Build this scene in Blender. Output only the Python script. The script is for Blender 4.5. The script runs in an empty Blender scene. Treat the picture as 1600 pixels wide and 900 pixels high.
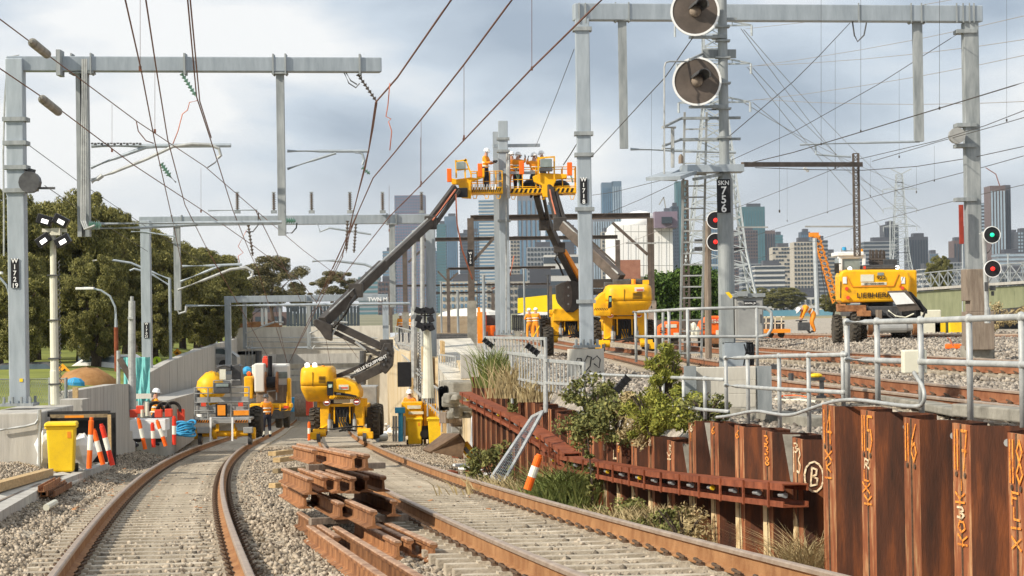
import bpy, math, random
import numpy as np
from mathutils import Vector, Matrix
PI = math.pi
random.seed(7)
C = bpy.context.scene.collection
scene = bpy.context.scene

# ------------------------------------------------------------ camera
FPX = 3778.0
PITCH = math.atan(34 / FPX)
ROLL = 0.0145
Fv = Vector((0, math.cos(PITCH), math.sin(PITCH)))
_u = Vector((0, -math.sin(PITCH), math.cos(PITCH)))
Rv = Vector((1, 0, 0)) * math.cos(ROLL) - _u * math.sin(ROLL)
Uv = Vector((1, 0, 0)) * math.sin(ROLL) + _u * math.cos(ROLL)
cam = bpy.data.cameras.new('camera')
cam.lens = 85.0
cam.sensor_width = 36.0
cam.clip_start = 0.5
cam.clip_end = 30000
camo = bpy.data.objects.new('camera', cam)
C.objects.link(camo)
camo.matrix_world = Matrix(((Rv.x, Uv.x, -Fv.x, 0), (Rv.y, Uv.y, -Fv.y, 0), (Rv.z, Uv.z, -Fv.z, 0), (0, 0, 0, 1)))
scene.camera = camo

# ------------------------------------------------------------ light
SUN_EL, SUN_AZ = math.radians(36), math.radians(-122)   # azimuth measured from +Y (view direction) towards +X; behind the camera, from the left
w = bpy.data.worlds.new('World')
scene.world = w
w.use_nodes = True
nt = w.node_tree
N, Lk = nt.nodes, nt.links
N.clear()
out = N.new('ShaderNodeOutputWorld')
bg = N.new('ShaderNodeBackground')
bg2 = N.new('ShaderNodeBackground')
mixs = N.new('ShaderNodeMixShader')
sky = N.new('ShaderNodeTexSky')
sky.sky_type = 'NISHITA'
sky.sun_disc = False
sky.sun_elevation = SUN_EL
sky.sun_rotation = SUN_AZ
Lk.new(sky.outputs[0], bg.inputs[0])
bg.inputs[1].default_value = 0.08
tc = N.new('ShaderNodeTexCoord')
mp = N.new('ShaderNodeMapping')
mp.inputs['Scale'].default_value = (4.2, 4.2, 11.0)
mp.inputs['Location'].default_value = (3.1, 0.4, 1.2)
nz = N.new('ShaderNodeTexNoise')
nz.inputs['Scale'].default_value = 1.5
nz.inputs['Detail'].default_value = 7
nz.inputs['Roughness'].default_value = 0.47
nz.inputs['Distortion'].default_value = 0.2
Lk.new(tc.outputs['Generated'], mp.inputs[0])
Lk.new(mp.outputs[0], nz.inputs[0])
cr = N.new('ShaderNodeValToRGB')
e = cr.color_ramp.elements
e[0].position, e[0].color = 0.37, (0.37, 0.445, 0.545, 1)
e[1].position, e[1].color = 0.59, (1.0, 1.0, .99, 1)
m_ = cr.color_ramp.elements.new(0.48)
m_.color = (0.62, 0.70, 0.79, 1)
Lk.new(nz.outputs['Fac'], cr.inputs[0])
# lighter towards the horizon
sx = N.new('ShaderNodeSeparateXYZ')
Lk.new(tc.outputs['Generated'], sx.inputs[0])
mr = N.new('ShaderNodeMapRange')
mr.inputs[1].default_value, mr.inputs[2].default_value = 0.0, 0.075
mr.inputs[3].default_value, mr.inputs[4].default_value = 0.75, 0.0
Lk.new(sx.outputs[2], mr.inputs[0])
mx = N.new('ShaderNodeMixRGB')
mx.inputs[2].default_value = (1.0, 1.0, .98, 1)
Lk.new(mr.outputs[0], mx.inputs[0])
Lk.new(cr.outputs[0], mx.inputs[1])
Lk.new(mx.outputs[0], bg2.inputs[0])
zb = N.new('ShaderNodeMapRange'); zb.inputs[1].default_value, zb.inputs[2].default_value, zb.inputs[3].default_value, zb.inputs[4].default_value = .16, .7, 1.0, 1.1
Lk.new(sx.outputs[2], zb.inputs[0]); Lk.new(zb.outputs[0], bg2.inputs[1])  # an overcast sky is brighter overhead
mixs.inputs[0].default_value = 0.86
Lk.new(bg.outputs[0], mixs.inputs[1])
Lk.new(bg2.outputs[0], mixs.inputs[2])
Lk.new(mixs.outputs[0], out.inputs[0])

sun = bpy.data.lights.new('sun', 'SUN')
sun.energy = 5.0
sun.angle = math.radians(1.2)
sun.color = (1.0, 0.915, 0.78)
so = bpy.data.objects.new('sun', sun)
C.objects.link(so)
sd = Vector((math.sin(SUN_AZ) * math.cos(SUN_EL), math.cos(SUN_AZ) * math.cos(SUN_EL), math.sin(SUN_EL)))
so.rotation_euler = sd.to_track_quat('Z', 'Y').to_euler()
so.location = (-20, -20, 30)
scene.view_settings.view_transform = 'Standard'
scene.view_settings.look = 'None'
scene.view_settings.exposure = 0.12
scene.view_settings.gamma = 1.0
scene.render.engine = 'CYCLES'
scene.cycles.use_denoising = True
scene.cycles.max_bounces = 5
scene.cycles.diffuse_bounces = 3
scene.cycles.glossy_bounces = 2
scene.cycles.volume_bounces = 0

# ------------------------------------------------------------ helpers
def P(px, py, Y):
    """world point at photo pixel (1600x900) and depth Y"""
    d = Fv + Rv * ((px - 800) / FPX) - Uv * ((py - 450) / FPX)
    return d * (Y / d.y)

def srgb(r, g, b):
    f = lambda c: (c / 255 / 12.92) if c <= 10 else ((c / 255 + 0.055) / 1.055) ** 2.4
    return (f(r), f(g), f(b), 1)

MATS = {}
def mat(name, col, col2=None, rough=0.7, metal=0.0, scale=3.0, bump=0.0, bscale=None, stretch=(1, 1, 1), col3=None, spec=0.22, emit=None, estr=1.0, island=False, contrast=0.18, alpha=None, detail=5, orand=0, spots=0):
    if name in MATS: return MATS[name]
    m = bpy.data.materials.new(name)
    m.use_nodes = True
    nd, lk = m.node_tree.nodes, m.node_tree.links
    b = nd['Principled BSDF']
    b.inputs['Roughness'].default_value = rough
    b.inputs['Metallic'].default_value = metal
    b.inputs['Specular IOR Level'].default_value = spec
    c4 = lambda c: tuple(c) + ((1,) if len(c) == 3 else ())
    b.inputs['Base Color'].default_value = c4(col)
    if alpha is not None: b.inputs['Alpha'].default_value = alpha
    if col2 is not None:
        t = nd.new('ShaderNodeTexCoord'); mpn = nd.new('ShaderNodeMapping')
        mpn.inputs['Scale'].default_value = stretch
        lk.new(t.outputs['Object'], mpn.inputs[0])
        n = nd.new('ShaderNodeTexNoise'); n.inputs['Scale'].default_value = scale; n.inputs['Detail'].default_value = detail
        n.inputs['Roughness'].default_value = 0.65
        lk.new(mpn.outputs[0], n.inputs[0])
        r = nd.new('ShaderNodeValToRGB')
        r.color_ramp.elements[0].position = 0.5 - contrast; r.color_ramp.elements[1].position = 0.5 + contrast
        r.color_ramp.elements[0].color = c4(col); r.color_ramp.elements[1].color = c4(col2)
        if col3 is not None:
            q = r.color_ramp.elements.new(0.5); q.color = c4(col3)
        src = n.outputs['Fac']
        if island:
            g = nd.new('ShaderNodeNewGeometry'); mxx = nd.new('ShaderNodeMath'); mxx.operation = 'MULTIPLY_ADD'
            mxx.inputs[1].default_value = 0.75; 
            a2 = nd.new('ShaderNodeMath'); a2.operation = 'MULTIPLY'; a2.inputs[1].default_value = 0.25
            lk.new(n.outputs['Fac'], a2.inputs[0]); lk.new(g.outputs['Random Per Island'], mxx.inputs[0]); lk.new(a2.outputs[0], mxx.inputs[2])
            src = mxx.outputs[0]
        lk.new(src, r.inputs[0]); lk.new(r.outputs[0], b.inputs['Base Color'])
        if orand:   # every object made of it differs a little in tone
            oi = nd.new('ShaderNodeObjectInfo'); q = nd.new('ShaderNodeMapRange'); q.inputs[3].default_value, q.inputs[4].default_value = 1 - orand, 1 + orand
            hs = nd.new('ShaderNodeHueSaturation'); lk.new(oi.outputs['Random'], q.inputs[0]); lk.new(q.outputs[0], hs.inputs['Value']); lk.new(r.outputs[0], hs.inputs['Color']); lk.new(hs.outputs[0], b.inputs['Base Color'])
        if spots:   # thin sprayed paint: holes where the rust shows through
            n3 = nd.new('ShaderNodeTexNoise'); n3.inputs['Scale'].default_value = spots; n3.inputs['Detail'].default_value = 3; lk.new(t.outputs['Object'], n3.inputs[0])
            q = nd.new('ShaderNodeMapRange'); q.inputs[1].default_value, q.inputs[2].default_value, q.inputs[3].default_value, q.inputs[4].default_value = .36, .52, .35, 1.0; lk.new(n3.outputs['Fac'], q.inputs[0]); lk.new(q.outputs[0], b.inputs['Alpha'])
        if bump:
            n2 = nd.new('ShaderNodeTexNoise'); n2.inputs['Scale'].default_value = bscale or scale * 4; n2.inputs['Detail'].default_value = 4
            lk.new(mpn.outputs[0], n2.inputs[0])
            bp = nd.new('ShaderNodeBump'); bp.inputs['Strength'].default_value = min(1, bump); bp.inputs['Distance'].default_value = 0.03
            lk.new(n2.outputs['Fac'], bp.inputs['Height']); lk.new(bp.outputs[0], b.inputs['Normal'])
    if emit is not None:
        b.inputs['Emission Color'].default_value = c4(emit); b.inputs['Emission Strength'].default_value = estr
    MATS[name] = m
    return m

M = dict(
 galv=mat('galvanised_steel', (.29, .33, .36), (.40, .445, .48), .5, .25, 2.0, .05, stretch=(3, 3, .5)),
 galv2=mat('dull_galvanised_steel', (.20, .22, .225), (.36, .38, .38), .6, .2, 2.5, .05, stretch=(3, 3, .5)),
 rail_galv=mat('handrail_steel', (.30, .31, .305), (.48, .49, .475), .5, .15, 6, .05),
 brownsteel=mat('painted_brown_steel', (.085, .07, .058), (.15, .12, .10), .6, .2, 3, .1),
 boom=mat('boom_dark_paint', (.045, .04, .036), (.08, .07, .062), .42, .1, 4, .03),
 rust=mat('pile_rust_shaded', (.030, .015, .010), (.17, .052, .017), .85, 0, 1.5, .35, 30, stretch=(3.5, 3.5, .5), col3=(.068, .025, .013), contrast=.18, orand=.4),  # pile webs: rust colour darkened for the shade they stand in
 rust_sunlit=mat('pile_rust_sunlit', (.16, .052, .024), (.46, .27, .13), .85, .05, 3.0, .3, 30, stretch=(4, 4, .9), col3=(.26, .088, .036), contrast=.22, orand=.25),  # narrow pile flats: same rust, sunlight put into a brighter colour
 waler=mat('waler_rust', (.15, .04, .018), (.33, .10, .045), .8, .1, 5, .3, 40),
 railrust=mat('rail_rust', (.24, .105, .04), (.42, .225, .10), .8, .1, 3, .25, 60),
 railside=mat('old_rail_rust', (.085, .032, .016), (.42, .20, .085), .8, .1, 4, .3, 50, contrast=.25, orand=.35),
 railhead=mat('rail_head_steel', (.30, .21, .15), (.46, .36, .27), .45, .4, 5, .05),
 uprail=mat('upper_rail_rust', (.19, .07, .032), (.33, .145, .07), .75, .1, 4, .2),
 clip=mat('clip_steel', (.07, .05, .035), (.18, .12, .08), .7, .3, 20, .1),
 sleeper=mat('sleeper_concrete', (.27, .225, .165), (.54, .475, .375), .9, 0, 4, .4, 40, orand=.16),
 concrete=mat('concrete', (.26, .245, .215), (.52, .50, .45), .9, 0, 1.6, .25, 12, stretch=(2.2, 2.2, .3), contrast=.25, col3=(.42, .40, .36)),
 concrete2=mat('pale_concrete', (.40, .37, .31), (.64, .61, .53), .9, 0, 1.0, .25, 10, stretch=(1.8, 1.8, .4), contrast=.25, col3=(.54, .51, .44)),
 concdark=mat('weathered_concrete', (.16, .15, .125), (.34, .32, .27), .9, 0, 2.5, .3, 20),
 yellow=mat('machine_yellow', (.50, .25, .03), (.90, .48, .015), .45, 0, 2.8, .02, contrast=.3, col3=(.86, .44, .012)),
 yellow2=mat('bin_yellow', (.66, .42, .03), (.90, .62, .03), .5, 0, 3, .0, col3=(.84, .56, .02), contrast=.3),
 yorange=mat('machine_orange', (.72, .22, .02), (.85, .32, .03), .5, 0, 3),
 orange=mat('safety_orange', (.85, .12, .01), (.95, .18, .02), .6, 0, 6),
 red=mat('signal_red', (.65, .035, .015), (.78, .06, .03), .5, 0, 6),
 black=mat('black_rubber', (.018, .018, .018), (.045, .042, .038), .7, 0, 8, .1),
 blackp=mat('black_paint', (.014, .014, .016), (.022, .022, .024), .45, 0, 6),
 tyre=mat('tyre_rubber', (.03, .028, .025), (.10, .085, .065), .9, 0, 6, .1),
 white=mat('white_paint', (.74, .74, .72), (.84, .84, .82), .5, 0, 5),
 offwhite=mat('off_white_plastic', (.62, .60, .48), (.70, .68, .56), .6, 0, 5),
 dgrey=mat('dark_grey_metal', (.06, .06, .062), (.12, .12, .12), .5, .3, 5),
 grey=mat('grey_metal', (.28, .28, .27), (.38, .38, .36), .5, .2, 4),
 timber=mat('timber', (.40, .27, .13), (.60, .43, .22), .85, 0, 3, .3, 20, stretch=(8, 1, 8)),
 timberd=mat('weathered_timber', (.17, .13, .10), (.30, .245, .19), .9, 0, 3, .4, 20, stretch=(5, 5, .6)),
 timberg=mat('old_grey_timber', (.15, .11, .065), (.34, .26, .15), .9, 0, 3, .4, 20),
 blue=mat('blue_plastic', (.03, .24, .46), (.05, .34, .60), .5, 0, 5),
 teal=mat('teal_mesh_cloth', (.14, .42, .42), (.22, .54, .52), .8, 0, 6),
 navy=mat('navy_cloth', (.018, .02, .035), (.04, .042, .06), .9, 0, 10),
 hivis=mat('orange_cloth', (.85, .26, .02), (.95, .38, .03), .8, 0, 10),
 hivis2=mat('reflective_band', (.72, .72, .62), (.8, .8, .7), .5, 0, 10),
 skin=mat('skin', (.42, .22, .15), (.50, .28, .19), .6, 0, 10),
 helmet=mat('white_helmet', (.80, .80, .78), (.86, .86, .85), .3, 0, 10),
 wire=mat('copper_wire', (.13, .055, .035), (.22, .10, .065), .6, .3, 2),
 wired=mat('dark_wire', (.05, .045, .04), (.09, .08, .07), .6, .3, 2),
 wiret=mat('pale_wire', (.30, .27, .25), (.36, .33, .3), .6, .3, 2),
 copper=mat('bright_copper_cable', (.50, .16, .09), (.6, .22, .13), .5, .2, 2),
 insul=mat('insulator_grey', (.10, .085, .07), (.18, .15, .13), .5, 0, 5),
 insulg=mat('insulator_green_glass', (.18, .34, .26), (.28, .46, .36), .25, 0, 5),
 grass=mat('park_grass', (.12, .14, .03), (.24, .26, .05), .95, 0, .25, .2, 8),
 farland=mat('far_ground', (.15, .15, .09), (.26, .24, .16), .95, 0, .02, .1, 2),
 bark=mat('bark', (.06, .045, .035), (.13, .10, .075), .9, 0, 5, .5, 20, stretch=(3, 3, .5)),
 leaf=mat('sheoak_foliage', (.07, .078, .026), (.30, .275, .085), .8, 0, .35, island=True, contrast=.35),
 leaf2=mat('gum_foliage', (.07, .075, .035), (.24, .20, .09), .75, 0, .5, island=True, contrast=.35),
 leaf3=mat('hedge_foliage', (.035, .07, .012), (.10, .16, .03), .75, 0, .5, island=True, contrast=.35),
 leafb=mat('bush_foliage', (.085, .10, .032), (.26, .25, .08), .75, 0, 2, island=True, contrast=.35),
 leafy=mat('yellow_green_needles', (.13, .15, .025), (.34, .33, .06), .75, 0, 2, island=True, contrast=.35),
 straw=mat('dry_grass', (.28, .21, .10), (.46, .37, .2), .9, 0, 2, island=True, contrast=.35),
 blade=mat('green_grass_blades', (.09, .12, .03), (.24, .27, .08), .8, 0, 2, island=True, contrast=.35),
 stone=mat('ballast_stone', (.085, .073, .058), (.50, .425, .33), .9, 0, 12, island=True, col3=(.33, .27, .20), contrast=.40, detail=2),
 stone2=mat('grey_ballast_stone', (.09, .075, .062), (.48, .42, .34), .9, 0, 12, island=True, col3=(.30, .26, .215), contrast=.42, detail=2),
 spray=mat('orange_spray_paint', (.85, .25, .03), (.92, .40, .08), .8, 0, 10, spots=22),
 sprayw=mat('pale_spray_paint', (.70, .50, .28), (.82, .70, .50), .8, 0, 10, spots=22),
 lampwhite=mat('lit_lamp', (.9, .9, .9), emit=(1, .97, .9), estr=1.6),
 lampred=mat('lit_red_signal', (.6, .02, .02), emit=(1, .03, .02), estr=1.3),
 lampgreen=mat('lit_green_signal', (.02, .5, .3), emit=(.02, .8, .38), estr=1.0),
 amber=mat('amber_beacon', (.85, .30, .02), (.9, .36, .03), .3, 0, 5),
 redtail=mat('red_lens', (.6, .06, .03), (.7, .09, .05), .3, 0, 5),
 glassd=mat('dark_glass', (.05, .07, .075), (.09, .12, .13), .1, 0, 3, spec=.8),
 glassp=mat('pale_glass', (.16, .20, .19), (.26, .3, .28), .1, 0, 3, spec=.8),
 greenp=mat('bridge_green_paint', (.17, .185, .10), (.26, .275, .16), .8, 0, .8, .1),
 cream=mat('cream_paint', (.64, .62, .56), (.74, .72, .66), .8, 0, .05),
)

def ballast_mat(name, a, b_, c, sc):
    m = bpy.data.materials.new(name); m.use_nodes = True
    nd, lk = m.node_tree.nodes, m.node_tree.links
    b = nd['Principled BSDF']; b.inputs['Roughness'].default_value = .95; b.inputs['Specular IOR Level'].default_value = .2
    t = nd.new('ShaderNodeTexCoord')
    v = nd.new('ShaderNodeTexVoronoi'); v.inputs['Scale'].default_value = sc
    lk.new(t.outputs['Object'], v.inputs['Vector'])
    r = nd.new('ShaderNodeValToRGB'); r.color_ramp.elements[0].color = a + (1,); r.color_ramp.elements[1].color = c + (1,)
    q = r.color_ramp.elements.new(.5); q.color = b_ + (1,)
    s = nd.new('ShaderNodeSeparateColor'); lk.new(v.outputs['Color'], s.inputs[0]); 
    n = nd.new('ShaderNodeTexNoise'); n.inputs['Scale'].default_value = 2.2; n.inputs['Detail'].default_value = 8
    lk.new(t.outputs['Object'], n.inputs[0])
    ma = nd.new('ShaderNodeMath'); ma.operation = 'MULTIPLY_ADD'; ma.inputs[1].default_value = .55
    m2 = nd.new('ShaderNodeMath'); m2.operation = 'MULTIPLY'; m2.inputs[1].default_value = .55
    lk.new(n.outputs['Fac'], m2.inputs[0]); lk.new(s.outputs[0], ma.inputs[0]); lk.new(m2.outputs[0], ma.inputs[2])
    lk.new(ma.outputs[0], r.inputs[0]); lk.new(r.outputs[0], b.inputs['Base Color'])
    bp = nd.new('ShaderNodeBump'); bp.inputs['Strength'].default_value = 1; bp.inputs['Distance'].default_value = .05
    inv = nd.new('ShaderNodeMath'); inv.operation = 'SUBTRACT'; inv.inputs[0].default_value = 1
    lk.new(v.outputs['Distance'], inv.inputs[1]); lk.new(inv.outputs[0], bp.inputs['Height']); lk.new(bp.outputs[0], b.inputs['Normal'])
    return m
M['ballast'] = ballast_mat('ballast', (.20, .17, .13), (.40, .345, .265), (.56, .49, .385), 16)
M['ballast2'] = ballast_mat('upper_ballast', (.20, .175, .145), (.38, .335, .275), (.55, .50, .42), 14)

class MB:
    def __init__(s, m=None):
        s.v, s.f, s.mi, s.ms, s.m = [], [], [], [], m
    def _face(s, idx):
        if s.m not in s.ms: s.ms.append(s.m)
        s.f.append(idx); s.mi.append(s.ms.index(s.m))
    def add(s, vs, fs):
        o = len(s.v); s.v += [tuple(v) for v in vs]
        for f in fs: s._face([i + o for i in f])
        return s
    def box(s, c, size, rot=None, taper=1.0):
        x, y, z = size[0] / 2, size[1] / 2, size[2] / 2
        t = taper
        vs = [(-x, -y, -z), (x, -y, -z), (x, y, -z), (-x, y, -z), (-x * t, -y * t, z), (x * t, -y * t, z), (x * t, y * t, z), (-x * t, y * t, z)]
        if rot is not None:
            if not isinstance(rot, Matrix): rot = Matrix.Rotation(rot, 3, 'Z')
            vs = [rot @ Vector(v) for v in vs]
        c = Vector(c)
        return s.add([c + Vector(v) for v in vs], [(0, 3, 2, 1), (4, 5, 6, 7), (0, 1, 5, 4), (1, 2, 6, 5), (2, 3, 7, 6), (3, 0, 4, 7)])
    def frame(s, d, up=Vector((0, 0, 1))):
        d = d.normalized()
        if abs(d.dot(up)) > .98: up = Vector((0, 1, 0))
        a = d.cross(up).normalized(); b = a.cross(d).normalized()
        return a, b
    def bar(s, p0, p1, w_, h=None, up=Vector((0, 0, 1))):
        """box beam between two points; w_ sideways, h along up"""
        p0, p1 = Vector(p0), Vector(p1); h = h or w_
        a, b = s.frame(p1 - p0, up); a = a * w_ / 2; b = b * h / 2
        vs = [p0 - a - b, p0 + a - b, p0 + a + b, p0 - a + b, p1 - a - b, p1 + a - b, p1 + a + b, p1 - a + b]
        return s.add(vs, [(0, 1, 2, 3), (7, 6, 5, 4), (0, 4, 5, 1), (1, 5, 6, 2), (2, 6, 7, 3), (3, 7, 4, 0)])
    def prof(s, p0, p1, pts, up=Vector((0, 0, 1))):
        """extrude a closed 2D profile (side, up) from p0 to p1"""
        p0, p1 = Vector(p0), Vector(p1)
        a, b = s.frame(p1 - p0, up); n = len(pts)
        vs = [p0 + a * x + b * y for x, y in pts] + [p1 + a * x + b * y for x, y in pts]
        fs = [(i, (i + 1) % n, n + (i + 1) % n, n + i) for i in range(n)] + [tuple(range(n - 1, -1, -1)), tuple(range(n, 2 * n))]
        return s.add(vs, fs)
    def ibeam(s, p0, p1, w_, h, t=.02, up=Vector((0, 0, 1))):
        a, b = w_ / 2, h / 2
        return s.prof(p0, p1, [(-a, -b), (a, -b), (a, -b + t), (t / 2, -b + t), (t / 2, b - t), (a, b - t), (a, b), (-a, b), (-a, b - t), (-t / 2, b - t), (-t / 2, -b + t), (-a, -b + t)], up)
    def cyl(s, p0, p1, r0, r1=None, n=10, caps=True):
        p0, p1 = Vector(p0), Vector(p1); r1 = r0 if r1 is None else r1
        a, b = s.frame(p1 - p0)
        vs = [p0 + (a * math.cos(2 * PI * i / n) + b * math.sin(2 * PI * i / n)) * r0 for i in range(n)] + [p1 + (a * math.cos(2 * PI * i / n) + b * math.sin(2 * PI * i / n)) * r1 for i in range(n)]
        fs = [(i, (i + 1) % n, n + (i + 1) % n, n + i) for i in range(n)]
        if caps: fs += [tuple(range(n - 1, -1, -1)), tuple(range(n, 2 * n))]
        return s.add(vs, fs)
    def tube(s, pts, r, n=6):
        pts = [Vector(p) for p in pts]
        k = len(pts); vs = []; ua = None
        for i, p in enumerate(pts):
            d = (pts[min(i + 1, k - 1)] - pts[max(i - 1, 0)])
            if d.length < 1e-9: d = Vector((0, 0, 1))
            d.normalize()
            if ua is None: a, b = s.frame(d)
            else:
                a = (ua - d * ua.dot(d)).normalized(); b = d.cross(a)
            ua = a
            rr = r[i] if isinstance(r, (list, tuple)) else r
            vs += [p + (a * math.cos(2 * PI * j / n) + b * math.sin(2 * PI * j / n)) * rr for j in range(n)]
        fs = []
        for i in range(k - 1):
            for j in range(n): fs.append((i * n + j, i * n + (j + 1) % n, (i + 1) * n + (j + 1) % n, (i + 1) * n + j))
        fs += [tuple(range(n - 1, -1, -1)), tuple(range((k - 1) * n, k * n))]
        return s.add(vs, fs)
    def lathe(s, c, prof, n=14, axis='Z'):
        c = Vector(c); vs = []
        for r, h in prof:
            for i in range(n):
                x, y = r * math.cos(2 * PI * i / n), r * math.sin(2 * PI * i / n)
                vs.append(c + (Vector((x, y, h)) if axis == 'Z' else Vector((x, h, y)) if axis == 'Y' else Vector((h, x, y))))
        fs = []
        for k in range(len(prof) - 1):
            for i in range(n): fs.append((k * n + i, k * n + (i + 1) % n, (k + 1) * n + (i + 1) % n, (k + 1) * n + i))
        fs += [tuple(range(n - 1, -1, -1)), tuple(range((len(prof) - 1) * n, len(prof) * n))]
        return s.add(vs, fs)
    def ell(s, c, r, n=10, k=7):
        prof = [(max(.001, math.sin(PI * i / k)), -math.cos(PI * i / k)) for i in range(k + 1)]
        o = len(s.v); s.lathe((0, 0, 0), prof, n)
        for i in range(o, len(s.v)):
            v = s.v[i]; s.v[i] = (v[0] * r[0] + c[0], v[1] * r[1] + c[1], v[2] * r[2] + c[2])
        return s
    def poly(s, pts, th=Vector((0, .05, 0))):
        pts = [Vector(p) for p in pts]; n = len(pts)
        vs = pts + [p + th for p in pts]
        return s.add(vs, [tuple(range(n)), tuple(range(2 * n - 1, n - 1, -1))] + [(i, n + i, n + (i + 1) % n, (i + 1) % n) for i in range(n)])
    def xf(s, mtx, o=0):
        for i in range(o, len(s.v)): s.v[i] = tuple(mtx @ Vector(s.v[i]))
        return s
    def build(s, name, parent=None, loc=None, bevel=0, smooth=False, wn=True):
        me = bpy.data.meshes.new(name)
        off = Vector((0, 0, 0))
        if parent is not None:
            r = parent
            while r is not None: off = off + r.location; r = r.parent
        elif loc is None and s.v:
            n = len(s.v)
            off = Vector((sum(v[0] for v in s.v) / n, sum(v[1] for v in s.v) / n, min(v[2] for v in s.v)))
        elif loc is not None: off = Vector(loc)
        me.from_pydata([(v[0] - off.x, v[1] - off.y, v[2] - off.z) for v in s.v], [], s.f)
        for m in s.ms: me.materials.append(m)
        me.polygons.foreach_set('material_index', s.mi)
        if smooth: me.polygons.foreach_set('use_smooth', [True] * len(me.polygons))
        me.update()
        o = bpy.data.objects.new(name, me); C.objects.link(o)
        if parent is not None: o.parent = parent
        else: o.location = off
        if bevel:
            b = o.modifiers.new('bevel', 'BEVEL'); b.width = bevel; b.segments = 2; b.limit_method = 'ANGLE'
        return o
def _each(s, name, parent=None, **k):
    """one object for every separate piece"""
    up = list(range(len(s.v)))
    def f(i):
        while up[i] != i: up[i] = up[up[i]]; i = up[i]
        return i
    for q in s.f:
        for i in q[1:]: up[f(i)] = f(q[0])
    g = {}
    for q, mi in zip(s.f, s.mi): g.setdefault(f(q[0]), []).append((q, mi))
    for fs in g.values():
        ids = sorted({i for q, _ in fs for i in q}); mp_ = {i: n for n, i in enumerate(ids)}
        b = MB(); b.v = [s.v[i] for i in ids]; b.ms = list(s.ms); b.f = [[mp_[i] for i in q] for q, _ in fs]; b.mi = [m for _, m in fs]; o = b.build(name, parent, **k)
    return o
MB.each = _each
def tag(o, label, cat, group=None, kind=None):
    if label: o['label'] = label
    if cat: o['category'] = cat
    if group: o['group'] = group
    if kind: o['kind'] = kind
    return o
def thing(name, label, cat, loc=(0, 0, 0), group=None):
    o = bpy.data.objects.new(name, None); C.objects.link(o); o.location = loc
    o.empty_display_size = .3
    return tag(o, label, cat, group)
def part(name, parent, fn, m, **k):
    b = MB(m); fn(b); return b.build(name, parent, **k)
def struct(o):
    o['kind'] = 'structure'; return o
def dup(root, loc, rz=0, sc=1.0, label=None, group=None):
    def cp(o, par):
        c = o.copy(); C.objects.link(c); c.parent = par
        for ch in KIDS.get(o.name) or o.children: cp(ch, c)
        return c
    r = cp(root, None); r.location = loc; r.rotation_euler = (0, 0, rz)
    r.scale = (sc, sc, sc) if not isinstance(sc, tuple) else sc
    if label: r['label'] = label
    if group: r['group'] = group
    return r
KIDS = {}
def text(body, parent, loc, size, m, rz=0, ext=.004, name='lettering', spacing=1.0, align='CENTER', line=1.0, xs=1.0, tilt=0):
    """upright lettering facing -Y (towards the camera); loc in world space"""
    c = bpy.data.curves.new(name, 'FONT'); c.body = body; c.size = size; c.extrude = ext; c.align_x = align; c.align_y = 'CENTER'
    c.space_character = spacing; c.space_line = line; c.offset = size * .018
    o = bpy.data.objects.new(name, c); C.objects.link(o); dg = bpy.context.evaluated_depsgraph_get(); me = bpy.data.meshes.new_from_object(o.evaluated_get(dg)); bpy.data.objects.remove(o)
    me.materials.clear(); me.materials.append(m); o = bpy.data.objects.new(name, me); C.objects.link(o)
    r = parent; off = Vector((0, 0, 0))
    while r is not None: off = off + r.location; r = r.parent
    o.parent = parent; o.location = Vector(loc) - off
    o.rotation_euler = (PI / 2, tilt, rz); o.scale = (xs, 1, 1)
    return o
def chaikin(pts, k=2):
    for _ in range(k): pts = [pts[0]] + [a.lerp(c, f) for a, c in zip(pts, pts[1:]) for f in (.25, .75)] + [pts[-1]]
    return pts
def interp(x, xs, ys):
    return float(np.interp(x, xs, ys))
# ------------------------------------------------------------ track geometry measured from the photograph
_L = [(234.5, 899, 19.56), (245, 836, 25.3), (259, 788, 33.2), (278.5, 749, 44.3), (300.5, 724, 57), (329.5, 704, 72.5), (353, 693, 86), (393, 679, 114), (421, 667, 155), (439, 661, 189)]
_R = [(1118, 899, 16.0), (1075, 887, 16.8), (991, 863, 18.6), (893, 831, 21.8), (765.5, 787, 28.6), (686.5, 759, 35.6), (624, 737, 44), (585, 719, 54.9), (556, 703, 69), (536, 688, 86), (527, 676, 114), (524, 666, 155), (527, 661, 189)]
def fit(lst):
    pts = sorted([P(*a) for a in lst], key=lambda v: v.y)
    Y = [p.y for p in pts]
    cx = np.polyfit(Y, [p.x for p in pts], 5, w=[1 / y for y in Y]); cz = np.polyfit(Y, [p.z for p in pts], 2, w=[1 / y for y in Y])
    Yd = np.linspace(min(Y), max(Y), 120)
    xs = list(np.polyval(cx, Yd)); zs = list(np.polyval(cz, Yd)); Yd = list(Yd)
    # straight extensions at both ends
    k = (xs[3] - xs[0]) / (Yd[3] - Yd[0]); kz = (zs[3] - zs[0]) / (Yd[3] - Yd[0])
    k2 = (xs[-1] - xs[-4]) / (Yd[-1] - Yd[-4])
    xs = [xs[0] - k * (Yd[0] - 6)] + xs + [xs[-1] + k2 * 45]; zs = [zs[0] - kz * (Yd[0] - 6)] + zs + [zs[-1] - .6]
    Yd = [6] + Yd + [Yd[-1] + 45]
    return np.array(Yd), np.array(xs), np.array(zs)
TL, TR = fit(_L), fit(_R)
def tx(t, Y): return interp(Y, t[0], t[1])
def tz(t, Y): return interp(Y, t[0], t[2])
RH = .235   # rail head above ballast
def wallY(px): return 22260.0 / (px - 330)
WX = [(12.0, 5.4)] + [(wallY(p), P(p, 480, wallY(p)).x + .37) for p in (1600, 1500, 1400, 1282, 1200, 1100, 1000, 928, 870, 800, 760, 735)] + [(70, -1.3), (80, -1.6), (88, -2.6), (100, -4.0), (130, -6.6), (189, -9.8), (235, -11)]
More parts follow.
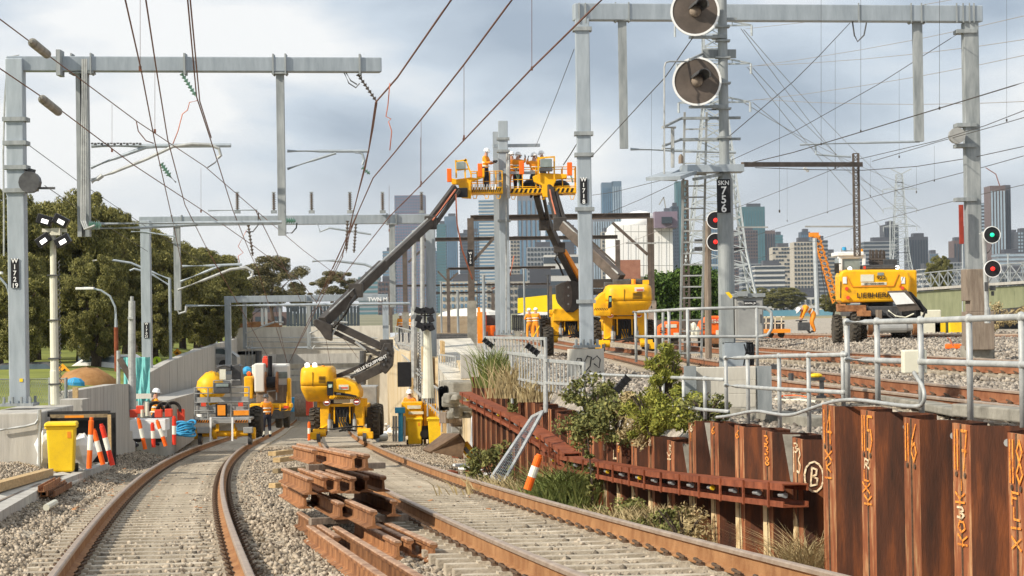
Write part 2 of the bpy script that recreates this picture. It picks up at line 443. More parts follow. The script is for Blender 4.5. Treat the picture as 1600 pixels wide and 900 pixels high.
WXa = np.array([a for a, b in WX]); WXb = np.array([b for a, b in WX])
XLa = np.array([6, 50, 53, 60, 90, 130, 189, 235.]); XLb = np.array([-12.5, -12.5, -11.0, -10.9, -13.4, -16.9, -21.5, -24.])
def XR(Y): return interp(Y, WXa, WXb)
def XL(Y): return interp(Y, XLa, XLb)
def GL(X, Y):
    a, b = tx(TL, Y), tx(TR, Y); za, zb = tz(TL, Y), tz(TR, Y)
    t = min(1, max(0, (X - a) / max(.1, b - a)))
    z = za + (zb - za) * t - RH
    # slight shoulders
    if X < a - 1.6: z += min(.45, (a - 1.6 - X) * .25)
    if X > b + 1.4: z -= min(.34, (X - b - 1.4) * .3) * min(1, max(0, (60 - Y) / 15))
    if abs(X - a) < 1.4 or abs(X - b) < 1.4: z -= .03
    return z
U1 = (np.array([8, 28, 40, 60, 88, 118, 160, 230.]), np.array([10.5, 6.95, 5.35, 4.35, 3.95, 3.0, 1.0, -3.0]))
U2 = (np.array([8, 30, 50, 70, 95, 130, 160, 230.]), np.array([18., 13.4, 10.1, 8.3, 7.4, 6.4, 4.6, .4]))
U3 = (np.array([80, 84, 88, 92, 96, 104, 118, 140, 230.]), np.array([33, 23, 16.5, 13.6, 12.0, 10.6, 9.9, 8.8, 4.5]))
def GU(X, Y):
    z1 = -1.50 - .0066 * max(0, min(Y, 130) - 42)
    t = min(1, max(0, (X - interp(Y, *U1) - 2) / 7.0))
    z = z1 + (-1.42 - z1) * t
    if Y > 86: z = z
    # rise to the excavator's bank
    if X > interp(Y, *U2) + 2.4 and 45 < Y: z += min(.22, (X - interp(Y, *U2) - 2.4) * .10)
    d1, d2 = abs(X - interp(Y, *U1)), abs(X - interp(Y, *U2))
    if min(d1, d2) > 1.5: z -= .05
    return z
def hit(px, py, g=GL, h=0.0):
    """point where the ray meets the ground raised by h"""
    lo, hi = 8.0, 230.0
    f = lambda Y: (lambda p: p.z - (g(p.x, Y) + h))(P(px, py, Y))
    # march
    Y, prev = lo, f(lo)
    while Y < hi:
        Y2 = Y * 1.03; cur = f(Y2)
        if prev > 0 >= cur or prev <= 0 < cur:
            for _ in range(25):
                m = (Y + Y2) / 2
                if (f(m) > 0) == (prev > 0): Y = m
                else: Y2 = m
            return P(px, py, Y)
        Y, prev = Y2, cur
    return P(px, py, hi)

# ------------------------------------------------------------ ground sheets
def sheet(name, rows, colf, zf, m):
    vs, fs = [], []; nc = None
    for Y in rows:
        xs = colf(Y); nc = len(xs)
        for x in xs: vs.append((x, Y, zf(x, Y)))
    for r in range(len(rows) - 1):
        for c in range(nc - 1):
            i = r * nc + c; fs.append((i, i + 1, i + nc + 1, i + nc))
    b = MB(m); b.add(vs, fs)
    return struct(b.build(name, loc=(0, 0, 0), smooth=True))
rows = list(np.geomspace(8, 234, 120))
_rn = random.Random(3)
sheet('track_bed', rows, lambda Y: np.linspace(XL(Y) - .1, XR(Y) + .1, 46), lambda x, Y: GL(x, Y) + _rn.uniform(-.015, .015), M['ballast'])
def ucols(Y):
    x0 = XR(Y) - .02
    return [x0, x0 + .05] + list(x0 + .05 + np.geomspace(.4, 40, 50)) + [x0 + 120, 3000]
sheet('upper_ground', rows, ucols, lambda x, Y: GU(min(x, 60), Y) - (1.3 if x < XR(Y) else .45 if x < XR(Y) + .2 and Y < 55 else 0) + (_rn.uniform(-.02, .02) if x < 40 else 0), M['ballast2'])
def pz(x, Y): return max(-3.2, -2.55)
def pcols(Y):
    x0 = XL(Y) + .02
    return [-3000, -400, -120, -60] + list(np.linspace(-40, x0, 8))
sheet('park_ground', rows, pcols, lambda x, Y: -2.55 if x > XL(Y) - 3 else -2.35 + .002 * min(200, Y), M['grass'])
fg = MB(M['farland'])
fg.add([(-9000, 233.9, -2.05), (9000, 233.9, -2.05), (9000, 12000, -2.6), (-9000, 12000, -2.6)], [(0, 1, 2, 3)])
struct(fg.build('far_ground', loc=(0, 0, 0)))

# ------------------------------------------------------------ stones lying on the track beds
def stones(name, n, sampler, m, smin, smax):
    r = np.random.RandomState(11)
    base = np.array([(-1, -1, -1), (1, -1, -1), (1, 1, -1), (-1, 1, -1), (-1, -1, 1), (1, -1, 1), (1, 1, 1), (-1, 1, 1)], float) * .5
    pos = sampler(r, n); n = len(pos)
    sz = r.uniform(smin, smax, (n, 1, 1)) * r.uniform(.55, 1.1, (n, 1, 3))
    v = base[None] * sz * r.uniform(.45, 1.25, (n, 8, 3))
    q = r.normal(size=(n, 4)); q /= np.linalg.norm(q, axis=1, keepdims=True)
    a, b, c, d = q.T
    Rm = np.stack([1 - 2 * (c * c + d * d), 2 * (b * c - a * d), 2 * (b * d + a * c), 2 * (b * c + a * d), 1 - 2 * (b * b + d * d), 2 * (c * d - a * b), 2 * (b * d - a * c), 2 * (c * d + a * b), 1 - 2 * (b * b + c * c)], 1).reshape(n, 3, 3)
    v = np.einsum('nij,nkj->nki', Rm, v) + pos[:, None, :]
    f = np.array([(0, 3, 2, 1), (4, 5, 6, 7), (0, 1, 5, 4), (1, 2, 6, 5), (2, 3, 7, 6), (3, 0, 4, 7)])
    F = (f[None] + (np.arange(n) * 8)[:, None, None]).reshape(-1, 4)
    me = bpy.data.meshes.new(name)
    me.vertices.add(n * 8); me.vertices.foreach_set('co', v.reshape(-1).astype(np.float32))
    me.loops.add(F.size); me.loops.foreach_set('vertex_index', F.reshape(-1).astype(np.int32))
    me.polygons.add(len(F)); me.polygons.foreach_set('loop_start', np.arange(0, F.size, 4, dtype=np.int32))
    me.polygons.foreach_set('loop_total', np.full(len(F), 4, dtype=np.int32))
    me.materials.append(m); me.update(calc_edges=True)
    o = bpy.data.objects.new(name, me); C.objects.link(o)
    return o
def s_low(r, n):
    Y = 13.5 + (90 - 13.5) * r.rand(n) ** 2.1
    out = []
    for y in Y:
        xl = max(XL(y), (-860) / FPX * y); xr = min(XR(y), 860 / FPX * y)
        x = r.uniform(xl, xr)
        a, b = tx(TL, y), tx(TR, y)
        dl, dr = abs(x - a), abs(x - b)
        if abs(dl - .8) < .07 or abs(dr - .8) < .07: continue
        if (dl < 1.25 or dr < 1.25) and r.rand() < .74: continue
        out.append((x, y, GL(x, y) + (.025 if dl < 1.25 or dr < 1.25 else 0) + r.uniform(-.02, .022)))
    return np.array(out)
tag(stones('ballast_stones', 215000, s_low, M['stone'], .026, .060), 'loose crushed stone ballast around the two lower tracks', 'ballast', kind='stuff')
def s_up(r, n):
    Y = 18 + (105 - 18) * r.rand(n) ** 1.5
    out = []
    for y in Y:
        xl = XR(y) + .25; xr = max(xl + .5, 830 / FPX * y)
        x = r.uniform(xl, xr)
        d1, d2 = abs(x - interp(y, *U1)), abs(x - interp(y, *U2))
        if abs(d1 - .8) < .07 or abs(d2 - .8) < .07: continue
        if (d1 < 1.25 or d2 < 1.25) and r.rand() < .3: continue
        out.append((x, y, GU(x, y) + r.uniform(-.012, .025)))
    return np.array(out)
tag(stones('upper_ballast_stones', 62000, s_up, M['stone2'], .05, .11), 'loose grey ballast between the upper tracks', 'ballast', kind='stuff')

# ------------------------------------------------------------ tracks
HEAD = [(-.036, .145), (.036, .145), (.034, .172), (.022, .182), (-.022, .182), (-.034, .172)]
WEBF = [(-.075, 0), (.075, 0), (.075, .012), (.014, .032), (.010, .13), (.036, .145), (-.036, .145), (-.010, .13), (-.014, .032), (-.075, .012)]
def sweep(b, pts, prof):
    vs, n = [], len(prof); k = len(pts)
    for i, p in enumerate(pts):
        d = pts[min(i + 1, k - 1)] - pts[max(i - 1, 0)]; d.normalize()
        a = d.cross(Vector((0, 0, 1))).normalized()
        vs += [p + a * x + Vector((0, 0, y)) for x, y in prof]
    fs = []
    for i in range(k - 1):
        for j in range(n): fs.append((i * n + j, i * n + (j + 1) % n, (i + 1) * n + (j + 1) % n, (i + 1) * n + j))
    fs += [tuple(range(n - 1, -1, -1)), tuple(range((k - 1) * n, k * n))]
    b.add(vs, fs)
SLM, CLM = {}, {}
def sleeper_mesh(key, m_s):
    if key not in SLM:
        b = MB(m_s)
        b.prof((-1.25, 0, 0), (1.25, 0, 0), [(-.13, -.22), (.13, -.22), (.11, 0), (-.11, 0)])
        for s in (-1, 1): b.box((s * .8, 0, .008), (.34, .2, .02))
        me = bpy.data.meshes.new('sleeper'); me.from_pydata(b.v, [], b.f); me.materials.append(m_s); SLM[key] = me
        b = MB(M['clip'])
        b.box((0, 0, .03), (.05, .11, .035)); b.tube([(-.03, -.06, .03), (.01, -.07, .065), (.045, -.02, .075), (.045, .03, .07), (.0, .06, .05)], .013, 5)
        me = bpy.data.meshes.new('rail_clip'); me.from_pydata(b.v, [], b.f); me.materials.append(M['clip']); CLM[key] = me
    return SLM[key], CLM[key]
def track(label, t, Y0, Y1, zf, m_head, m_web, m_s, spacing=.72, nind=80, ykey=0, slope=True, clips=45, sink=.0):
    cx = lambda Y: interp(Y, t[0], t[1])
    root = thing('railway_track', label, 'railway track', (cx(Y0), Y0, zf(Y0)))
    ys = list(np.geomspace(Y0, Y1, 90))
    mid = [Vector((cx(y), y, zf(y))) for y in ys]
    # rounded heading
    def offs(s):
        o = []
        for i, p in enumerate(mid):
            d = mid[min(i + 1, len(mid) - 1)] - mid[max(i - 1, 0)]; d.z = 0; d.normalize()
            o.append(p + Vector((d.y, -d.x, 0)) * s - Vector((0, 0, .182)))
        return o
    for s in (-.8, .8):
        b = MB(m_web); pts = offs(s); sweep(b, pts, WEBF); b.m = m_head; sweep(b, pts, HEAD); b.build('rail', root)
    sm, cm = sleeper_mesh(m_s.name, m_s)
    # walk along
    S = [0]; 
    for i in range(1, len(mid)): S.append(S[-1] + (mid[i] - mid[i - 1]).length)
    k = 0; s = .2; rest = MB(m_s)
    while s < S[-1]:
        y = float(np.interp(s, S, [p.y for p in mid])); p = Vector((cx(y), y, zf(y) - .20))
        q = Vector((cx(y + .4), y + .4, zf(y + .4) - .20)); d = (q - p).normalized()
        rz = math.atan2(-d.x, d.y); rx = math.asin(d.z)
        if k < nind:
            o = bpy.data.objects.new('sleeper', sm); C.objects.link(o); o.parent = root; o.location = p - root.location - Vector((0, 0, sink)); o.rotation_euler = (rx, 0, rz)
            if k < clips:
                for cs, cy in ((-.8 - .105, -1), (-.8 + .105, 1), (.8 - .105, -1), (.8 + .105, 1)):
                    c = bpy.data.objects.new('rail_clip', cm); C.objects.link(c); c.parent = o; c.location = (cs, 0, sink); c.rotation_euler = (0, 0, 0 if cy > 0 else PI)
        else:
            rm = Matrix.Rotation(rz, 3, 'Z')
            rest.box(p - Vector((0, 0, .1 + sink)), (2.5, .22, .2), rm)
        k += 1; s += spacing
    if rest.v:
        o = rest.build('far_sleepers', root); o['kind'] = 'stuff'
    return root
track('curved lower track at left with dusty concrete sleepers', TL, 14, 225, lambda Y: tz(TL, Y), M['railhead'], M['railrust'], M['sleeper'], nind=95, clips=95, spacing=.7)
track('lower track beside the rusty sheet pile wall', TR, 9, 225, lambda Y: tz(TR, Y), M['railhead'], M['railrust'], M['sleeper'], nind=95, clips=95, spacing=.7)
track('upper rusty track nearest the galvanised handrail', U1, 14, 200, lambda Y: GU(interp(Y, *U1), Y) + .27, M['railhead'], M['uprail'], M['sleeper'], nind=90, clips=90, spacing=.7)
track('second upper track on ballast behind the first', U2, 26, 200, lambda Y: GU(interp(Y, *U2), Y) + .27, M['railhead'], M['uprail'], M['sleeper'], nind=70, clips=60, spacing=.7)
t3x = list(np.linspace(33, 10.6, 40)); 
b3 = thing('railway_track', 'farthest upper track under the wheeled excavator', 'railway track', (16, 90, -1.1))
pts3 = [Vector((x, interp(x, list(U3[1])[::-1], list(U3[0])[::-1]), 0)) for x in t3x + [9.9, 8.8, 4.5]]
for dy in (-.8, .8):
    b = MB(M['uprail']); sweep(b, [p + Vector((dy * .5, dy, -1.32)) for p in pts3], WEBF); b.m = M['railhead']; sweep(b, [p + Vector((dy * .5, dy, -1.32)) for p in pts3], HEAD); b.build('rail', b3)

# ------------------------------------------------------------ rusty sheet pile wall
wall = thing('sheet_pile_wall', 'long wall of rusty steel sheet piles between lower and upper tracks', 'retaining wall', (XR(23), 23, -3.4))
edges = [1760, 1660, 1571, 1485, 1409, 1342, 1282, 1235, 1188, 1145, 1107, 1073, 1039, 1009, 983, 960, 939, 918, 900, 883, 868, 854, 841, 829, 818, 807.5, 797.5, 788, 779, 770.5, 762.5, 755, 748, 741, 735]
tops_px = [1760, 1283, 1282, 1236, 1187, 1145, 1108, 1073, 1072, 1009, 918, 917, 887, 847, 803, 735]
tops_z = [-.97, -.97, -1.36, -1.33, -1.34, -1.33, -1.34, -1.39, -1.70, -1.72, -1.92, -1.84, -1.80, -1.75, -1.70, -1.5]
def wp(px):
    Y = wallY(px); return Vector((P(px, 480, Y).x, Y, 0))
PILE = []
for i in range(len(edges) - 1):
    a, c = wp(edges[i + 1]), wp(edges[i])        # a = far-left edge, c = near-right
    px = edges[i + 1]
    if px >= 1282: zt = -.955 + (random.uniform(-.012, .012))
    else: zt = -float(np.interp(-px, [-1281, -1235, -1145, -1073, -1072, -1009, -918, -917, -847, -803, -735], [1.36, 1.33, 1.33, 1.38, 1.70, 1.72, 1.93, 1.84, 1.75, 1.70, 1.5])) + random.uniform(-.01, .01)
    zb = -4.2 if px < 900 else -3.5
    d = (c - a); L = d.length; u = d.normalized(); n = Vector((u.y, -u.x, 0))   # n points to the tracks (-X side)
    if n.x > 0: n = -n
    # u runs from far to near.  U-shaped pile: outer flat (towards the track), web, inner flat, web
    D = .34
    f0 = a.copy(); f1 = a + u * .34 * L; w1 = a + u * .52 * L - n * D; w2 = a + u * .84 * L - n * D; f2 = c.copy()
    th = .022
    t_ = Vector((0, 0, zt)); b_ = Vector((0, 0, zb))
    pile = MB(M['rust'])
    def slab(p, q, m, nn):
        pile.m = m
        e1 = -nn * th
        vs = [p + b_, q + b_, q + e1 + b_, p + e1 + b_, p + t_, q + t_, q + e1 + t_, p + e1 + t_]
        pile.add(vs, [(0, 1, 5, 4), (2, 3, 7, 6), (4, 5, 6, 7), (1, 2, 6, 5), (3, 0, 4, 7), (0, 3, 2, 1)])
    slab(f0, f1, M['rust_sunlit'], n)
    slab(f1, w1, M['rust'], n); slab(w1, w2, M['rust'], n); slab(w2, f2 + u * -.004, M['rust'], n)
    # interlock seam on the flat
    pile.m = M['clip']; mid = (f0 + f1) / 2; pile.bar(mid + n * .004 + b_, mid + n * .004 + t_, .016, .016)
    o = pile.build('sheet_pile', wall)
    PILE.append((px, f0, f1, w1, w2, f2, u, n, zt))
# spray painted numbers: strokes laid on the faces
DIG = {'1': [[(.5, 0), (.5, 1)]], '4': [[(.75, 0), (.75, 1), (.1, .35), (1, .35)]], '5': [[(.95, 1), (.2, 1), (.15, .6), (.7, .6), (.9, .3), (.6, 0), (.1, .05)]],
       '6': [[(.8, 1), (.3, .6), (.15, .25), (.5, 0), (.85, .25), (.6, .5), (.2, .4)]], '7': [[(.1, 1), (.9, 1), (.45, 0)], [(.3, .5), (.85, .5)]],
       '8': [[(.5, .5), (.15, .75), (.5, 1), (.85, .75), (.5, .5), (.1, .22), (.5, 0), (.9, .22), (.5, .5)]], '3': [[(.1, .95), (.6, 1), (.8, .75), (.4, .52), (.85, .3), (.6, 0), (.1, .05)]],
       'B': [[(.15, 0), (.3, 1), (.8, .9), (.75, .62), (.3, .52), (.85, .4), (.8, .08), (.15, 0)]], 'L': [[(.2, 1), (.2, 0), (.8, 0)]],
       'R': [[(.2, 0), (.25, 1), (.8, .85), (.7, .55), (.25, .5), (.85, 0)]], 'K': [[(.2, 0), (.2, 1)], [(.9, 1), (.2, .45), (.9, 0)]], 'Y': [[(0, 1), (.5, .5), (1, 1)], [(.5, .5), (.5, 0)], [(0, .1), (1, .2)]],
       'F': [[(.9, 1), (.2, 1), (.2, 0)], [(.2, .55), (.7, .55)]], '0': [[(.5, 0), (.1, .4), (.3, .95), (.7, .95), (.9, .4), (.5, 0)]], 'X': [[(0, 1), (1, 0)], [(1, 1), (0, 0)]], 'O': [[(.5 + .5 * math.cos(k * .5), .5 + .5 * math.sin(k * .5)) for k in range(14)]],
       '|': [[(.5, 0), (.5, 1)]], '-': [[(0, .5), (1, .6)]], 'A': [[(0, 0), (.5, 1), (1, 0)], [(.2, .4), (.8, .4)]]}
def strokes(ch, o, u, v, w_, h, wd, m, name='sprayed_mark', off=None):
    b = MB(m)
    for st in DIG[ch]:
        pts = [o + u * (x * w_) + v * (y * h) for x, y in st]
        for p, q in zip(pts, pts[1:]):
            d = (q - p); 
            if d.length < 1e-5: continue
            d = d.normalized(); s = d.cross(off).normalized() * wd / 2
            p2, q2 = p - d * wd * .3, q + d * wd * .3
            b.add([p2 - s, q2 - s, q2 + s, p2 + s, p2 - s + off * .004, q2 - s + off * .004, q2 + s + off * .004, p2 + s + off * .004], [(4, 5, 6, 7), (0, 1, 5, 4), (1, 2, 6, 5), (2, 3, 7, 6), (3, 0, 4, 7)])
    o = b.build(name, wall); return o
Z = Vector((0, 0, 1)); M['stain'] = mat('lime_stain', (.62, .42, .19), (.72, .58, .36), .9, 0, 5, spots=5)
marks = {1571: ('118', .9), 1485: ('117', .9), 1409: ('116', .9), 1342: ('115', .9), 1282: ('14', .9)}
for (px, f0, f1, w1, w2, f2, u, n, zt) in PILE:
    W = (f1 - f0).length; e_ = (w1 - f1).normalized(); nn = Vector((e_.y, -e_.x, 0)); nn = nn if nn.y < 0 else -nn
    if px in marks:
        s = marks[px][0]; k = len(s)
        for j, ch in enumerate(s):
            wch = W * (.16 if ch == '1' and j < 2 and k > 2 else .42); x0 = W * ((.1 + .16 * j) if j < 2 or k < 3 else .48) if k > 2 else W * (.02 + .36 * j)
            strokes(ch, f0 + u * x0 + n * .008 + Z * (zt - .36), u, Z, wch, .31, .022, M['spray'], off=n)
        seqs = {1571: 'FL-X', 1485: '|Y30Y', 1409: '', 1342: 'RLXY', 1282: 'XK-'}[px]
        z = zt - .43
        for ch in seqs:
            ch = ch if ch in DIG else '7'
            strokes(ch, f0 + u * W * random.uniform(.15, .3) + n * .008 + Z * (z - .09), u, Z, W * .5, .085, .017, M['spray'] if random.random() < .7 else M['sprayw'], off=n)
            z -= .11
    elif 905 < px < 1280:
        # flaking streaks and scribbles on the narrow faces of the shorter piles
        for q in range(random.choice((1, 2, 3))):
            strokes(random.choice('8Y36XR1'), f0 + u * W * random.uniform(.1, .3) + n * .008 + Z * (zt - .14 - q * .11), u, Z, W * .5, .09, .016, random.choice([M['sprayw'], M['spray']]), off=n)
    if px == 1235:
        # B in a circle on the pan
        strokes('O', f1 + e_ * .02 + nn * .01 + Z * (zt - .52), e_, Z, .20, .30, .018, M['sprayw'], off=nn)
        strokes('B', f1 + e_ * .07 + nn * .01 + Z * (zt - .46), e_, Z, .10, .18, .018, M['sprayw'], off=nn)
        strokes('3', f0 + u * W * .45 + n * .008 + Z * (zt - .34), u, Z, W * .5, .24, .022, M['sprayw'], off=n)
        strokes('1', f0 + u * W * .0 + n * .008 + Z * (zt - .34), u, Z, W * .4, .24, .022, M['sprayw'], off=n)
    if px == 939: strokes('L', f1 + e_ * .08 + nn * .01 + Z * (zt - .35), e_, Z, .12, .12, .03, M['sprayw'], off=n)
    if 900 < px < 1260:
        b = MB(M['stain']); k = random.uniform(.5, .95); b.add([f0 + n * .005 + Z * -3.4, f0 + u * W + n * .005 + Z * -3.4, f0 + u * W * k + n * .005 + Z * (zt - .85), f0 + n * .005 + Z * (zt - .7)], [(0, 1, 2, 3)]); b.build('lime_stain', wall)
    if px >= 1282:
        b = MB(M['clip'])
        for q in (.25, .72): b.cyl(f0 + u * W * q + n * .004 + Z * (zt - .40), f0 + u * W * q + n * .012 + Z * (zt - .40), .022, n=10)
        b.m = M['grey']; c0 = f1 + e_ * .30 + Z * (zt - .13); b.cyl(c0, c0 + nn * .02, .03, n=10)
        b.build('bolt_hole', wall)
# walers: paired channels with stiffener plates and jacks
def waler(label, pxs, zs, n_st):
    pts = [wp(p) for p in pxs]
    pts = [Vector((q.x, q.y, z)) for q, z in zip(pts, zs)]
    d = (pts[-1] - pts[0]).normalized(); n = Vector((d.y, -d.x, 0)).normalized()
    if n.x > 0: n = -n
    pts = [p + n * .15 for p in pts]
    root = thing('waler_beam', label, 'waler beam', pts[0] - Z * .2, group='walers along the sheet pile wall')
    for dz, nm in ((0, 'upper_channel'), (-.17, 'lower_channel')):
        b = MB(M['waler'])
        for p, q in zip(pts, pts[1:]):
            b.prof(p + Z * dz, q + Z * dz, [(-.13, -.03), (.13, -.03), (.13, .03), (.115, .03), (.115, -.015), (-.115, -.015), (-.115, .03), (-.13, .03)] if dz < 0 else [(-.13, .035), (-.13, -.035), (-.115, -.035), (-.115, .02), (.115, .02), (.115, -.035), (.13, -.035), (.13, .035)])
        b.build(nm, root)
    for k in range(n_st):
        t = (k + .5) / n_st * (len(pts) - 1); i = min(int(t), len(pts) - 2); p = pts[i].lerp(pts[i + 1], t - i)
        dd = (pts[i + 1] - pts[i]).normalized()
        b = MB(M['waler']); b.bar(p - Z * .21 + n * .142, p + Z * .045 + n * .142, .045, .02, up=n); b.build('stiffener_plate', root)
        b = MB(M['grey']); c = p - Z * .085 + dd * .25 + n * .06
        b.cyl(c - dd * .1, c + dd * .1, .022, n=8); b.m = M['yellow2'] if k % 4 == 0 else M['galv2']; b.cyl(c + dd * .1, c + dd * .15, .028, n=8)
        b.build('tie_rod', root)
waler('near length of rusty channel waler with stiffeners below the circled B', [1000, 1050, 1110, 1180, 1262], [-2.21, -2.13, -2.02, -1.91, -1.79], 8)
waler('middle length of rusty waler above the long green grass', [868, 900, 950, 998], [-2.46, -2.40, -2.30, -2.215], 6)
waler('upper sloping waler rising away along the far end of the piles', [735, 770, 810, 860, 905], [-1.88, -1.95, -2.03, -2.17, -2.34], 12)
# grey scar streaks on two piles
for i, (px, f0, f1, w1, w2, f2, u, n, zt) in enumerate(PILE):
    if px in (1188, 1073, 1039):
        e_ = (w1 - f1).normalized(); nn = Vector((e_.y, -e_.x, 0)); nn = nn if nn.y < 0 else -nn
        b = MB(M['concdark']); c = f1 + e_ * .22 + nn * .006
        b.add([c + Z * (zt - .02) - e_ * .10, c + Z * (zt - .02) + e_ * .10, c + Z * (zt - .72) + e_ * .08, c + Z * (zt - .5) - e_ * .02], [(0, 1, 2, 3)])
        b.build('cement_smear', wall)

# ------------------------------------------------------------ concrete kerb behind the piles, retaining wall further along
def wallstrip(name, label, cat, path, z0, z1, th, m, side=1, loc=None, **k):
    b = MB(m)
    for (x0, y0, a0, c0), (x1, y1, a1, c1) in zip(path, path[1:]):
        d = Vector((x1 - x0, y1 - y0, 0)).normalized(); nn = Vector((d.y, -d.x, 0)) * th * side
        p, q = Vector((x0, y0, 0)), Vector((x1, y1, 0))
        vs = [p + Z * a0, q + Z * a1, q + nn + Z * a1, p + nn + Z * a0, p + Z * c0, q + Z * c1, q + nn + Z * c1, p + nn + Z * c0]
        b.add(vs, [(0, 1, 5, 4), (2, 3, 7, 6), (4, 5, 6, 7), (1, 2, 6, 5), (3, 0, 4, 7), (0, 3, 2, 1)])
    o = b.build(name)
    for (x0, y0, a0, c0), (x1, y1, a1, c1) in (zip(path, path[1:]) if k.get('joints') else ()):
        L = math.hypot(x1 - x0, y1 - y0); n = max(1, int(L / 6.0))
        for i in range(n): f = i / n; q = Vector((x0 + (x1 - x0) * f, y0 + (y1 - y0) * f, 0)); j = MB(M['concdark']); j.box(q + Vector((.0, 0, c0 + (c1 - c0) * f - 1.2)), (.01, .025, 2.4)); j.build('panel_joint', o)
    return tag(o, label, cat)
kb = thing('concrete_kerb', 'low concrete kerb edging the ballast behind the tall sheet piles', 'kerb', P(1400, 620, 33))
for a, c, h in (((1328, 610, 38), (1508, 645, 29.6), .10), ((1505, 640, 29.4), (1640, 652, 26.5), .15), ((1150, 645, 33.5), (1284, 664, 29.8), .2)):
    b = MB(M['concdark']); b.bar(P(*a), P(*c), .3, h); b.build('kerb_length', kb, bevel=.02)
# ------------------------------------------------------------ retaining walls and portal
wallstrip('retaining_wall', 'pale yellow concrete retaining wall on the right of the tunnel approach', 'retaining wall', [(XR(y) - .05, y, -11.0 if y > 90 else -6.5, GU(XR(y), y) + .12) for y in (57, 64, 72, 82, 95, 110, 130, 160, 189)], 0, 0, .5, mat('form_concrete', (.50, .36, .17), (.66, .58, .44), .9, 0, .5, .1, stretch=(1, 1, .3)))
wallstrip('parapet_wall', 'long straight concrete parapet along the left of the track near the tunnel', 'parapet wall', [(XL(y) + .05, y, -11.0 if y > 120 else -8, z) for y, z in ((86, -2.1), (100, -1.95), (120, -1.9), (150, -1.9), (187, -1.9))], 0, 0, .35, M['concrete'], side=-1, joints=True)
wallstrip('parapet_wall', 'shorter stepped concrete wall behind the black hoarding', 'parapet wall', [(P(107, 612, 60).x, 60, -5, P(107, 612, 60).z), (P(183, 600, 68).x, 68, -5, P(183, 600, 68).z), (P(205, 600, 74).x + .1, 74, -5, P(205, 600, 74).z)], 0, 0, .35, M['concrete'], side=-1)
# benches of concrete at foot of the far left wall
b = MB(M['concrete'])
for y0, y1 in ((76, 92), (92, 110), (110, 135), (135, 186)): b.bar((XL(y0) + .85, y0, -2.9 - (y0 - 86) * .02 - .9), (XL(y1) + .85, y1, -2.9 - (y1 - 86) * .02 - .9), .95, 1.8)
tag(b.build('cable_trough'), 'raised concrete cable trough along the foot of the long parapet', 'cable trough')
# near block with mast base
p0 = P(-30, 650, 50.0); p1 = P(60, 652, 50.0)
nb = thing('concrete_abutment', 'stained concrete block in the left corner carrying the tall steel mast', 'concrete block', (p1.x - 1, 50, -3.9))
b = MB(M['concrete']); zt = P(30, 645, 50).z
b.box(((p0.x + p1.x) / 2, 52.0, (zt - 4.2) / 2), (p1.x - p0.x, 4.0, zt + 4.2)); b.build('block', nb, bevel=.03)
b = MB(M['concrete']); q = P(103, 626, 54); b.box((q.x, 55, -2.9), (.55, 1.0, 2 * (q.z + 2.9))); b.build('pier', nb)
b = MB(M['rail_galv']); b.tube([P(x, y, 49.9) for x, y in ((0, 672), (20, 669), (40, 666), (55, 662), (60, 655), (61, 640))], .03); b.build('cable', nb)
b = MB(M['rail_galv']); b.tube([P(62, y, 49.8) for y in (640, 680, 735)], .035); b.build('conduit', nb)
# path slabs at left foreground
b = MB(M['concrete2'])
pa = [hit(-40, 800, h=.05), hit(-40, 762, h=.05), hit(60, 745, h=.05), hit(165, 725, h=.05), hit(120, 752, h=.05), hit(0, 800, h=.05)]
b.poly(pa, Vector((0, 0, -.3))); struct(b.build('path_slab'))
b = MB(M['concrete'])
b.bar(hit(-30, 822, h=.0), hit(55, 772, h=.02), .25, .22); b.bar(hit(55, 772, h=.02), hit(170, 727, h=.02), .2, .2)
struct(b.build('path_kerb'))
b = MB(M['timber']); b.bar(hit(-10, 762, h=.14), hit(76, 738, h=.14), .18, .14)
tag(b.build('timber_beam'), 'long pale timber beam lying along the foot of the concrete block', 'timber beam')
b = MB(M['timberd']); b.bar(hit(-10, 788, h=.08), hit(62, 757, h=.08), .05, .04); 
tag(b.build('timber_batten'), 'thin dark batten on the path slab in the left corner', 'batten')
b = MB(M['timberd']); b.bar(hit(60, 747, h=.08), hit(102, 744, h=.08), .08, .05)
tag(b.build('timber_batten'), 'short dark batten at the foot of the single yellow bin', 'batten')
rs = [((60, 768), (92, 752), .10), ((68, 771), (98, 754), .12), ((80, 772), (108, 757), .12), ((64, 764), (90, 750), .2)]
for k, (a, c, h) in enumerate(rs):
    b = MB(M['railside']); b.prof(hit(*a, h=h), hit(*c, h=h), [(-.05, -.05), (.05, -.05), (.05, .05), (.035, .05), (.035, -.035), (-.035, -.035), (-.035, .05), (-.05, .05)])
    tag(b.build('steel_channel'), ['rusty steel channel nearest the path edge', 'second rusty channel of the small heap by the path', 'rusty channel on the track side of the small heap', 'rusty channel lying on top of the small heap'][k], 'steel channel', 'scrap channels beside the path')

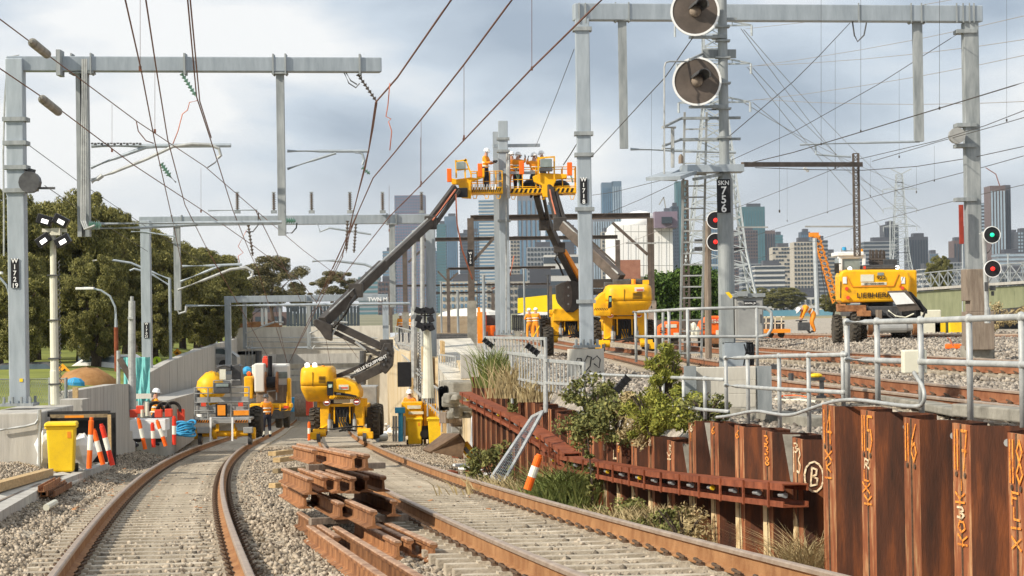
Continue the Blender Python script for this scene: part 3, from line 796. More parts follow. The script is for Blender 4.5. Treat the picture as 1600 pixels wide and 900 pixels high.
# portal
PY = 187.0
def PP(px, py, Y=PY): return P(px, py, Y)
por = thing('tunnel_portal', 'wide pale concrete tunnel portal with dim opening and cross beams', 'tunnel portal', (PP(480, 640).x, PY, -11))
zb = -10.5
def wallbox(b, pxa, pxb, pya, pyb, Y, th=.8):
    a, c = P(pxa, pya, Y), P(pxb, pyb, Y)
    b.box(((a.x + c.x) / 2, Y + th / 2, (a.z + c.z) / 2), (c.x - a.x, th, abs(a.z - c.z)))
b = MB(M['concrete2']); wallbox(b, 367, 609, 512, 551, PY, 1.0)
b.build('headwall', por)
b = MB(M['concrete2']); wallbox(b, 367, 405, 549, 680, PY, 1.0); b.build('side_wall', por); b = MB(M['concrete2']); wallbox(b, 570, 609, 549, 700, PY, 1.0); b.build('side_wall', por)
b = MB(M['concrete']); xa, xb = PP(403, 550).x, PP(572, 550).x
b.box((xa - .3, PY + 8, -6.5), (.6, 14, 9)); b.box((xb + .3, PY + 8, -6.5), (.6, 14, 9)); b.box(((xa + xb) / 2, PY + 15, -6.5), (xb - xa + 2, .6, 9.4))
b.box(((xa + xb) / 2, PY + 24, -10.0), (xb - xa, 50, .4)); b.build('tunnel_walls', por)
b = MB(M['dgrey'])
for px in (404, 567): b.cyl(P(px, 548, PY - .5), P(px, 600, PY - .5), .25)
b.each('portal_post', por)
for k, y in enumerate((PY + 4, PY + 8, PY + 11.5)):
    b = MB(M['concrete2']); b.box(((xa + xb) / 2, y, -4.2 - .6 * k), (xb - xa, .4, .35)); b.build('cross_beam', por)
b = MB(M['railrust']); wallbox(b, 372, 440, 503, 512, PY + .2, .6); b.build('brick_coping', por)
b = MB(M['rail_galv'])
for yy in (527, 534, 543): b.tube([P(x, yy + (x - 380) * .006, PY - .4) for x in (385, 450, 520, 590)], .05)
for xx in (384, 389, 394): b.tube([P(xx, 530, PY - .4), P(xx, 590, PY - .4)], .04)
b.each('wall_conduit', por)
# timber hoardings / formwork panels against the right hand retaining wall
for k, (px, y0) in enumerate(((598, 98), (612, 92), (634, 84))):
    b = MB(M['timber']); x = XR(y0) - .35; b.box((x, y0, GL(x, y0) + 1.9), (.1, 3.5, 3.6), .05)
    tag(b.build('formwork_panel'), ['farthest yellow timber formwork panel on the right retaining wall', 'middle yellow timber formwork panel on the right retaining wall', 'nearest yellow timber formwork panel on the right retaining wall'][k], 'formwork panel', 'formwork panels leaning on the retaining wall')
b = MB(M['blackp']); p = P(632, 585, 88); b.box(p, (.5, .3, .9)); tag(b.build('control_cabinet', bevel=.02), 'small black cabinet on the yellow retaining wall', 'cabinet')

# ------------------------------------------------------------ masts and gantries
def mast(name, label, px_top, py_top, px_bot, py_bot, Y, wpx, m=None, g=None, depthf=1.0, collars=(), plate=True, cat='mast', root=None):
    a, c = P(px_top, py_top, Y), P(px_bot, py_bot, Y); x = (a.x + c.x) / 2; s = wpx / FPX * Y
    root = root or thing(name, label, cat, (x, Y, c.z), g)
    b = MB(m or M['galv']); b.box((x, Y, (a.z + c.z) / 2), (s, s * depthf, a.z - c.z)); b.build('shaft', root, bevel=.02)
    if plate:
        b = MB(M['galv2']); b.box((x, Y, c.z + .03), (s * 1.9, s * 1.9, .06))
        for i in range(4):
            for k in (-1, 1): b.cyl((x + s * (-.75 + .5 * i), Y + k * s * .75, c.z + .05), (x + s * (-.75 + .5 * i), Y + k * s * .75, c.z + .2), .03, n=6)
        b.build('base_plate', root)
    for py in collars:
        z = P(x / Y * FPX + 800, py, Y).z
        b = MB(M['galv2']); b.box((x, Y, z), (s * 1.35, s * 1.35, .09)); b.each('collar', root)
    return root, x, s
def sign_plate(root, body, px, py, Y, w_, h, size, m_text=None, line=.95):
    p = P(px, py, Y); b = MB(M['blackp']); b.box((p.x, p.y, p.z), (w_, .02, h)); b.build('number_plate', root)
    text(body, root, (p.x, p.y - .02, p.z), size, M['white'], line=line, name='number_lettering')
def beam(root, a, c, w_, h, m=None, name='beam', bevel=.02):
    b = MB(m or M['galv']); b.bar(a, c, w_, h); return b.build(name, root, bevel=bevel)
def insul(root, a, c, r=.07, n=7, m=None, name='insulator'):
    a, c = Vector(a), Vector(c); L = (c - a).length; b = MB(m or M['insul']); pr = []
    d = (c - a) / n
    for i in range(n):
        b.cyl(a + d * i, a + d * (i + .45), r, r * .55, 8); b.cyl(a + d * (i + .45), a + d * (i + 1), r * .4, n=6)
    return b.build(name, root)
# Gantry A
Y0 = 52.0
ga, xm, sm_ = mast('portal_mast', 'tall square steel mast W172 with long beam over the left tracks', 25, 92, 30, 634, Y0, 27, collars=(187, 224, 262, 298))
zA = P(25, 100, Y0).z
xr = P(595, 101, Y0 + 1.4)
beam(ga, (xm - .2, Y0, zA), (xr.x, Y0 + 1.4, zA), .34, .32)
sign_plate(ga, 'W\n1\n7\n2\n19', P(23, 427, Y0).x / Y0 * FPX + 800, 427, Y0 - sm_ / 2 - .02, .17, .62, .14)
b = MB(M['yellow2']); b.box(P(33, 594, Y0 - sm_ / 2 - .01), (.07, .01, .07)); b.build('reflector', ga)
def dropper(root, px, py1, Y, wpx, ztop, twin=False, name='drop_post'):
    c = P(px, py1, Y); s = wpx / FPX * Y
    b = MB(M['galv2'])
    if twin:
        for k in (-1, 1): b.box((c.x + k * s * .32, Y, (ztop + .16 + c.z) / 2), (s * .34, s * .9, ztop + .16 - c.z))
        b.box((c.x, Y + s * .3, (ztop + c.z) / 2), (s * .8, s * .2, ztop - c.z))
    else: b.box((c.x, Y, (ztop - .16 + c.z) / 2), (s, s, ztop - .16 - c.z))
    for k in (-1, 1): b.box((c.x + k * s * .8, Y, ztop), (.03, .4, .46))
    b.box((c.x, Y, ztop - .19), (s * 2, .36, .04))
    return b.build(name, root)
dropper(ga, 132, 370, Y0 + .3, 19, zA, twin=True)
dropper(ga, 441, 368, Y0 + 1.0, 12, zA)
b = MB(M['galv2']); b.box((P(94, 100, Y0).x, Y0, zA), (.09, .5, .55)); b.box((P(284, 100, Y0).x, Y0 + .6, zA), (.04, .4, .46)); b.box((P(557, 100, Y0).x, Y0 + 1.3, zA), (.04, .4, .46)); b.each('clamp', ga)
b = MB(M['rail_galv'])
for dx in (-3, 0, 3): b.tube([P(132 + dx, 92, Y0 - .1), P(131 + dx, 200, Y0 - .1), P(131 + dx, 262, Y0 - .1), P(130 + dx, 345, Y0 - .1), P(135 + dx, 358, Y0 - .2), P(148, 352, Y0 - .3)], .022)
b.build('cable_bundle', ga)
# tensioner bracket on left mast
b = MB(M['dgrey']); q = P(47, 285, Y0 - .3); b.cyl(q + Vector((0, -.12, 0)), q + Vector((0, .12, 0)), .23, n=14); b.bar(P(30, 262, Y0), P(55, 268, Y0), .08); b.bar(P(30, 300, Y0), P(60, 296, Y0), .08); b.bar(P(60, 294, Y0 - .3), P(86, 294, Y0 - .3), .04, .05)
b.build('spring_tensioner', ga)
b = MB(M['rail_galv']); b.tube([P(p_, q_, Y0) for p_, q_ in ((12, 92), (7, 160), (5, 240), (6, 330), (6, 400))], .02); b.build('cable', ga)
def arm(root, pts, Y, r=.028, m=None, name='registration_arm'):
    b = MB(m or M['rail_galv']); b.tube([P(x, y, Y) for x, y in pts], r, 8); return b.build(name, root)
Yc = Y0 + .2
arm(ga, [(143, 228), (220, 228), (361, 227)], Yc, .045, M['galv'], 'cantilever_tube')
arm(ga, [(142, 262), (180, 247), (228, 230), (250, 228)], Yc, .04, M['galv'], 'cantilever_strut')
arm(ga, [(143, 281), (175, 270), (230, 248), (270, 229), (300, 225), (328, 226), (342, 232), (345, 243), (340, 247)], Yc - .15, .035)
arm(ga, [(143, 284), (152, 280), (160, 274)], Yc - .15, .05)
b = MB(M['dgrey'])
for i in range(16): 
    x = 144 + i * 5; b.box(P(x, 224 + (i % 2), Yc - .1), (.055, .02, .03 + .02 * (i % 2)))
b.build('chain', ga)
insul(ga, P(252, 256, Yc), P(266, 276, Yc), .07, 5, M['insulg'])
arm(ga, [(266, 276), (275, 285)], Yc, .015, M['dgrey'], 'wire_clamp')
insul(ga, P(284, 115, Y0 + .6), P(306, 150, Y0 + .6), .06, 7, M['insulg'])
arm(ga, [(345, 243), (336, 254), (324, 262)], Yc, .014, M['dgrey'], 'wire_clamp')
arm(ga, [(449, 236), (500, 236), (577, 236)], Y0 + 1.1, .035, M['galv'], 'cantilever_tube')
arm(ga, [(449, 264), (490, 250), (525, 239)], Y0 + 1.1, .03, M['galv'], 'cantilever_strut')
arm(ga, [(555, 238), (566, 240), (569, 250), (566, 258)], Y0 + 1.1, .03, M['galv'])
insul(ga, P(566, 262, Y0 + 1.1), P(578, 272, Y0 + 1.1), .05, 4, M['insulg'])
insul(ga, P(559, 116, Y0 + 1.3), P(588, 158, Y0 + 1.3), .05, 8, M['insul'])
arm(ga, [(538, 114), (545, 130), (556, 137), (562, 130)], Y0 + 1.2, .014, M['dgrey'], 'jumper_cable')
arm(ga, [(541, 114), (548, 126), (558, 132)], Y0 + 1.2, .014, M['dgrey'], 'jumper_cable')
arm(ga, [(10, 98), (16, 88), (30, 86)], Y0, .012, M['rail_galv'], 'cable')
# feeders low on gantry A: two long horizontal tubes starting from twin post
arm(ga, [(140, 350), (300, 348), (440, 347)], Y0 + .4, .035, M['galv'], 'long_tube')
arm(ga, [(140, 357), (220, 356), (310, 351)], Y0 + .5, .03, M['galv'], 'long_tube')
insul(ga, P(140, 352, Y0 + .2), P(158, 352, Y0 + .2), .10, 5, M['insulg'])
insul(ga, P(448, 345, Y0 + .9), P(462, 345, Y0 + .9), .08, 4, M['insulg'])
arm(ga, [(448, 364), (456, 364), (463, 356), (464, 348)], Y0 + 1.0, .015, M['dgrey'], 'jumper_cable')

# Gantry B
YB = 93.0
gb, xb1, sb = mast('portal_mast', 'square steel mast W170 on the left with low beam carrying five insulators', 226, 345, 232, 585, YB, 15, plate=False)
zB = P(226, 346, YB).z; xe = P(680, 346, YB + 1.6)
beam(gb, (P(217, 345, YB).x, YB, zB), (xe.x, YB + 1.6, zB), .36, .36)
sign_plate(gb, 'W\n1\n7\n0\n21', 229, 516, YB - sb / 2 - .02, .20, .60, .13)
b = MB(M['galv']); c = P(676, 610, YB + 1.5); b.box((c.x, YB + 1.5, (zB - .18 + c.z) / 2), (.36, .36, zB - .18 - c.z)); b.build('right_column', gb, bevel=.02)
for px, py in ((647, 590), (660, 600)):
    b = MB(M['rail_galv']); b.cyl(P(px, 360, YB + 1.0), P(px, 480, YB + 1.0), .09, n=8); b.cyl(P(px, 480, YB + 1.0), P(px, py, YB + 1.0), .13, n=8); b.build('conduit', gb)
dropper(gb, 278, 485, YB + .2, 10, zB)
dropper(gb, 614, 480, YB + 1.3, 9, zB, name='drop_post')
for px in (371, 428, 487, 547, 598, 659):
    q = P(px, 333, YB + 1.0)
    insul(gb, q, q + Z * .78, .10, 9)
    b = MB(M['galv2']); b.box(q + Z * .05, (.22, .2, .12)); b.box(q + Z * .8, (.14, .12, .05)); b.build('insulator_mount', gb)
arm(gb, [(278, 453), (320, 437), (360, 421), (385, 418), (395, 424), (394, 432), (387, 436)], YB - .2, .055)
arm(gb, [(282, 440), (320, 425), (345, 415)], YB, .05, M['galv'], 'cantilever_strut')
arm(gb, [(284, 416), (330, 415), (378, 413)], YB, .05, M['galv'], 'cantilever_tube')
arm(gb, [(274, 480), (280, 490), (290, 487), (291, 478)], YB - .2, .05)
arm(gb, [(290, 478), (420, 477), (640, 474)], YB + .5, .05, M['galv'], 'long_tube')
arm(gb, [(488, 408), (520, 407), (570, 413), (600, 425)], YB + .8, .05, M['galv'], 'cantilever_tube')
arm(gb, [(495, 346), (500, 362), (515, 356), (580, 366)], YB + .8, .04, M['galv'])
arm(gb, [(205, 362), (225, 362), (275, 370)], YB - .2, .03, M['galv'])
arm(gb, [(325, 329), (402, 328)], YB - 8, .03, M['galv'], 'cantilever_tube')
arm(gb, [(404, 332), (403, 352), (395, 362), (385, 362)], YB - 1, .025, M['dgrey'], 'jumper_cable')

# Gantry C
YC = 148.0
gc, xc1, sc_ = mast('portal_mast', 'distant steel mast with beam crossing in front of the tunnel portal', 355, 468, 358, 585, YC, 9.5, plate=False)
zC = P(355, 468, YC).z
beam(gc, (P(350, 468, YC).x, YC, zC), (P(606, 468, YC + 1.5).x, YC + 1.5, zC), .4, .40)
b = MB(M['galv']); c = P(603, 530, YC + 1.5); b.box((c.x, YC + 1.5, (zC + c.z) / 2), (.36, .36, zC - c.z)); b.build('right_column', gc)
text('TWN M', gc, P(590, 468, YC + 1.2 - .3), .35, M['white'], name='beam_lettering')
for px, py in ((383, 545), (483, 545)): dropper(gc, px, py, YC + .3, 6, zC)
for px in (410, 416, 438): dropper(gc, px, 508, YC + 12, 4, zC - .2)
for dx in (0, 100):
    arm(gc, [(384 + dx, 521), (410 + dx, 510), (430 + dx, 503), (443 + dx, 504)], YC, .06)
    arm(gc, [(384 + dx, 541), (388 + dx, 546), (392 + dx, 540)], YC, .06)
arm(gc, [(385, 477), (480, 478), (600, 475)], YC + .3, .05, M['galv'], 'long_tube')
arm(gc, [(388, 544), (470, 543), (480, 543)], YC, .05, M['galv'], 'long_tube')

# Gantry D
YD = 58.0
gd, xd, sdm = mast('portal_mast', 'square galvanised mast W1718 on round concrete pile carrying the high beam', 910, 30, 916, 543, YD, 22, collars=(46, 209, 242, 327, 471))
zD = P(910, 19, YD).z
beam(gd, (P(896, 19, YD).x, YD, zD), (P(1532, 22, YD + 1.6).x, YD + 1.6, zD), .36, .40)
sign_plate(gd, 'W\n1\n7\n1\n8', 912, 298, YD - sdm / 2 - .02, .17, .60, .14)
dropper(gd, 975, 232, YD + .2, 13, zD); dropper(gd, 1436, 221, YD + 1.4, 14, zD)
b = MB(M['galv2'])
for px in (905, 915, 1342, 1424, 1440, 1495, 1505, 1515, 1522): b.box(P(px, 20, YD + (px - 900) / 630 * 1.6 - .2), (.03, .04, .48))
b.each('clamp', gd)
b = MB(M['concrete2']); c = P(915, 545, YD); b.cyl((c.x, YD, c.z), (c.x, YD, c.z - 1.9), .44, n=28); b.build('pile_cap', gd, smooth=False)
b = MB(M['blackp'])
for pts in ([(891, 572), (894, 560), (900, 560), (901, 570), (896, 582)], [(905, 566), (910, 556), (916, 558), (914, 572), (907, 580), (905, 590)], [(918, 562), (925, 556), (930, 562), (928, 575), (920, 568)], [(930, 580), (926, 592), (920, 588)]):
    b.tube([P(x + 8, y, YD - .455) for x, y in pts], .016, 5)
b.build('graffiti_scrawl', gd)
arm(gd, [(985, 233), (1050, 235), (1150, 238)], YD + .3, .035, M['galv'], 'long_tube')
b = MB(M['galv2']); c1 = P(1515, 30, YD + 1.6); 
b.box((c1.x, YD + 1.6, (zD - .2 + P(1522, 460, YD + 1.6).z) / 2), (.37, .37, zD - .2 - P(1522, 460, YD + 1.6).z)); b.build('right_column', gd, bevel=.02)
b = MB(M['galv2'])
for py in (50, 196, 228, 312): b.box(P(1508, py, YD + 1.6), (.5, .5, .09))
b.each('collar', gd)
b = MB(M['grey']); q = P(1495, 212, YD + 1.2); b.cyl(q + Vector((0, -.1, 0)), q + Vector((0, .1, 0)), .2, n=12); b.build('spring_tensioner', gd)
b = MB(mat('dark_red_paint', (.22, .03, .02), (.32, .05, .03), .6, 0, 5)); q0, q1 = P(1502, 320, YD + 1.2), P(1502, 381, YD + 1.2); b.box(((q0.x + q1.x) / 2, YD + 1.2, (q0.z + q1.z) / 2), (.1, .1, q0.z - q1.z)); b.build('red_strip', gd)
b = MB(M['timberd'])
for (xa, xb_, ya, yb) in ((1504, 1540, 421, 470), (1511, 1540, 468, 487), (1505, 1549, 487, 546)):
    a, c = P(xa, ya, YD + 1.5), P(xb_, yb, YD + 1.5); b.box(((a.x + c.x) / 2, YD + 1.4, (a.z + c.z) / 2), (c.x - a.x, .7, a.z - c.z))
b.build('timber_cladding', gd, bevel=.02)
b = MB(M['concdark']); c = P(1527, 540, YD + 1.6); b.cyl((c.x, YD + 1.6, c.z), (c.x, YD + 1.6, c.z - .9), .42, n=20); b.build('pile_cap', gd)
arm(gd, [(1250, 226), (1350, 223), (1437, 221)], YD + 1.4, .03, M['galv'], 'long_tube')
arm(gd, [(1274, 225), (1275, 241), (1283, 242), (1330, 245)], YD + 1.4, .025, M['galv'])
arm(gd, [(1332, 34), (1335, 55), (1340, 65), (1350, 55), (1354, 35)], YD + 1.0, .018, M['dgrey'], 'jumper_cable')

# central twin mast
mm, xx, ss = mast('portal_mast', 'tall free standing grey mast between the two work baskets', 786, 189, 790, 524, 92, 15, collars=(217, 236, 345))
b = MB(M['galv']); a, c = P(777, 206, 94), P(781, 524, 94); b.box((a.x, 94, (a.z + c.z) / 2), (.36, .3, a.z - c.z)); b.build('rear_shaft', mm)
b = MB(M['galv']); b.bar(P(770, 228, 92), P(843, 227, 92.5), .15, .12); b.bar(P(780, 270, 91.7), P(838, 270, 91.7), .2, .1); b.build('cross_arm', mm)
b = MB(M['rail_galv']); b.tube([P(791, y, 91.5) for y in (320, 400, 520)], .03); b.tube([P(794, y, 91.5) for y in (240, 260, 290, 310)], .08); b.build('cable', mm)
# brown steel portals
def brown(label, pxl, pxr, py, yl, yr, Y, wl, conc=None, braces=(), bh=9, up=0):
    r = thing('brown_portal', label, 'steel portal', (P(pxl, py, Y).x, Y, P(pxl, yl, Y).z))
    s = wl / FPX * Y
    for px, yb in ((pxl, yl), (pxr, yr)):
        if px is None: continue
        a, c = P(px, py - up, Y), P(px + 2, yb, Y); b = MB(M['brownsteel']); b.ibeam((a.x, Y, c.z), (a.x, Y, a.z), s, s, .03, up=Vector((0, 1, 0))); b.build('column', r)
        if conc: b = MB(M['concdark']); k = P(px, conc, Y).z; b.box((a.x, Y, (k + c.z) / 2), (s * 1.4, s * 1.4, k - c.z)); b.build('concrete_stub', r)
    b = MB(M['brownsteel']); z = P(pxl, py, Y).z; b.ibeam((P(pxl, py, Y).x, Y, z), (P(pxr, py, Y).x, Y, z), .25, bh / FPX * Y, .03); b.build('beam', r)
    for (xa, ya, xb_, yb) in braces:
        b = MB(M['brownsteel']); b.bar(P(xa, ya, Y), P(xb_, yb, Y), .12); b.each('brace', r)
    return r
r = brown('near brown steel portal with knee braces behind the work baskets', 735, 1016, 341, 545, 540, 102, 10, conc=470, braces=((740, 407, 778, 365), (957, 348, 1012, 398)))
sign_plate(r, 'W\n1\n7\n0', 735, 403, 101.6, .25, .7, .14)
brown('second brown steel portal farther along the line', 632, 965, 375, 520, 480, 136, 7, conc=488, braces=((638, 410, 665, 385), (925, 378, 962, 412)), bh=6)
brown('third thin brown portal low against the towers', 700, 868, 420, 520, 420, 165, 5, braces=((684, 424, 700, 440), (700, 440, 716, 426)), bh=4)
brown('faint far brown portal at the level of the yellow wall', 610, 860, 447, 520, 500, 200, 5, bh=3)
brown('lowest far brown portal beside the floodlight mast', 670, 770, 458, 520, 505, 230, 5, bh=3)
for k, (px, yt, yb, Y, wd) in enumerate(((757, 430, 545, 120, 5), (797, 430, 520, 130, 3), (716, 455, 520, 150, 4), (820, 420, 520, 150, 3), (857, 430, 500, 140, 3), (690, 440, 520, 160, 3), (648, 480, 520, 150, 3))):
    a, c = P(px, yt, Y), P(px, yb, Y); b = MB([M['galv2'], M['dgrey'], M['galv2']][k % 3]); b.cyl(c, (c.x, Y, a.z), wd / 2 / FPX * Y, n=8)
    b.box((c.x, Y, a.z), (.3, .05, .05))
    tag(b.build('signal_post'), ['grey post just left of the tall twin mast', 'thin post hidden right behind the twin mast', 'dark post right of the big brown column', 'thin post left of the yellow wall', 'slim dark post against the yellow wall', 'thin pale post above the brown palisade', 'low post between two orange workers'][k], 'post')

# lattice upright with bracket (brown) on the upper side
def lattice(root, name, cx, cy, z0, z1, w0, w1, n, t, m, tz=None, xb=True):
    b = MB(m)
    prev = None
    for i in range(n + 1):
        f = i / n; z = z0 + (z1 - z0) * f; w_ = (w0 + (w1 - w0) * f) / 2
        cs = [Vector((cx - w_, cy - w_, z)), Vector((cx + w_, cy - w_, z)), Vector((cx + w_, cy + w_, z)), Vector((cx - w_, cy + w_, z))]
        for k in range(4): b.bar(cs[k], cs[(k + 1) % 4], t * .7)
        if prev:
            for k in range(4):
                b.bar(prev[k], cs[k], t * 1.3)
                b.bar(prev[k], cs[(k + 1) % 4], t * .6)
                if xb: b.bar(prev[(k + 1) % 4], cs[k], t * .6)
        prev = cs
    return b.build(name, root)
for k, (px, yt, yb, Y, wpx, lab) in enumerate(((1337, 240, 400, 74, 8, 'brown lattice mast rising behind the yellow excavator'), (1070, 282, 560, 64, 8, 'rusty lattice mast behind the left end of the signal platform'))):
    c = P(px, yb, Y); a = P(px, yt, Y)
    r = thing('lattice_mast', lab, 'lattice mast', (c.x, Y, c.z), 'brown lattice masts')
    lattice(r, 'lattice_shaft', a.x, Y, c.z, a.z, wpx / FPX * Y, wpx / FPX * Y, 16, .035, M['brownsteel'], xb=False)
    if k == 0:
        b = MB(M['brownsteel']); b.bar(P(1160, 257, Y - 3), P(1346, 257, Y), .12, .14); b.build('cross_arm', r)
        b = MB(M['grey']); b.bar(P(1258, 354, Y), P(1338, 354, Y), .04, .05); b.build('lower_arm', r)
        insul(r, P(1256, 262, Y - 1), P(1264, 268, Y - 1), .08, 3, M['white'])
for (px0, px1, py, lab) in ((1152, 1200, 355, 'short horizontal bracket tube right of the signal mast'), (978, 1025, 380, 'thin bracket tube on the brown portal column')):
    b = MB(M['grey']); b.bar(P(px0, py, 80), P(px1, py, 80), .05, .05); tag(b.build('bracket_tube'), lab, 'bracket tube')
# pylons
def pylon(label, px, Y, zb_py, segs, m, arms, t):
    c = P(px, zb_py, Y); r = thing('power_pylon', label, 'pylon', c)
    for i, (ya, wa, yb, wb, n) in enumerate(segs):
        za, zb_ = P(px, ya, Y).z, P(px, yb, Y).z
        lattice(r, 'lattice_section', c.x, Y, za, zb_, wa / FPX * Y, wb / FPX * Y, n, t, m)
    for (py, hw) in arms:
        z = P(px, py, Y).z; h = hw / FPX * Y
        b = MB(m)
        for s in (-1, 1):
            tip = Vector((c.x + s * h, Y, z))
            for dy in (-.8, .8):
                b.bar(Vector((c.x, Y + dy * .5, z)), tip, t); b.bar(Vector((c.x, Y + dy * .5, z + h * .22)), tip, t)
            for f in (.25, .5, .75): b.bar(Vector((c.x + s * h * f, Y, z)), Vector((c.x + s * h * f, Y, z + h * .22 * (1 - f))), t * .6)
            b.cyl(tip, tip - Z * h * .28, t * .9, n=5)
        b.build('cross_arm', r)
    return r
M['pyl'] = mat('pylon_steel', (.36, .39, .40), (.50, .53, .54), .6, .2, 3)
pylon('big silver lattice pylon rising behind the signal mast', 1121, 300, 488, [(488, 120, 390, 84, 4), (390, 84, 170, 36, 9), (170, 36, -60, 26, 12)], M['pyl'], [(160, 56), (100, 58), (40, 60)], .17)
pylon('smaller distant lattice pylon behind the excavator boom', 1408, 640, 462, [(462, 46, 395, 24, 5), (395, 24, 285, 11, 10), (285, 11, 272, 9, 2)], M['pyl'], [(296, 26), (326, 26), (354, 26)], .12)
b = MB(M['pyl']); q = P(1408, 272, 640)
for s in (-1, 1): b.bar(q, P(1408 + s * 16, 264, 640), .25)
tag(b.build('pylon_horns'), 'pair of splayed earth wire horns on top of the distant pylon', 'pylon horns')
# orange crane boom
cr_ = thing('crane_boom', 'orange lattice crane jib leaning behind the excavator', 'crane', P(1306, 480, 330))
b = MB(M['yorange']); A_, B_ = P(1275, 368, 330), P(1306, 474, 330)
for i in range(12):
    p, q = A_.lerp(B_, i / 12), A_.lerp(B_, (i + 1) / 12)
    for s in (-.4, .4):
        for d in (-.4, .4): b.bar(p + Vector((s, d, 0)), q + Vector((s, d, 0)), .12)
    b.bar(p + Vector((-.55, -.5, 0)), q + Vector((.55, -.5, 0)), .12); b.bar(p + Vector((.55, -.5, 0)), q + Vector((-.55, -.5, 0)), .12)
b.build('jib', cr_)
b = MB(M['yorange']); b.box(A_ + Vector((-.3, 0, .1)), (1.3, .8, .6)); b.build('jib_head', cr_)
b = MB(M['wired']); 
for x in (1272, 1283, 1288): b.tube([P(1276, 370, 330), P(x + 8, 472, 330)], .05, 4)
b.build('hoist_rope', cr_)
b = MB(M['pyl']); b.cyl(P(1277, 492, 200), P(1273, 372, 200), .18, n=8); tag(b.build('light_pole'), 'plain grey pole in front of the orange crane jib', 'pole')
# ------------------------------------------------------------ signal mast SKN 756
YS = 34.0
sg = thing('signal_mast', 'round signal mast SKN 756 with two large discs and work platform', 'signal mast', P(1142, 575, YS))
ax = P(1135, 450, YS).x
def S(px, py, d=0): return P(px, py, YS + d)
b = MB(M['galv2']); zb, zt = S(1142, 575).z, S(1128, -40).z
b.cyl((ax, YS, zb), (ax, YS, S(1140, 285).z), .118, .112, 24); b.cyl((ax, YS, S(1140, 285).z), (ax, YS, S(1140, 265).z), .112, .072, 24); b.cyl((ax, YS, S(1140, 265).z), (ax, YS, zt), .072, .065, 20)
b.build('shaft', sg, smooth=False)
def xx_(px): return S(px, 300).x
p = S(1136, 306, -.13)
b = MB(M['blackp']); b.box((ax - .03, YS - .125, p.z), (.19, .02, .47)); b.build('number_plate', sg)
text('SKN', sg, (ax - .03, YS - .14, p.z + .18), .085, M['white'], name='plate_lettering')
text('7\n5\n6', sg, (ax - .03, YS - .14, p.z - .055), .155, M['white'], name='plate_lettering', line=.8)
def disc(px, py, r, Y, root, lens=None, m_back=None, rz=0.0, hood=True, tube=True):
    c = P(px, py, Y); rt = Matrix.Rotation(rz, 3, 'Z')
    b = MB(M['brownsteel'] if lens in (None, M['timberd']) else M['blackp']); b.cyl(c, c + rt @ Vector((0, .02, 0)), r * .93, n=36); b.build('backing_board', root)
    b = MB(M['white']); pr = [(r * .92, -.012), (r, -.012), (r, .03), (r * .92, .03), (r * .92, -.012)]
    o = len(b.v); b.lathe((0, 0, 0), pr, 36, 'Y'); b.f = b.f[:-2]; b.mi = b.mi[:-2]
    b.v = [tuple(c + rt @ Vector(v)) for v in b.v]; b.build('white_rim', root)
    if hood:
        b = MB(M['dgrey']); k = r * .29; vs = []; n = 12
        c2 = c + Vector((r * .02, 0, r * .06))
        for j, (yy, rr) in enumerate(((0, k), (-.16, k * 1.02), (-.30, k * .95))):
            for i in range(n + 1):
                a = PI * (.0 + 1.0 * i / n) + (-.25 if j == 2 else -.1)
                vs.append(c2 + rt @ Vector((rr * math.cos(a) - yy * .25, yy, rr * math.sin(a) - yy * .12)))
        fs = [(j * (n + 1) + i, j * (n + 1) + i + 1, (j + 1) * (n + 1) + i + 1, (j + 1) * (n + 1) + i) for j in range(2) for i in range(n)]
        b.add(vs, fs); ob = b.build('lamp_hood', root); sol = ob.modifiers.new('thick', 'SOLIDIFY'); sol.thickness = .012
    b = MB(lens or M['offwhite']); b.lathe((0, 0, 0), [(r * .24, 0), (r * .23, -.05), (r * .12, -.09), (.001, -.10)], 16, 'Y'); b.v = [tuple(c + rt @ Vector(v)) for v in b.v]; b.build('lens', root, smooth=True)
disc(1086, 18, 38 / FPX * YS, YS - .3, sg, M['timberd']); disc(1089, 127, 38 / FPX * YS, YS - .3, sg, M['timberd'])
b = MB(M['galv2'])
for py in (58, 167): b.bar(S(1078, py, -.2), S(1122, py, -.1), .12, .035); b.box(S(1124, py, 0), (.2, .22, .05))
for py in (42, 64, 90, 130, 170, 215): b.box((ax, YS, S(1130, py).z), (.2, .2, .025))
b.each('disc_bracket', sg)
b = MB(M['galv2'])
b.bar(S(1098, 84, .1), S(1150, 84, .1), .06, .12); b.bar(S(1124, 30, .05), S(1151, 30, .05), .05, .04)
b.bar(S(1064, 185, .1), S(1157, 184, .1), .08, .035); b.bar(S(1062, 218, .1), S(1157, 217, .1), .08, .035)
b.bar(S(1098, 84, .1), S(1078, 93, -.7), .03); b.bar(S(1064, 185, .1), S(1036, 199, -.8), .03); b.bar(S(1064, 218, .1), S(1036, 228, -.8), .03)
b.each('guard_bar', sg)
b = MB(M['galv']); a0 = S(1062, 258, .25); c0 = S(1158, 258, .25)
b.box(((a0.x + c0.x) / 2, YS + .05, S(1110, 264).z), (c0.x - a0.x, .5, .10)); b.poly([S(1034, 278, -.6), S(1062, 264, -.2), S(1062, 272, -.2), S(1062, 279, .0)], Vector((.0, .7, 0)))
b.bar(S(1062, 270, -.1), S(1036, 279, -.8), .5, .05)
b.build('platform', sg)
b = MB(M['galv2']); b.bar(S(1085, 280, -.5), S(1130, 272, .0), .07, .04); b.build('platform_bracket', sg)
b = MB(M['rail_galv']); b.tube([S(1038, 272, -.8), S(1038, 190, -.8), S(1038, 105, -.6), S(1040, 98, -.6), S(1046, 96, -.5), S(1075, 96, -.3)], .012)
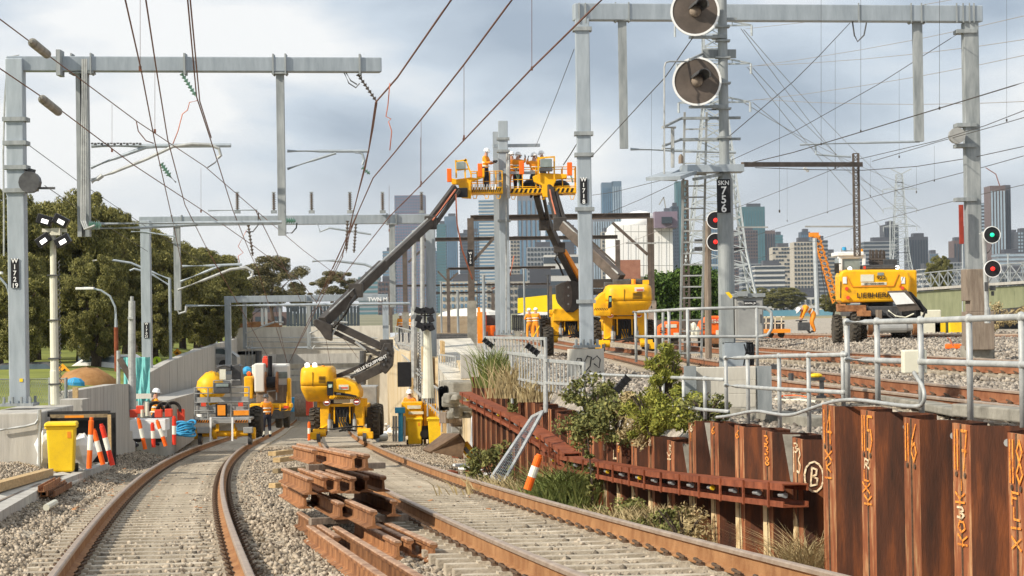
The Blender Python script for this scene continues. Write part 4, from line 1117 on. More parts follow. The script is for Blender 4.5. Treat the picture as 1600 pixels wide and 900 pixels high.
b.tube([S(1051, 262, -.6), S(1051, 199, -.6)], .025); b.tube([S(1035, 199, -.8), S(1055, 199, -.6)], .02); b.tube([S(1035, 232, -.8), S(1052, 232, -.6)], .015)
b.build('guard_rail', sg)
b = MB(M['timberd']); q = S(1064, 252, -.3); b.lathe(q, [(.02, -.03), (.035, -.03), (.035, .06), (.02, .09), (.01, .1)], 8); b.build('beacon', sg)
# ladder
b = MB(M['rail_galv']); L0, L1 = S(1079, 560, .9), S(1087, 175, .1); w0 = Vector((.155, 0, 0))
for s in (-1, 1): b.bar(L0 + w0 * s, L1 + w0 * s, .03, .03)
for i in range(22): q = L0.lerp(L1, (i + .5) / 22); b.bar(q - w0, q + w0, .02, .02)
b.build('ladder', sg)
# cabinet at the foot
cab = thing('signal_cabinet', 'grey steel location cabinet with small black nameplate at the signal mast foot', 'cabinet', S(1175, 505, -.5))
a, c = S(1152, 462, -.5), S(1198, 502, -.5)
def CB(px, py, d=0): return P(px, py, YS - .6 + d)
b = MB(M['grey']); q0, q1 = CB(1149, 465), CB(1194, 528)
b.box(((q0.x + q1.x) / 2, YS - .35, (q0.z + q1.z) / 2), (q1.x - q0.x, .4, q0.z - q1.z)); b.build('case', cab, bevel=.01)
b = MB(M['galv2']); b.box(((q0.x + q1.x) / 2, YS - .35, q0.z + .03), (q1.x - q0.x + .05, .5, .05)); b.build('roof', cab)
b = MB(M['grey']); b.box(((q0.x + q1.x) / 2 + .01, YS - .565, (q0.z + q1.z) / 2 - .01), (q1.x - q0.x - .05, .02, q0.z - q1.z - .07)); b.build('door', cab, bevel=.005)
b = MB(M['dgrey']); b.box(CB(1189, 498, -.0) + Vector((0, -.0, 0)), (.02, .03, .12)); b.build('handle', cab)
b = MB(M['blackp']); b.box(CB(1172, 474, .0), (.17, .012, .06)); b.build('nameplate', cab); text('SKN756_JB', cab, CB(1172, 474, -.015), .032, M['white'], name='nameplate_lettering')
b = MB(M['galv2']); q2 = CB(1138, 462, .0); b.box((CB(1138, 480).x, YS - .3, (CB(1138, 460).z + CB(1138, 535).z) / 2), (.17, .3, CB(1138, 460).z - CB(1138, 535).z)); b.build('cable_riser', cab)
b = MB(M['galv']); q0, q1 = CB(1132, 536), CB(1186, 572); b.box((q0.x + .16, YS - .3, (q0.z + q1.z) / 2), (.30, .4, q0.z - q1.z)); b.build('plinth', cab)
b = MB(M['blackp']); b.box(((CB(1160, 555).x + CB(1182, 555).x) / 2, YS - .1, (q0.z + q1.z) / 2), (.19, .2, q0.z - q1.z)); 
for k in range(4): b.tube([CB(1163 + k * 5, 538, -.1), CB(1166 + k * 4, 550, -.15), CB(1162 + k * 5, 571, -.1)], .012)
b.build('cable_entry', cab)
b = MB(M['galv2']); b.box(CB(1160, 459), (.14, .1, .07)); b.build('lifting_lug', cab)
b = MB(M['yellow2']); b.poly([CB(1133, 457, -.1), CB(1139, 456, -.1), CB(1145, 463, -.1), (CB(1142, 467, -.1))], Vector((0, .02, 0))); b.build('warning_tag', cab)
# concrete panel wall supporting it
pw = thing('concrete_panel_wall', 'low wall of stacked pale concrete panels between two steel posts', 'panel wall', P(1128, 640, 31))
for k in range(3):
    a, c = P(1088, 574 + k * 21, 31), P(1181, 594 + k * 21, 31); b = MB(M['concrete2']); b.box(((a.x + c.x) / 2, 31.05, (a.z + c.z) / 2), (c.x - a.x, .16, a.z - c.z)); b.build('concrete_panel', pw, bevel=.008)
for px, wd in ((1078, 18), (1193, 22)):
    a, c = P(px, 572, 30.95), P(px, 645, 30.95); b = MB(M['galv2']); b.ibeam((a.x, 30.95, c.z), (a.x, 30.95, a.z), wd / FPX * 31, .2, .02, up=Vector((0, 1, 0))); b.build('steel_post', pw)

# ------------------------------------------------------------ handrails
def handrail(label, rails, posts, Yf, r=.024, clampm=True, group='galvanised handrails above the sheet piles', cat='handrail', name='handrail'):
    """rails: list of pixel polylines; posts: (px, py_top, py_bottom); Yf maps px to depth"""
    p0 = posts[0]; root = thing(name, label, cat, P(p0[0], p0[2], Yf(p0[0])), group)
    for pl in rails:
        b = MB(M['rail_galv']); pts = []
        for (x0, y0), (x1, y1) in zip(pl, pl[1:]):
            for k in range(4): pts.append(P(x0 + (x1 - x0) * k / 4, y0 + (y1 - y0) * k / 4, Yf(x0 + (x1 - x0) * k / 4)))
        pts.append(P(pl[-1][0], pl[-1][1], Yf(pl[-1][0])))
        b.tube(pts, r, 10); b.build('rail', root, smooth=True)
    for (px, y0, y1) in posts:
        b = MB(M['rail_galv']); Y = Yf(px); c = P(px, y1, Y); a = P(px, y0, Y); b.cyl((a.x, Y, c.z), (a.x, Y, a.z), r, n=10)
        for pl in rails:
            xs = [q[0] for q in pl]; ys = [q[1] for q in pl]
            if min(xs) - 3 <= px <= max(xs) + 3 and (len(xs) < 3 or all(xs[i] < xs[i + 1] for i in range(len(xs) - 1))):
                yy = float(np.interp(px, xs, ys)); z = P(px, yy, Y).z
                if abs(z - a.z) < (a.z - c.z) + .1: b.ell((a.x, Y, z), (r * 1.5, r * 1.5, r * 1.6), 8, 5)
        b.build('post', root, smooth=True)
    return root
yw = lambda px: wallY(px) + .45
h1 = handrail('nearest and tallest galvanised handrail above the numbered piles', [[(1323, 504), (1440, 501), (1600, 495), (1760, 489)], [(1323, 562), (1440, 565), (1600, 570), (1760, 575)]],
         [(1323, 504, 628), (1370, 503, 634), (1438, 500, 645), (1514, 498, 656), (1596, 495, 668), (1690, 492, 690)], yw, .026)
b = MB(M['offwhite']); q = P(1428, 565, yw(1428) - .12); b.box(q, (.20, .14, .20)); tag(b.build('junction_box', bevel=.012), 'square cream junction box on the near handrail', 'junction box')
b = MB(M['rail_galv']); b.tube(chaikin([P(x, y, wallY(x) - .0 + .2) for x, y in ((1428, 582), (1434, 592), (1441, 602), (1445, 616), (1443, 630), (1436, 636), (1400, 633), (1360, 627), (1330, 624), (1300, 627), (1262, 640), (1235, 650), (1205, 646), (1180, 641), (1140, 650), (1120, 652))]), .018, 8)
tag(b.build('white_conduit', smooth=True), 'wavy white conduit lying along the tops of the piles', 'conduit')
handrail('middle handrail section ending against the tall one', [[(1132, 560), (1200, 557), (1322, 554)], [(1134, 602), (1200, 607), (1318, 613)]],
         [(1134, 559, 645), (1168, 558, 662), (1217, 557, 668), (1263, 556, 675), (1317, 554, 640)], lambda px: wallY(px) + .4, .022)
handrail('low handrail threading through the bushes', [[(906, 584), (1000, 588), (1131, 593)], [(1033, 630), (1097, 640), (1138, 643)]],
         [(925, 585, 612), (943, 585, 625), (1036, 589, 650), (1068, 591, 652), (1101, 592, 655)], lambda px: wallY(px) + .35, .022)
YH = 31.5
handrail('looped handrail around the signal cabinet', [[(990, 488), (1022, 486), (1072, 483), (1181, 480), (1197, 481), (1205, 488), (1206, 500), (1205, 515), (1199, 524), (1185, 526), (1072, 526), (994, 526)]],
         [(993, 488, 566), (1009, 487, 570), (1024, 486, 572), (1045, 485, 556), (1074, 483, 582), (1182, 480, 582)], lambda px: YH if px > 1070 else YH + (1070 - px) * .06, .021)
for px in (1036,):
    b = MB(M['rail_galv']); b.cyl(P(px, 488, 36), P(px, 560, 36), .021, n=8); tag(b.build('handrail_post'), 'single post standing behind the looped handrail', 'handrail post')
def barfence(label, top, bot, Y0_, Y1_, nb, group='galvanised bar fences along the wall top', posts=()):
    (x0, y0), (x1, y1) = top; (u0, v0), (u1, v1) = bot
    root = thing('bar_fence', label, 'bar fence', P(u0, v0, Y0_), group)
    b = MB(M['rail_galv']); b.bar(P(x0, y0, Y0_), P(x1, y1, Y1_), .05, .05); b.build('top_rail', root)
    b = MB(M['rail_galv']); b.bar(P(u0, v0, Y0_), P(u1, v1, Y1_), .04, .04); b.build('bottom_rail', root)
    for i in range(nb + 1):
        f = i / nb; Y = Y0_ + (Y1_ - Y0_) * f
        # even spacing in the world: parametrise by depth
        a = P(x0, y0, Y0_).lerp(P(x1, y1, Y1_), f); c = P(u0, v0, Y0_).lerp(P(u1, v1, Y1_), f)
        b = MB(M['rail_galv']); b.cyl(c - Z * .15, a, .014, n=5); b.build('bar', root)
    for f in (0, 1):
        a = P(x0, y0, Y0_).lerp(P(x1, y1, Y1_), f); c = P(u0, v0, Y0_).lerp(P(u1, v1, Y1_), f)
        b = MB(M['rail_galv']); b.cyl(c - Z * .5, a + Z * .02, .03, n=8); b.build('post', root)
    return root
barfence('bar fence running from the twin mast to the concrete pile', ((758, 527), (852, 529)), ((760, 548), (853, 556)), 52, 42, 18)
barfence('lower tier of the bar fence in front of the graffiti pile', ((800, 552), (851, 559)), ((800, 590), (851, 600)), 47, 42, 12)
barfence('bar fence step just left of the concrete pile cap', ((853, 563), (912, 568)), ((853, 598), (912, 602)), 41.5, 38, 10)
barfence('bar fence beside the square column of the middle gantry', ((686, 554), (712, 557)), ((686, 594), (712, 600)), 82, 80, 7)
barfence('long bar fence descending from the portal towards the column', ((614, 540), (668, 592)), ((614, 570), (668, 628)), 130, 84, 24)
barfence('near part of the descending bar fence behind the yellow box', ((640, 575), (690, 612)), ((640, 602), (690, 650)), 100, 76, 16)
barfence('upper bar fence on the far side of the sloping ramp', ((618, 510), (655, 520)), ((618, 535), (655, 545)), 140, 105, 12)
# concrete ramp/slabs between
b = MB(M['concrete2'])
for (pts, Y) in (([(686, 530), (735, 528), (757, 560), (740, 590), (705, 600), (686, 575)], 74),):
    b.poly([P(x, y, Y + (600 - y) * .25) for x, y in pts], Vector((0, 1, -.5)))
tag(b.build('concrete_ramp'), 'sloping pale concrete apron behind the start of the sheet piles', 'concrete apron')
b = MB(M['concrete']); b.box(P(742, 572, 60), (.7, .8, .6)); tag(b.build('concrete_block', bevel=.02), 'square concrete block at the end of the sheet piles', 'concrete block')
b = MB(M['concdark'])
for i in range(16): b.box(P(random.uniform(703, 728), random.uniform(618, 650), 63 + random.uniform(-2, 2)), (random.uniform(.15, .45), .4, random.uniform(.1, .3)), random.uniform(0, 3), random.uniform(.6, 1))
tag(b.build("rubble_block", bevel=.05), 'weathered broken concrete block beside the white pipes', 'rubble block')
b = MB(M['concdark']); b.box(P(722, 618, 66), (.9, 2, .8), .2); tag(b.build('dark_plinth', bevel=.05), 'dark weathered plinth behind the broken block', 'plinth')
b = MB(M['blackp']); 
for i in range(7): b.poly([P(684 + i * 2, 605 + random.uniform(-3, 3), 66 - i * .1), P(690 + i * 2, 603, 66), P(692 + i * 1.5, 640 + random.uniform(-5, 5), 66), P(686 + i * 1.5, 642, 66 - i * .1)], Vector((0, .05, 0)))
tag(b.build('black_sheeting'), 'crumpled black plastic sheeting hanging off the wall end', 'plastic sheet')
for k, dx in enumerate((0, 9)):
    b = MB(M['white']); b.tube([P(x + dx, y, 57 - k) for x, y in ((752, 640), (747, 645), (744, 655), (744, 675), (742, 693), (738, 702))], .13, 10)
    tag(b.build('white_pipe', smooth=True), ['white plastic pipe bending down beside the wall, left one', 'white plastic pipe next to the first row of piles, right one'][k], 'pipe', 'white drain pipes')

# ------------------------------------------------------------ small signals on the right
for (px, py, lens, lab) in ():
    pass
YG = 47.0
s2 = thing('signal_post', 'slim signal post with one green and one red disc beside the timber clad mast', 'signal', P(1543, 505, YG))
b = MB(M['rail_galv']); b.cyl(P(1543, 505, YG), P(1537, 362, YG), .045, n=10); b.cyl(P(1543, 505, YG), P(1543, 480, YG), .06, n=10); b.bar(P(1530, 365, YG), P(1541, 367, YG), .03); b.build('post', s2)
disc(1550, 367, 13.5 / FPX * YG, YG - .15, s2, M['lampgreen'], hood=False); disc(1551, 420, 13.5 / FPX * YG, YG - .15, s2, M['lampred'], hood=False)
b = MB(M['dgrey']); b.box(P(1551, 450, YG), (.1, .1, .1)); b.cyl(P(1551, 455, YG), P(1551, 462, YG), .03); b.box(P(1541, 448, YG - .1), (.06, .05, .18)); b.tube([P(1550, 383, YG), P(1546, 392, YG), P(1542, 396, YG)], .012); b.build('lamp_bracket', s2)
YR = 56.0
s3 = thing('signal_post', 'signal with two red lamps half hidden behind the round mast', 'signal', P(1116, 560, YR))
b = MB(M['timberd']); b.cyl(P(1107, 560, YR), P(1105, 345, YR), .08, n=8); b.build('post', s3)
disc(1118, 344, 14 / FPX * YR, YR - .15, s3, M['lampred'], hood=False); disc(1118, 378, 14 / FPX * YR, YR - .15, s3, M['lampred'], hood=False)
b = MB(M['dgrey'])
for py in (377, 389): 
    for dx in (-5, 0, 5): b.box(P(1093 + dx, py, YR), (.08, .14, .09))
b.build('floodlight_bank', s3)

# ------------------------------------------------------------ street lamps, flood masts
def lampost(label, pts_arm, px, pyt, pyb, Y, r=.08, rusty=False):
    root = thing('street_lamp', label, 'street lamp', P(px, pyb, Y), 'street lamps beyond the parapet')
    a, c = P(px, pyt, Y), P(px, pyb, Y)
    b = MB(M['galv']); zm = P(px, pyt + (pyb - pyt) * (.13 if rusty else 1), Y).z
    b.cyl((a.x, Y, zm), a, r * .8, r * .7, 10)
    if rusty: b.m = M['waler']; b.cyl((a.x, Y, c.z), (a.x, Y, zm), r * 1.1, n=10)
    b.build('pole', root)
    b = MB(M['galv']); b.tube([P(x, y, Y) for x, y in pts_arm], r * .55, 8); b.build('arm', root)
    q = P(pts_arm[-1][0], pts_arm[-1][1], Y); b = MB(M['white']); b.box(q + Vector((.05, 0, -.02)), (.75, .28, .10)); b.build('lamp_head', root, bevel=.02)
lampost('grey street lamp with curved neck left of the rusty pole', [(123, 480), (121, 465), (114, 453), (100, 443), (85, 439), (62, 438)], 123, 478, 588, 110)
lampost('street lamp with rust brown lower pole', [(181, 500), (180, 480), (172, 463), (158, 454), (140, 450), (131, 450)], 181, 498, 600, 100, rusty=True)
lampost('tall straight street lamp with double brace arm', [(265, 436), (240, 426), (205, 411), (180, 407), (156, 407)], 265, 434, 580, 105, .09)
lampost('far street lamp just beside the distant gantry mast, outer one', [(338, 510), (337, 497), (330, 488), (320, 484), (314, 484)], 338, 508, 575, 180)
lampost('far street lamp just left of the outermost one', [(327, 510), (326, 496), (320, 488), (312, 484)], 327, 508, 580, 165)
lampost('lamp head reaching over from behind the far gantry', [(352, 500), (350, 490), (340, 484), (322, 483)], 352, 498, 575, 170)
lampost('cropped street lamp arm at the left picture edge', [(14, 460), (10, 446), (0, 434), (-14, 426)], 15, 458, 600, 90)
b = MB(M['galv']); b.tube([P(x, y, 105) for x, y in ((265, 446), (240, 430), (225, 424), (210, 420), (203, 423))], .05)
tag(b.build('lamp_brace'), 'second curved arm bracing the tall straight street lamp', 'lamp brace')
b = MB(M['rail_galv']); b.cyl(P(206, 650, 72), P(206, 470, 72), .13, .10, 12); b.box(P(205, 497, 72), (.16, .3, .06)); b.cyl(P(206, 470, 72), P(206, 463, 72), .05)
tag(b.build('camera_pole'), 'thick grey pole with small dome camera behind the teal cloth', 'pole')
b = MB(M['rail_galv']); b.cyl(P(185, 610, 72), P(185, 548, 72), .06, n=8); tag(b.build('short_pole'), 'short grey pole beside the rusty lamp pole', 'pole')
b = MB(M['brownsteel']); b.bar(P(187, 560, 72), P(206, 595, 72), .16, .16); tag(b.build('steel_strut'), 'dark steel strut leaning between the two poles', 'strut')
# floodlight mast left
def flood(root, c, m_lit=True, tilt=0, s=1.0, rx=0):
    b = MB(M['blackp']); b.box(c, (.34 * s, .22 * s, .22 * s), Matrix.Rotation(tilt, 3, 'Y')); b.build('floodlight', root, bevel=.02)
    if m_lit:
        b = MB(M['lampwhite']); b.box(c + Vector((.02, -.12 * s, -.03)), (.15 * s, .02, .09 * s), Matrix.Rotation(tilt, 3, 'Y')); b.build('lamp', root)
YF = 54.0
fm = thing('floodlight_mast', 'telescopic grey floodlight mast with four lamp heads on the left', 'floodlight mast', P(86, 632, YF))
b = MB(M['offwhite']); zz = [(632, .105), (580, .105), (578, .095), (500, .095), (498, .085), (430, .085), (428, .07), (362, .07)]
base = P(84, 632, YF); xm2 = P(84, 480, YF).x
b.lathe((xm2, YF, 0), [(r, P(84, y, YF).z) for y, r in zz], 12); b.build('shaft', fm)
b = MB(M['dgrey']); pts = []
for i in range(60):
    z = P(84, 620 - i * 3.6, YF).z; pts.append(Vector((xm2 + .14 + (.02 if i % 2 else -.02), YF - .05, z)))
b.tube(pts, .014, 5); b.build('coiled_cable', fm)
for py in (430, 500, 560, 600): b = MB(M['dgrey']); b.box((xm2, YF, P(84, py, YF).z), (.24, .24, .03)); b.each('clamp', fm)
b = MB(M['offwhite']); b.bar(P(66, 360, YF), P(104, 360, YF), .08, .08); b.box(P(88, 362, YF), (.2, .2, .16)); b.build('head_bar', fm)
for (x, y, t) in ((70, 344, .3), (95, 345, .5), (68, 375, -.6), (98, 376, -.5)): flood(fm, P(x, y, YF - .1), True, t, 1.0)
fm2 = thing('floodlight_mast', 'ribbed telescopic floodlight mast with dark lamp banks before the square column', 'floodlight mast', P(668, 622, 78))
b = MB(M['offwhite']); a = P(667, 515, 78); c = P(669, 622, 78); b.cyl(c, (c.x, 78, a.z), .2, .12, 12); b.build('shaft', fm2)
b = MB(M['dgrey']); b.tube([Vector((a.x - .25 + (.03 if i % 2 else -.03), 77.9, P(667, 520 + i * 2.4, 78).z)) for i in range(40)], .02, 5); b.build('coiled_cable', fm2)
for i, (x, y) in enumerate([(653, 485), (660, 486), (667, 485), (674, 486), (654, 498), (673, 499), (655, 508), (662, 512), (668, 510), (674, 512)]):
    b = MB(M['blackp']); b.box(P(x, y, 77.7), (.2, .25, .2), Matrix.Rotation(.4 * (-1) ** i, 3, 'Y')); b.build('floodlight', fm2, bevel=.02)
b = MB(M['dgrey']); b.bar(P(650, 493, 78), P(677, 493, 78), .05); b.bar(P(650, 506, 78), P(677, 506, 78), .05); b.bar(P(664, 486, 78), P(664, 520, 78), .06); b.build('head_frame', fm2)
# loose dark floodlights on the fences
for (x, y, Y, lab) in ((832, 546, 41, 'black lamp head clamped on the bar fence'), (972, 600, 33.0, 'black lamp head tilted on the low handrail'), (763, 536, 50, 'black lamp head at the far end of the bar fence')):
    b = MB(M['blackp']); b.box(P(x, y, Y), (.10, .12, .26), Matrix.Rotation(.75 if x > 900 else -.9, 3, 'Y'))
    for k in range(4): b.box(P(x, y, Y) + Matrix.Rotation(.75 if x > 900 else -.9, 3, 'Y') @ Vector((0, -.07, -.12 + .08 * k)), (.13, .03, .02), Matrix.Rotation(.75 if x > 900 else -.9, 3, 'Y'))
    tag(b.build('clamp_lamp', bevel=.01), lab, 'lamp')

# signs on the left road
def roadsign(label, px, py, Y, size, col, shape='diamond', pyb=585, sym=None):
    root = thing('road_sign', label, 'road sign', P(px, pyb, Y)); c = P(px, py, Y)
    b = MB(M['galv2']); b.cyl(P(px, pyb, Y + .1), c + Vector((0, .1, 0)), .04, n=6); b.build('post', root)
    b = MB(col)
    if shape == 'diamond': b.poly([c + Vector((-size, 0, 0)), c + Vector((0, 0, -size)), c + Vector((size, 0, 0)), c + Vector((0, 0, size))], Vector((0, .03, 0)))
    elif shape == 'round': b.cyl(c, c + Vector((0, .03, 0)), size, n=24)
    else: b.box(c, (size * 2, .03, size * 1.4))
    b.build('sign_face', root)
    if sym:
        b = MB(M['blackp'])
        for seg in sym: b.bar(*[c + Vector((x * size, -.02, z * size)) for x, z in seg], .02, size * .13, up=Vector((0, 0, 1)))
        b.build('sign_symbol', root)
M['ysign'] = mat('sign_yellow_orange', (.85, .36, .02), (.9, .42, .04), .5, 0, 5); M['lime'] = mat('sign_lime', (.55, .75, .04), (.6, .8, .06), .5, 0, 5)
roadsign('orange diamond speed hump sign beyond the parapet', 277, 551, 120, .22, M['ysign'], sym=[((-.4, -.2), (.4, -.2)), ((-.3, -.05), (.3, -.05)), ((-.15, .1), (.15, .1))])
roadsign('small rectangular orange sign under the diamond sign', 277, 563, 119.5, .18, M['ysign'], 'rect')
roadsign('round lime crossing sign near the teal cloth', 245, 564, 115, .21, M['lime'], 'round', sym=[((0, .6), (-.1, -.5)), ((-.3, .0), (.3, .0)), ((0, .5), (.3, -.5))])
roadsign('orange diamond sign behind the left floodlight mast', 98, 580, 95, .30, M['ysign'], sym=[((-.4, 0), (.4, 0)), ((0, 0), (.3, .3))])
roadsign('far small yellow sign near the portal corner', 346, 538, 180, .25, M['lime'], 'rect')
roadsign('far orange diamond near the portal corner', 346, 552, 178, .3, M['ysign'])
# ------------------------------------------------------------ stack of cut rails
RP = [(-.075, 0), (.075, 0), (.075, .012), (.016, .032), (.011, .125), (.036, .142), (.036, .165), (.026, .175), (-.026, .175), (-.036, .165), (-.036, .142), (-.011, .125), (-.016, .032), (-.075, .012)]
HD = Vector((-.15, .985, -.040)).normalized()
M['headrust'] = mat('rusty_head_top', (.22, .12, .075), (.50, .33, .22), .8, .1, 5, .3, 40)
stack = [  # near-end head top px, py, height of head top above ground, length, label
 (603, 903, .20, 8.6, 'long bottom rail on the left running out of the picture'), (664, 905, .20, 8.4, 'long bottom rail just right of the longest one, running out of the picture'),
 (527, 838, .20, 6.0, 'short bottom rail ending left of the two long rails'),
 (622, 846, .20, 4.6, 'bottom rail stub right of the long rails, first of three'), (641, 843, .20, 4.8, 'bottom rail stub with hollow dark end, second of three'), (678, 849, .20, 5.0, 'rightmost bottom rail stub with bright rusty end'),
 (477, 772, .45, 4.6, 'pitted pale rail on the left of the second layer'), (533, 786, .45, 4.6, 'pale worn rail in the second layer with cream side'), (584, 798, .45, 5.4, 'thick orange rail sticking out farthest in the second layer'), (616, 782, .45, 5.0, 'rail at the right end of the second layer with pale foot'),
 (485, 748, .70, 5.2, 'left rail of the third layer jutting out'), (508, 745, .70, 4.4, 'second rail from the left in the third layer'), (529, 746, .70, 4.4, 'middle rail end in the third layer'), (552, 746, .70, 4.4, 'fourth rail end in the third layer'), (572, 744, .70, 4.4, 'fifth rail end in the third layer beside the dark gap'), (599, 744, .70, 4.6, 'rightmost rail of the third layer with dark cut end'),
 (492, 703, .95, 4.2, 'left rail on top of the stack'), (500, 699, .95, 4.4, 'second rail on top of the stack, half behind the left one'), (552, 710, .95, 5.4, 'longest rail on top of the stack'), (573, 710, .95, 5.0, 'right rail on top of the stack')]
for (px, py, h, L, lab) in stack:
    n = hit(px, py, h=h) - Z * .175
    b = MB(M['railside']); b.prof(n, n + HD * L, RP); b.m = M['headrust']; b.prof(n + Z * .003 - HD * .002, n + HD * L + Z * .003, [(-.034, .158), (.034, .158), (.034, .166), (.026, .176), (-.026, .176), (-.034, .166)])
    o = tag(b.build('cut_rail'), lab, 'rail', 'cut rails in the stack between the tracks')
def timber_at(pa, pb, h, lab, m=M['timberd'], w_=.10, hh=.075):
    b = MB(m); b.bar(hit(*pa, h=h), hit(*pb, h=h), w_, hh); tag(b.build('timber_packer', bevel=.005), lab, 'timber packer', 'timbers between the rail layers')
timber_at((480, 731), (600, 727), .735, 'grey timber under the top rails at the near end')
timber_at((484, 815), (636, 808), .24, 'long grey timber over the bottom rails at the near end')
timber_at((458, 788), (500, 784), .235, 'short timber at the left of the bottom layer')
timber_at((425, 709), (452, 706), .72, 'pale timber end sticking out left below the top rails', M['timber'], .14)
timber_at((432, 719), (480, 713), .66, 'second pale timber under the upper layers', M['timber'], .12)
timber_at((425, 759), (460, 756), .26, 'pale timber end low on the left of the stack', M['timber'], .14)
timber_at((430, 736), (520, 730), .50, 'dark packer hidden between the third and second layers', M['timberg'])

# ------------------------------------------------------------ bins and bollards
def bin_proto(m):
    r = thing('wheelie_bin', '', 'bin', (0, 0, 0))
    b = MB(m); b.box((0, 0, .50), (.46, .54, .88), taper=1.16); b.box((0, 0, .92), (.60, .66, .06)); b.build('body', r, bevel=.03)
    b = MB(m); b.box((0, 0, .985), (.62, .72, .07), taper=.93); b.bar((-.24, .38, .95), (.24, .38, .95), .04); b.build('lid', r, bevel=.02)
    for s in (-1, 1): b = MB(M['black']); b.cyl((s * .22, .26, .1), (s * .29, .26, .1), .10, n=16); b.build('wheel', r)
    b = MB(M['black']); b.cyl((-.22, .26, .1), (.22, .26, .1), .015, n=6); b.build('axle', r)
    b = MB(M['yorange']); b.box((.16, -.308, .78), (.07, .006, .12)); b.build('sticker', r)
    return r
bp_ = bin_proto(M['yellow2'])
q = hit(97, 741); bp_.location = q; bp_.rotation_euler.z = .12; bp_.scale = (1.08, 1.08, 1.05)
tag(bp_, 'single bright yellow wheelie bin in front of the black hoarding', 'bin', 'yellow wheelie bins')
M['binor'] = mat('bin_amber', (.86, .47, .02), (.92, .54, .03), .5, 0, 3)
for k, (px, lab) in enumerate(((648, 'amber yellow bin on the left of the pair by the digger bucket'), (682, 'amber yellow bin on the right of the pair by the digger bucket'))):
    q = hit(px, 696); dup(bp_, q, .05 - .1 * k, (1.05, 1.05, 1.02), lab)
def bollard(px, py_b, px_t, py_t, Y, lab, m=M['orange']):
    a = P(px, py_b, Y); t = P(px_t, py_t, Y); d = t - a; L = d.length
    root = thing('bollard', lab, 'bollard', a, 'orange and white T top bollards')
    b = MB(m); r = .052
    pr = [(0, .36, m), (.36, .66, M['hivis2']), (.66, .93, m)]
    for f0, f1, mm_ in pr: b.m = mm_; b.cyl(a + d * f0, a + d * f1, r * (1.0 if mm_ is m else 1.04), n=12)
    b.m = m; b.cyl(a + d * .93, a + d * .96, r, r * .55, 12); b.cyl(a + d * .96, a + d, r * .75, r * .7, 12)
    b.build('post', root)
bollard(139, 732, 143, 652, 48.2, 'tall upright orange bollard just right of the yellow bin')
bollard(161, 726, 146, 670, 48.6, 'middle bollard leaning left, grey sleeve, by the hoarding')
bollard(176, 727, 158, 662, 48.5, 'red orange bollard leaning hard against the hoarding edge', M['red'])
bollard(227, 702, 216, 653, 62, 'leaning bollard in front of the white tool trailer, left')
bollard(240, 699, 238, 660, 62.5, 'short upright bollard second from left before the trailer', M['red'])
bollard(259, 697, 245, 656, 62.5, 'bollard leaning left, third before the trailer')
bollard(272, 695, 272, 650, 62.5, 'upright red bollard on the right before the blue hose', M['red'])
bollard(824, 765, 843, 710, 31.3, 'red bollard leaning right in the grass by the leaning mesh gate', M['orange'])
bollard(483, 688, 483, 659, 84, 'small orange bollard standing alone beyond the rail stack')
b = MB(M['redtail']); b.box(P(283, 648, 66), (.2, .15, .32)); tag(b.build('red_canister', bevel=.02), 'little red canister behind the blue hose', 'canister')

# black hoarding on the left
hb = thing('site_hoarding', 'black framed hoarding panels leaning behind the yellow bin', 'hoarding', hit(130, 725))
def panel(xa, ya, xb_, yb, Ya, Yb, m, name, th=.05):
    a, c = P(xa, ya, Ya), P(xb_, yb, Yb); b = MB(m)
    b.add([(a.x, Ya, c.z), (c.x, Yb, c.z), (c.x, Yb, a.z), (a.x, Ya, a.z), (a.x, Ya + th, c.z), (c.x, Yb + th, c.z), (c.x, Yb + th, a.z), (a.x, Ya + th, a.z)],
          [(0, 1, 2, 3), (7, 6, 5, 4), (0, 4, 5, 1), (3, 2, 6, 7), (0, 3, 7, 4), (1, 5, 6, 2)])
    return b.build(name, hb)
panel(78, 652, 168, 722, 51, 51, M['blackp'], 'panel'); panel(168, 645, 181, 726, 50.6, 50.6, M['black'], 'end_board', .08)
panel(74, 643, 172, 650, 50.8, 50.8, M['black'], 'top_rail'); panel(168, 648, 174, 722, 50.5, 50.5, M['timber'], 'timber_upright')
panel(78, 648, 172, 652, 50.7, 50.7, M['timberg'], 'timber_rail')
b = MB(M['yorange']); b.box(P(116, 651, 50.6), (.4, .03, .05)); b.build('orange_batten', hb)
b = MB(M['white']); b.ell(P(128, 705, 50.2), (.3, .2, .35), 8, 5); b.ell(P(62 + 8, 702, 50), (.2, .15, .4), 8, 5)
for i, v in enumerate(b.v): b.v[i] = (v[0] + random.uniform(-.06, .06), v[1], v[2] + random.uniform(-.06, .06))
tag(b.build('plastic_sack'), 'crumpled white plastic behind the yellow bin and bollards', 'plastic sack')
# teal screen
ts = thing('screen_cloth', 'teal mesh cloth wrapped round a frame below mast W170', 'screen', P(214, 640, 76))
b = MB(M['teal']); a, c = P(193, 559, 76), P(235, 634, 76); n = 12
vs = []
for j in range(6):
    for i in range(n + 1): vs.append((a.x + (c.x - a.x) * i / n, 76 + .06 * math.sin(i * 1.7 + j), a.z + (c.z - a.z) * j / 5 + random.uniform(-.02, .02)))
b.add(vs, [(j * (n + 1) + i, j * (n + 1) + i + 1, (j + 1) * (n + 1) + i + 1, (j + 1) * (n + 1) + i) for j in range(5) for i in range(n)]); o = b.build('cloth', ts); o.modifiers.new('t', 'SOLIDIFY').thickness = .01
b = MB(M['concrete2']); b.box(P(224, 619, 75.8), (.5, .04, .16)); b.build('board', ts)
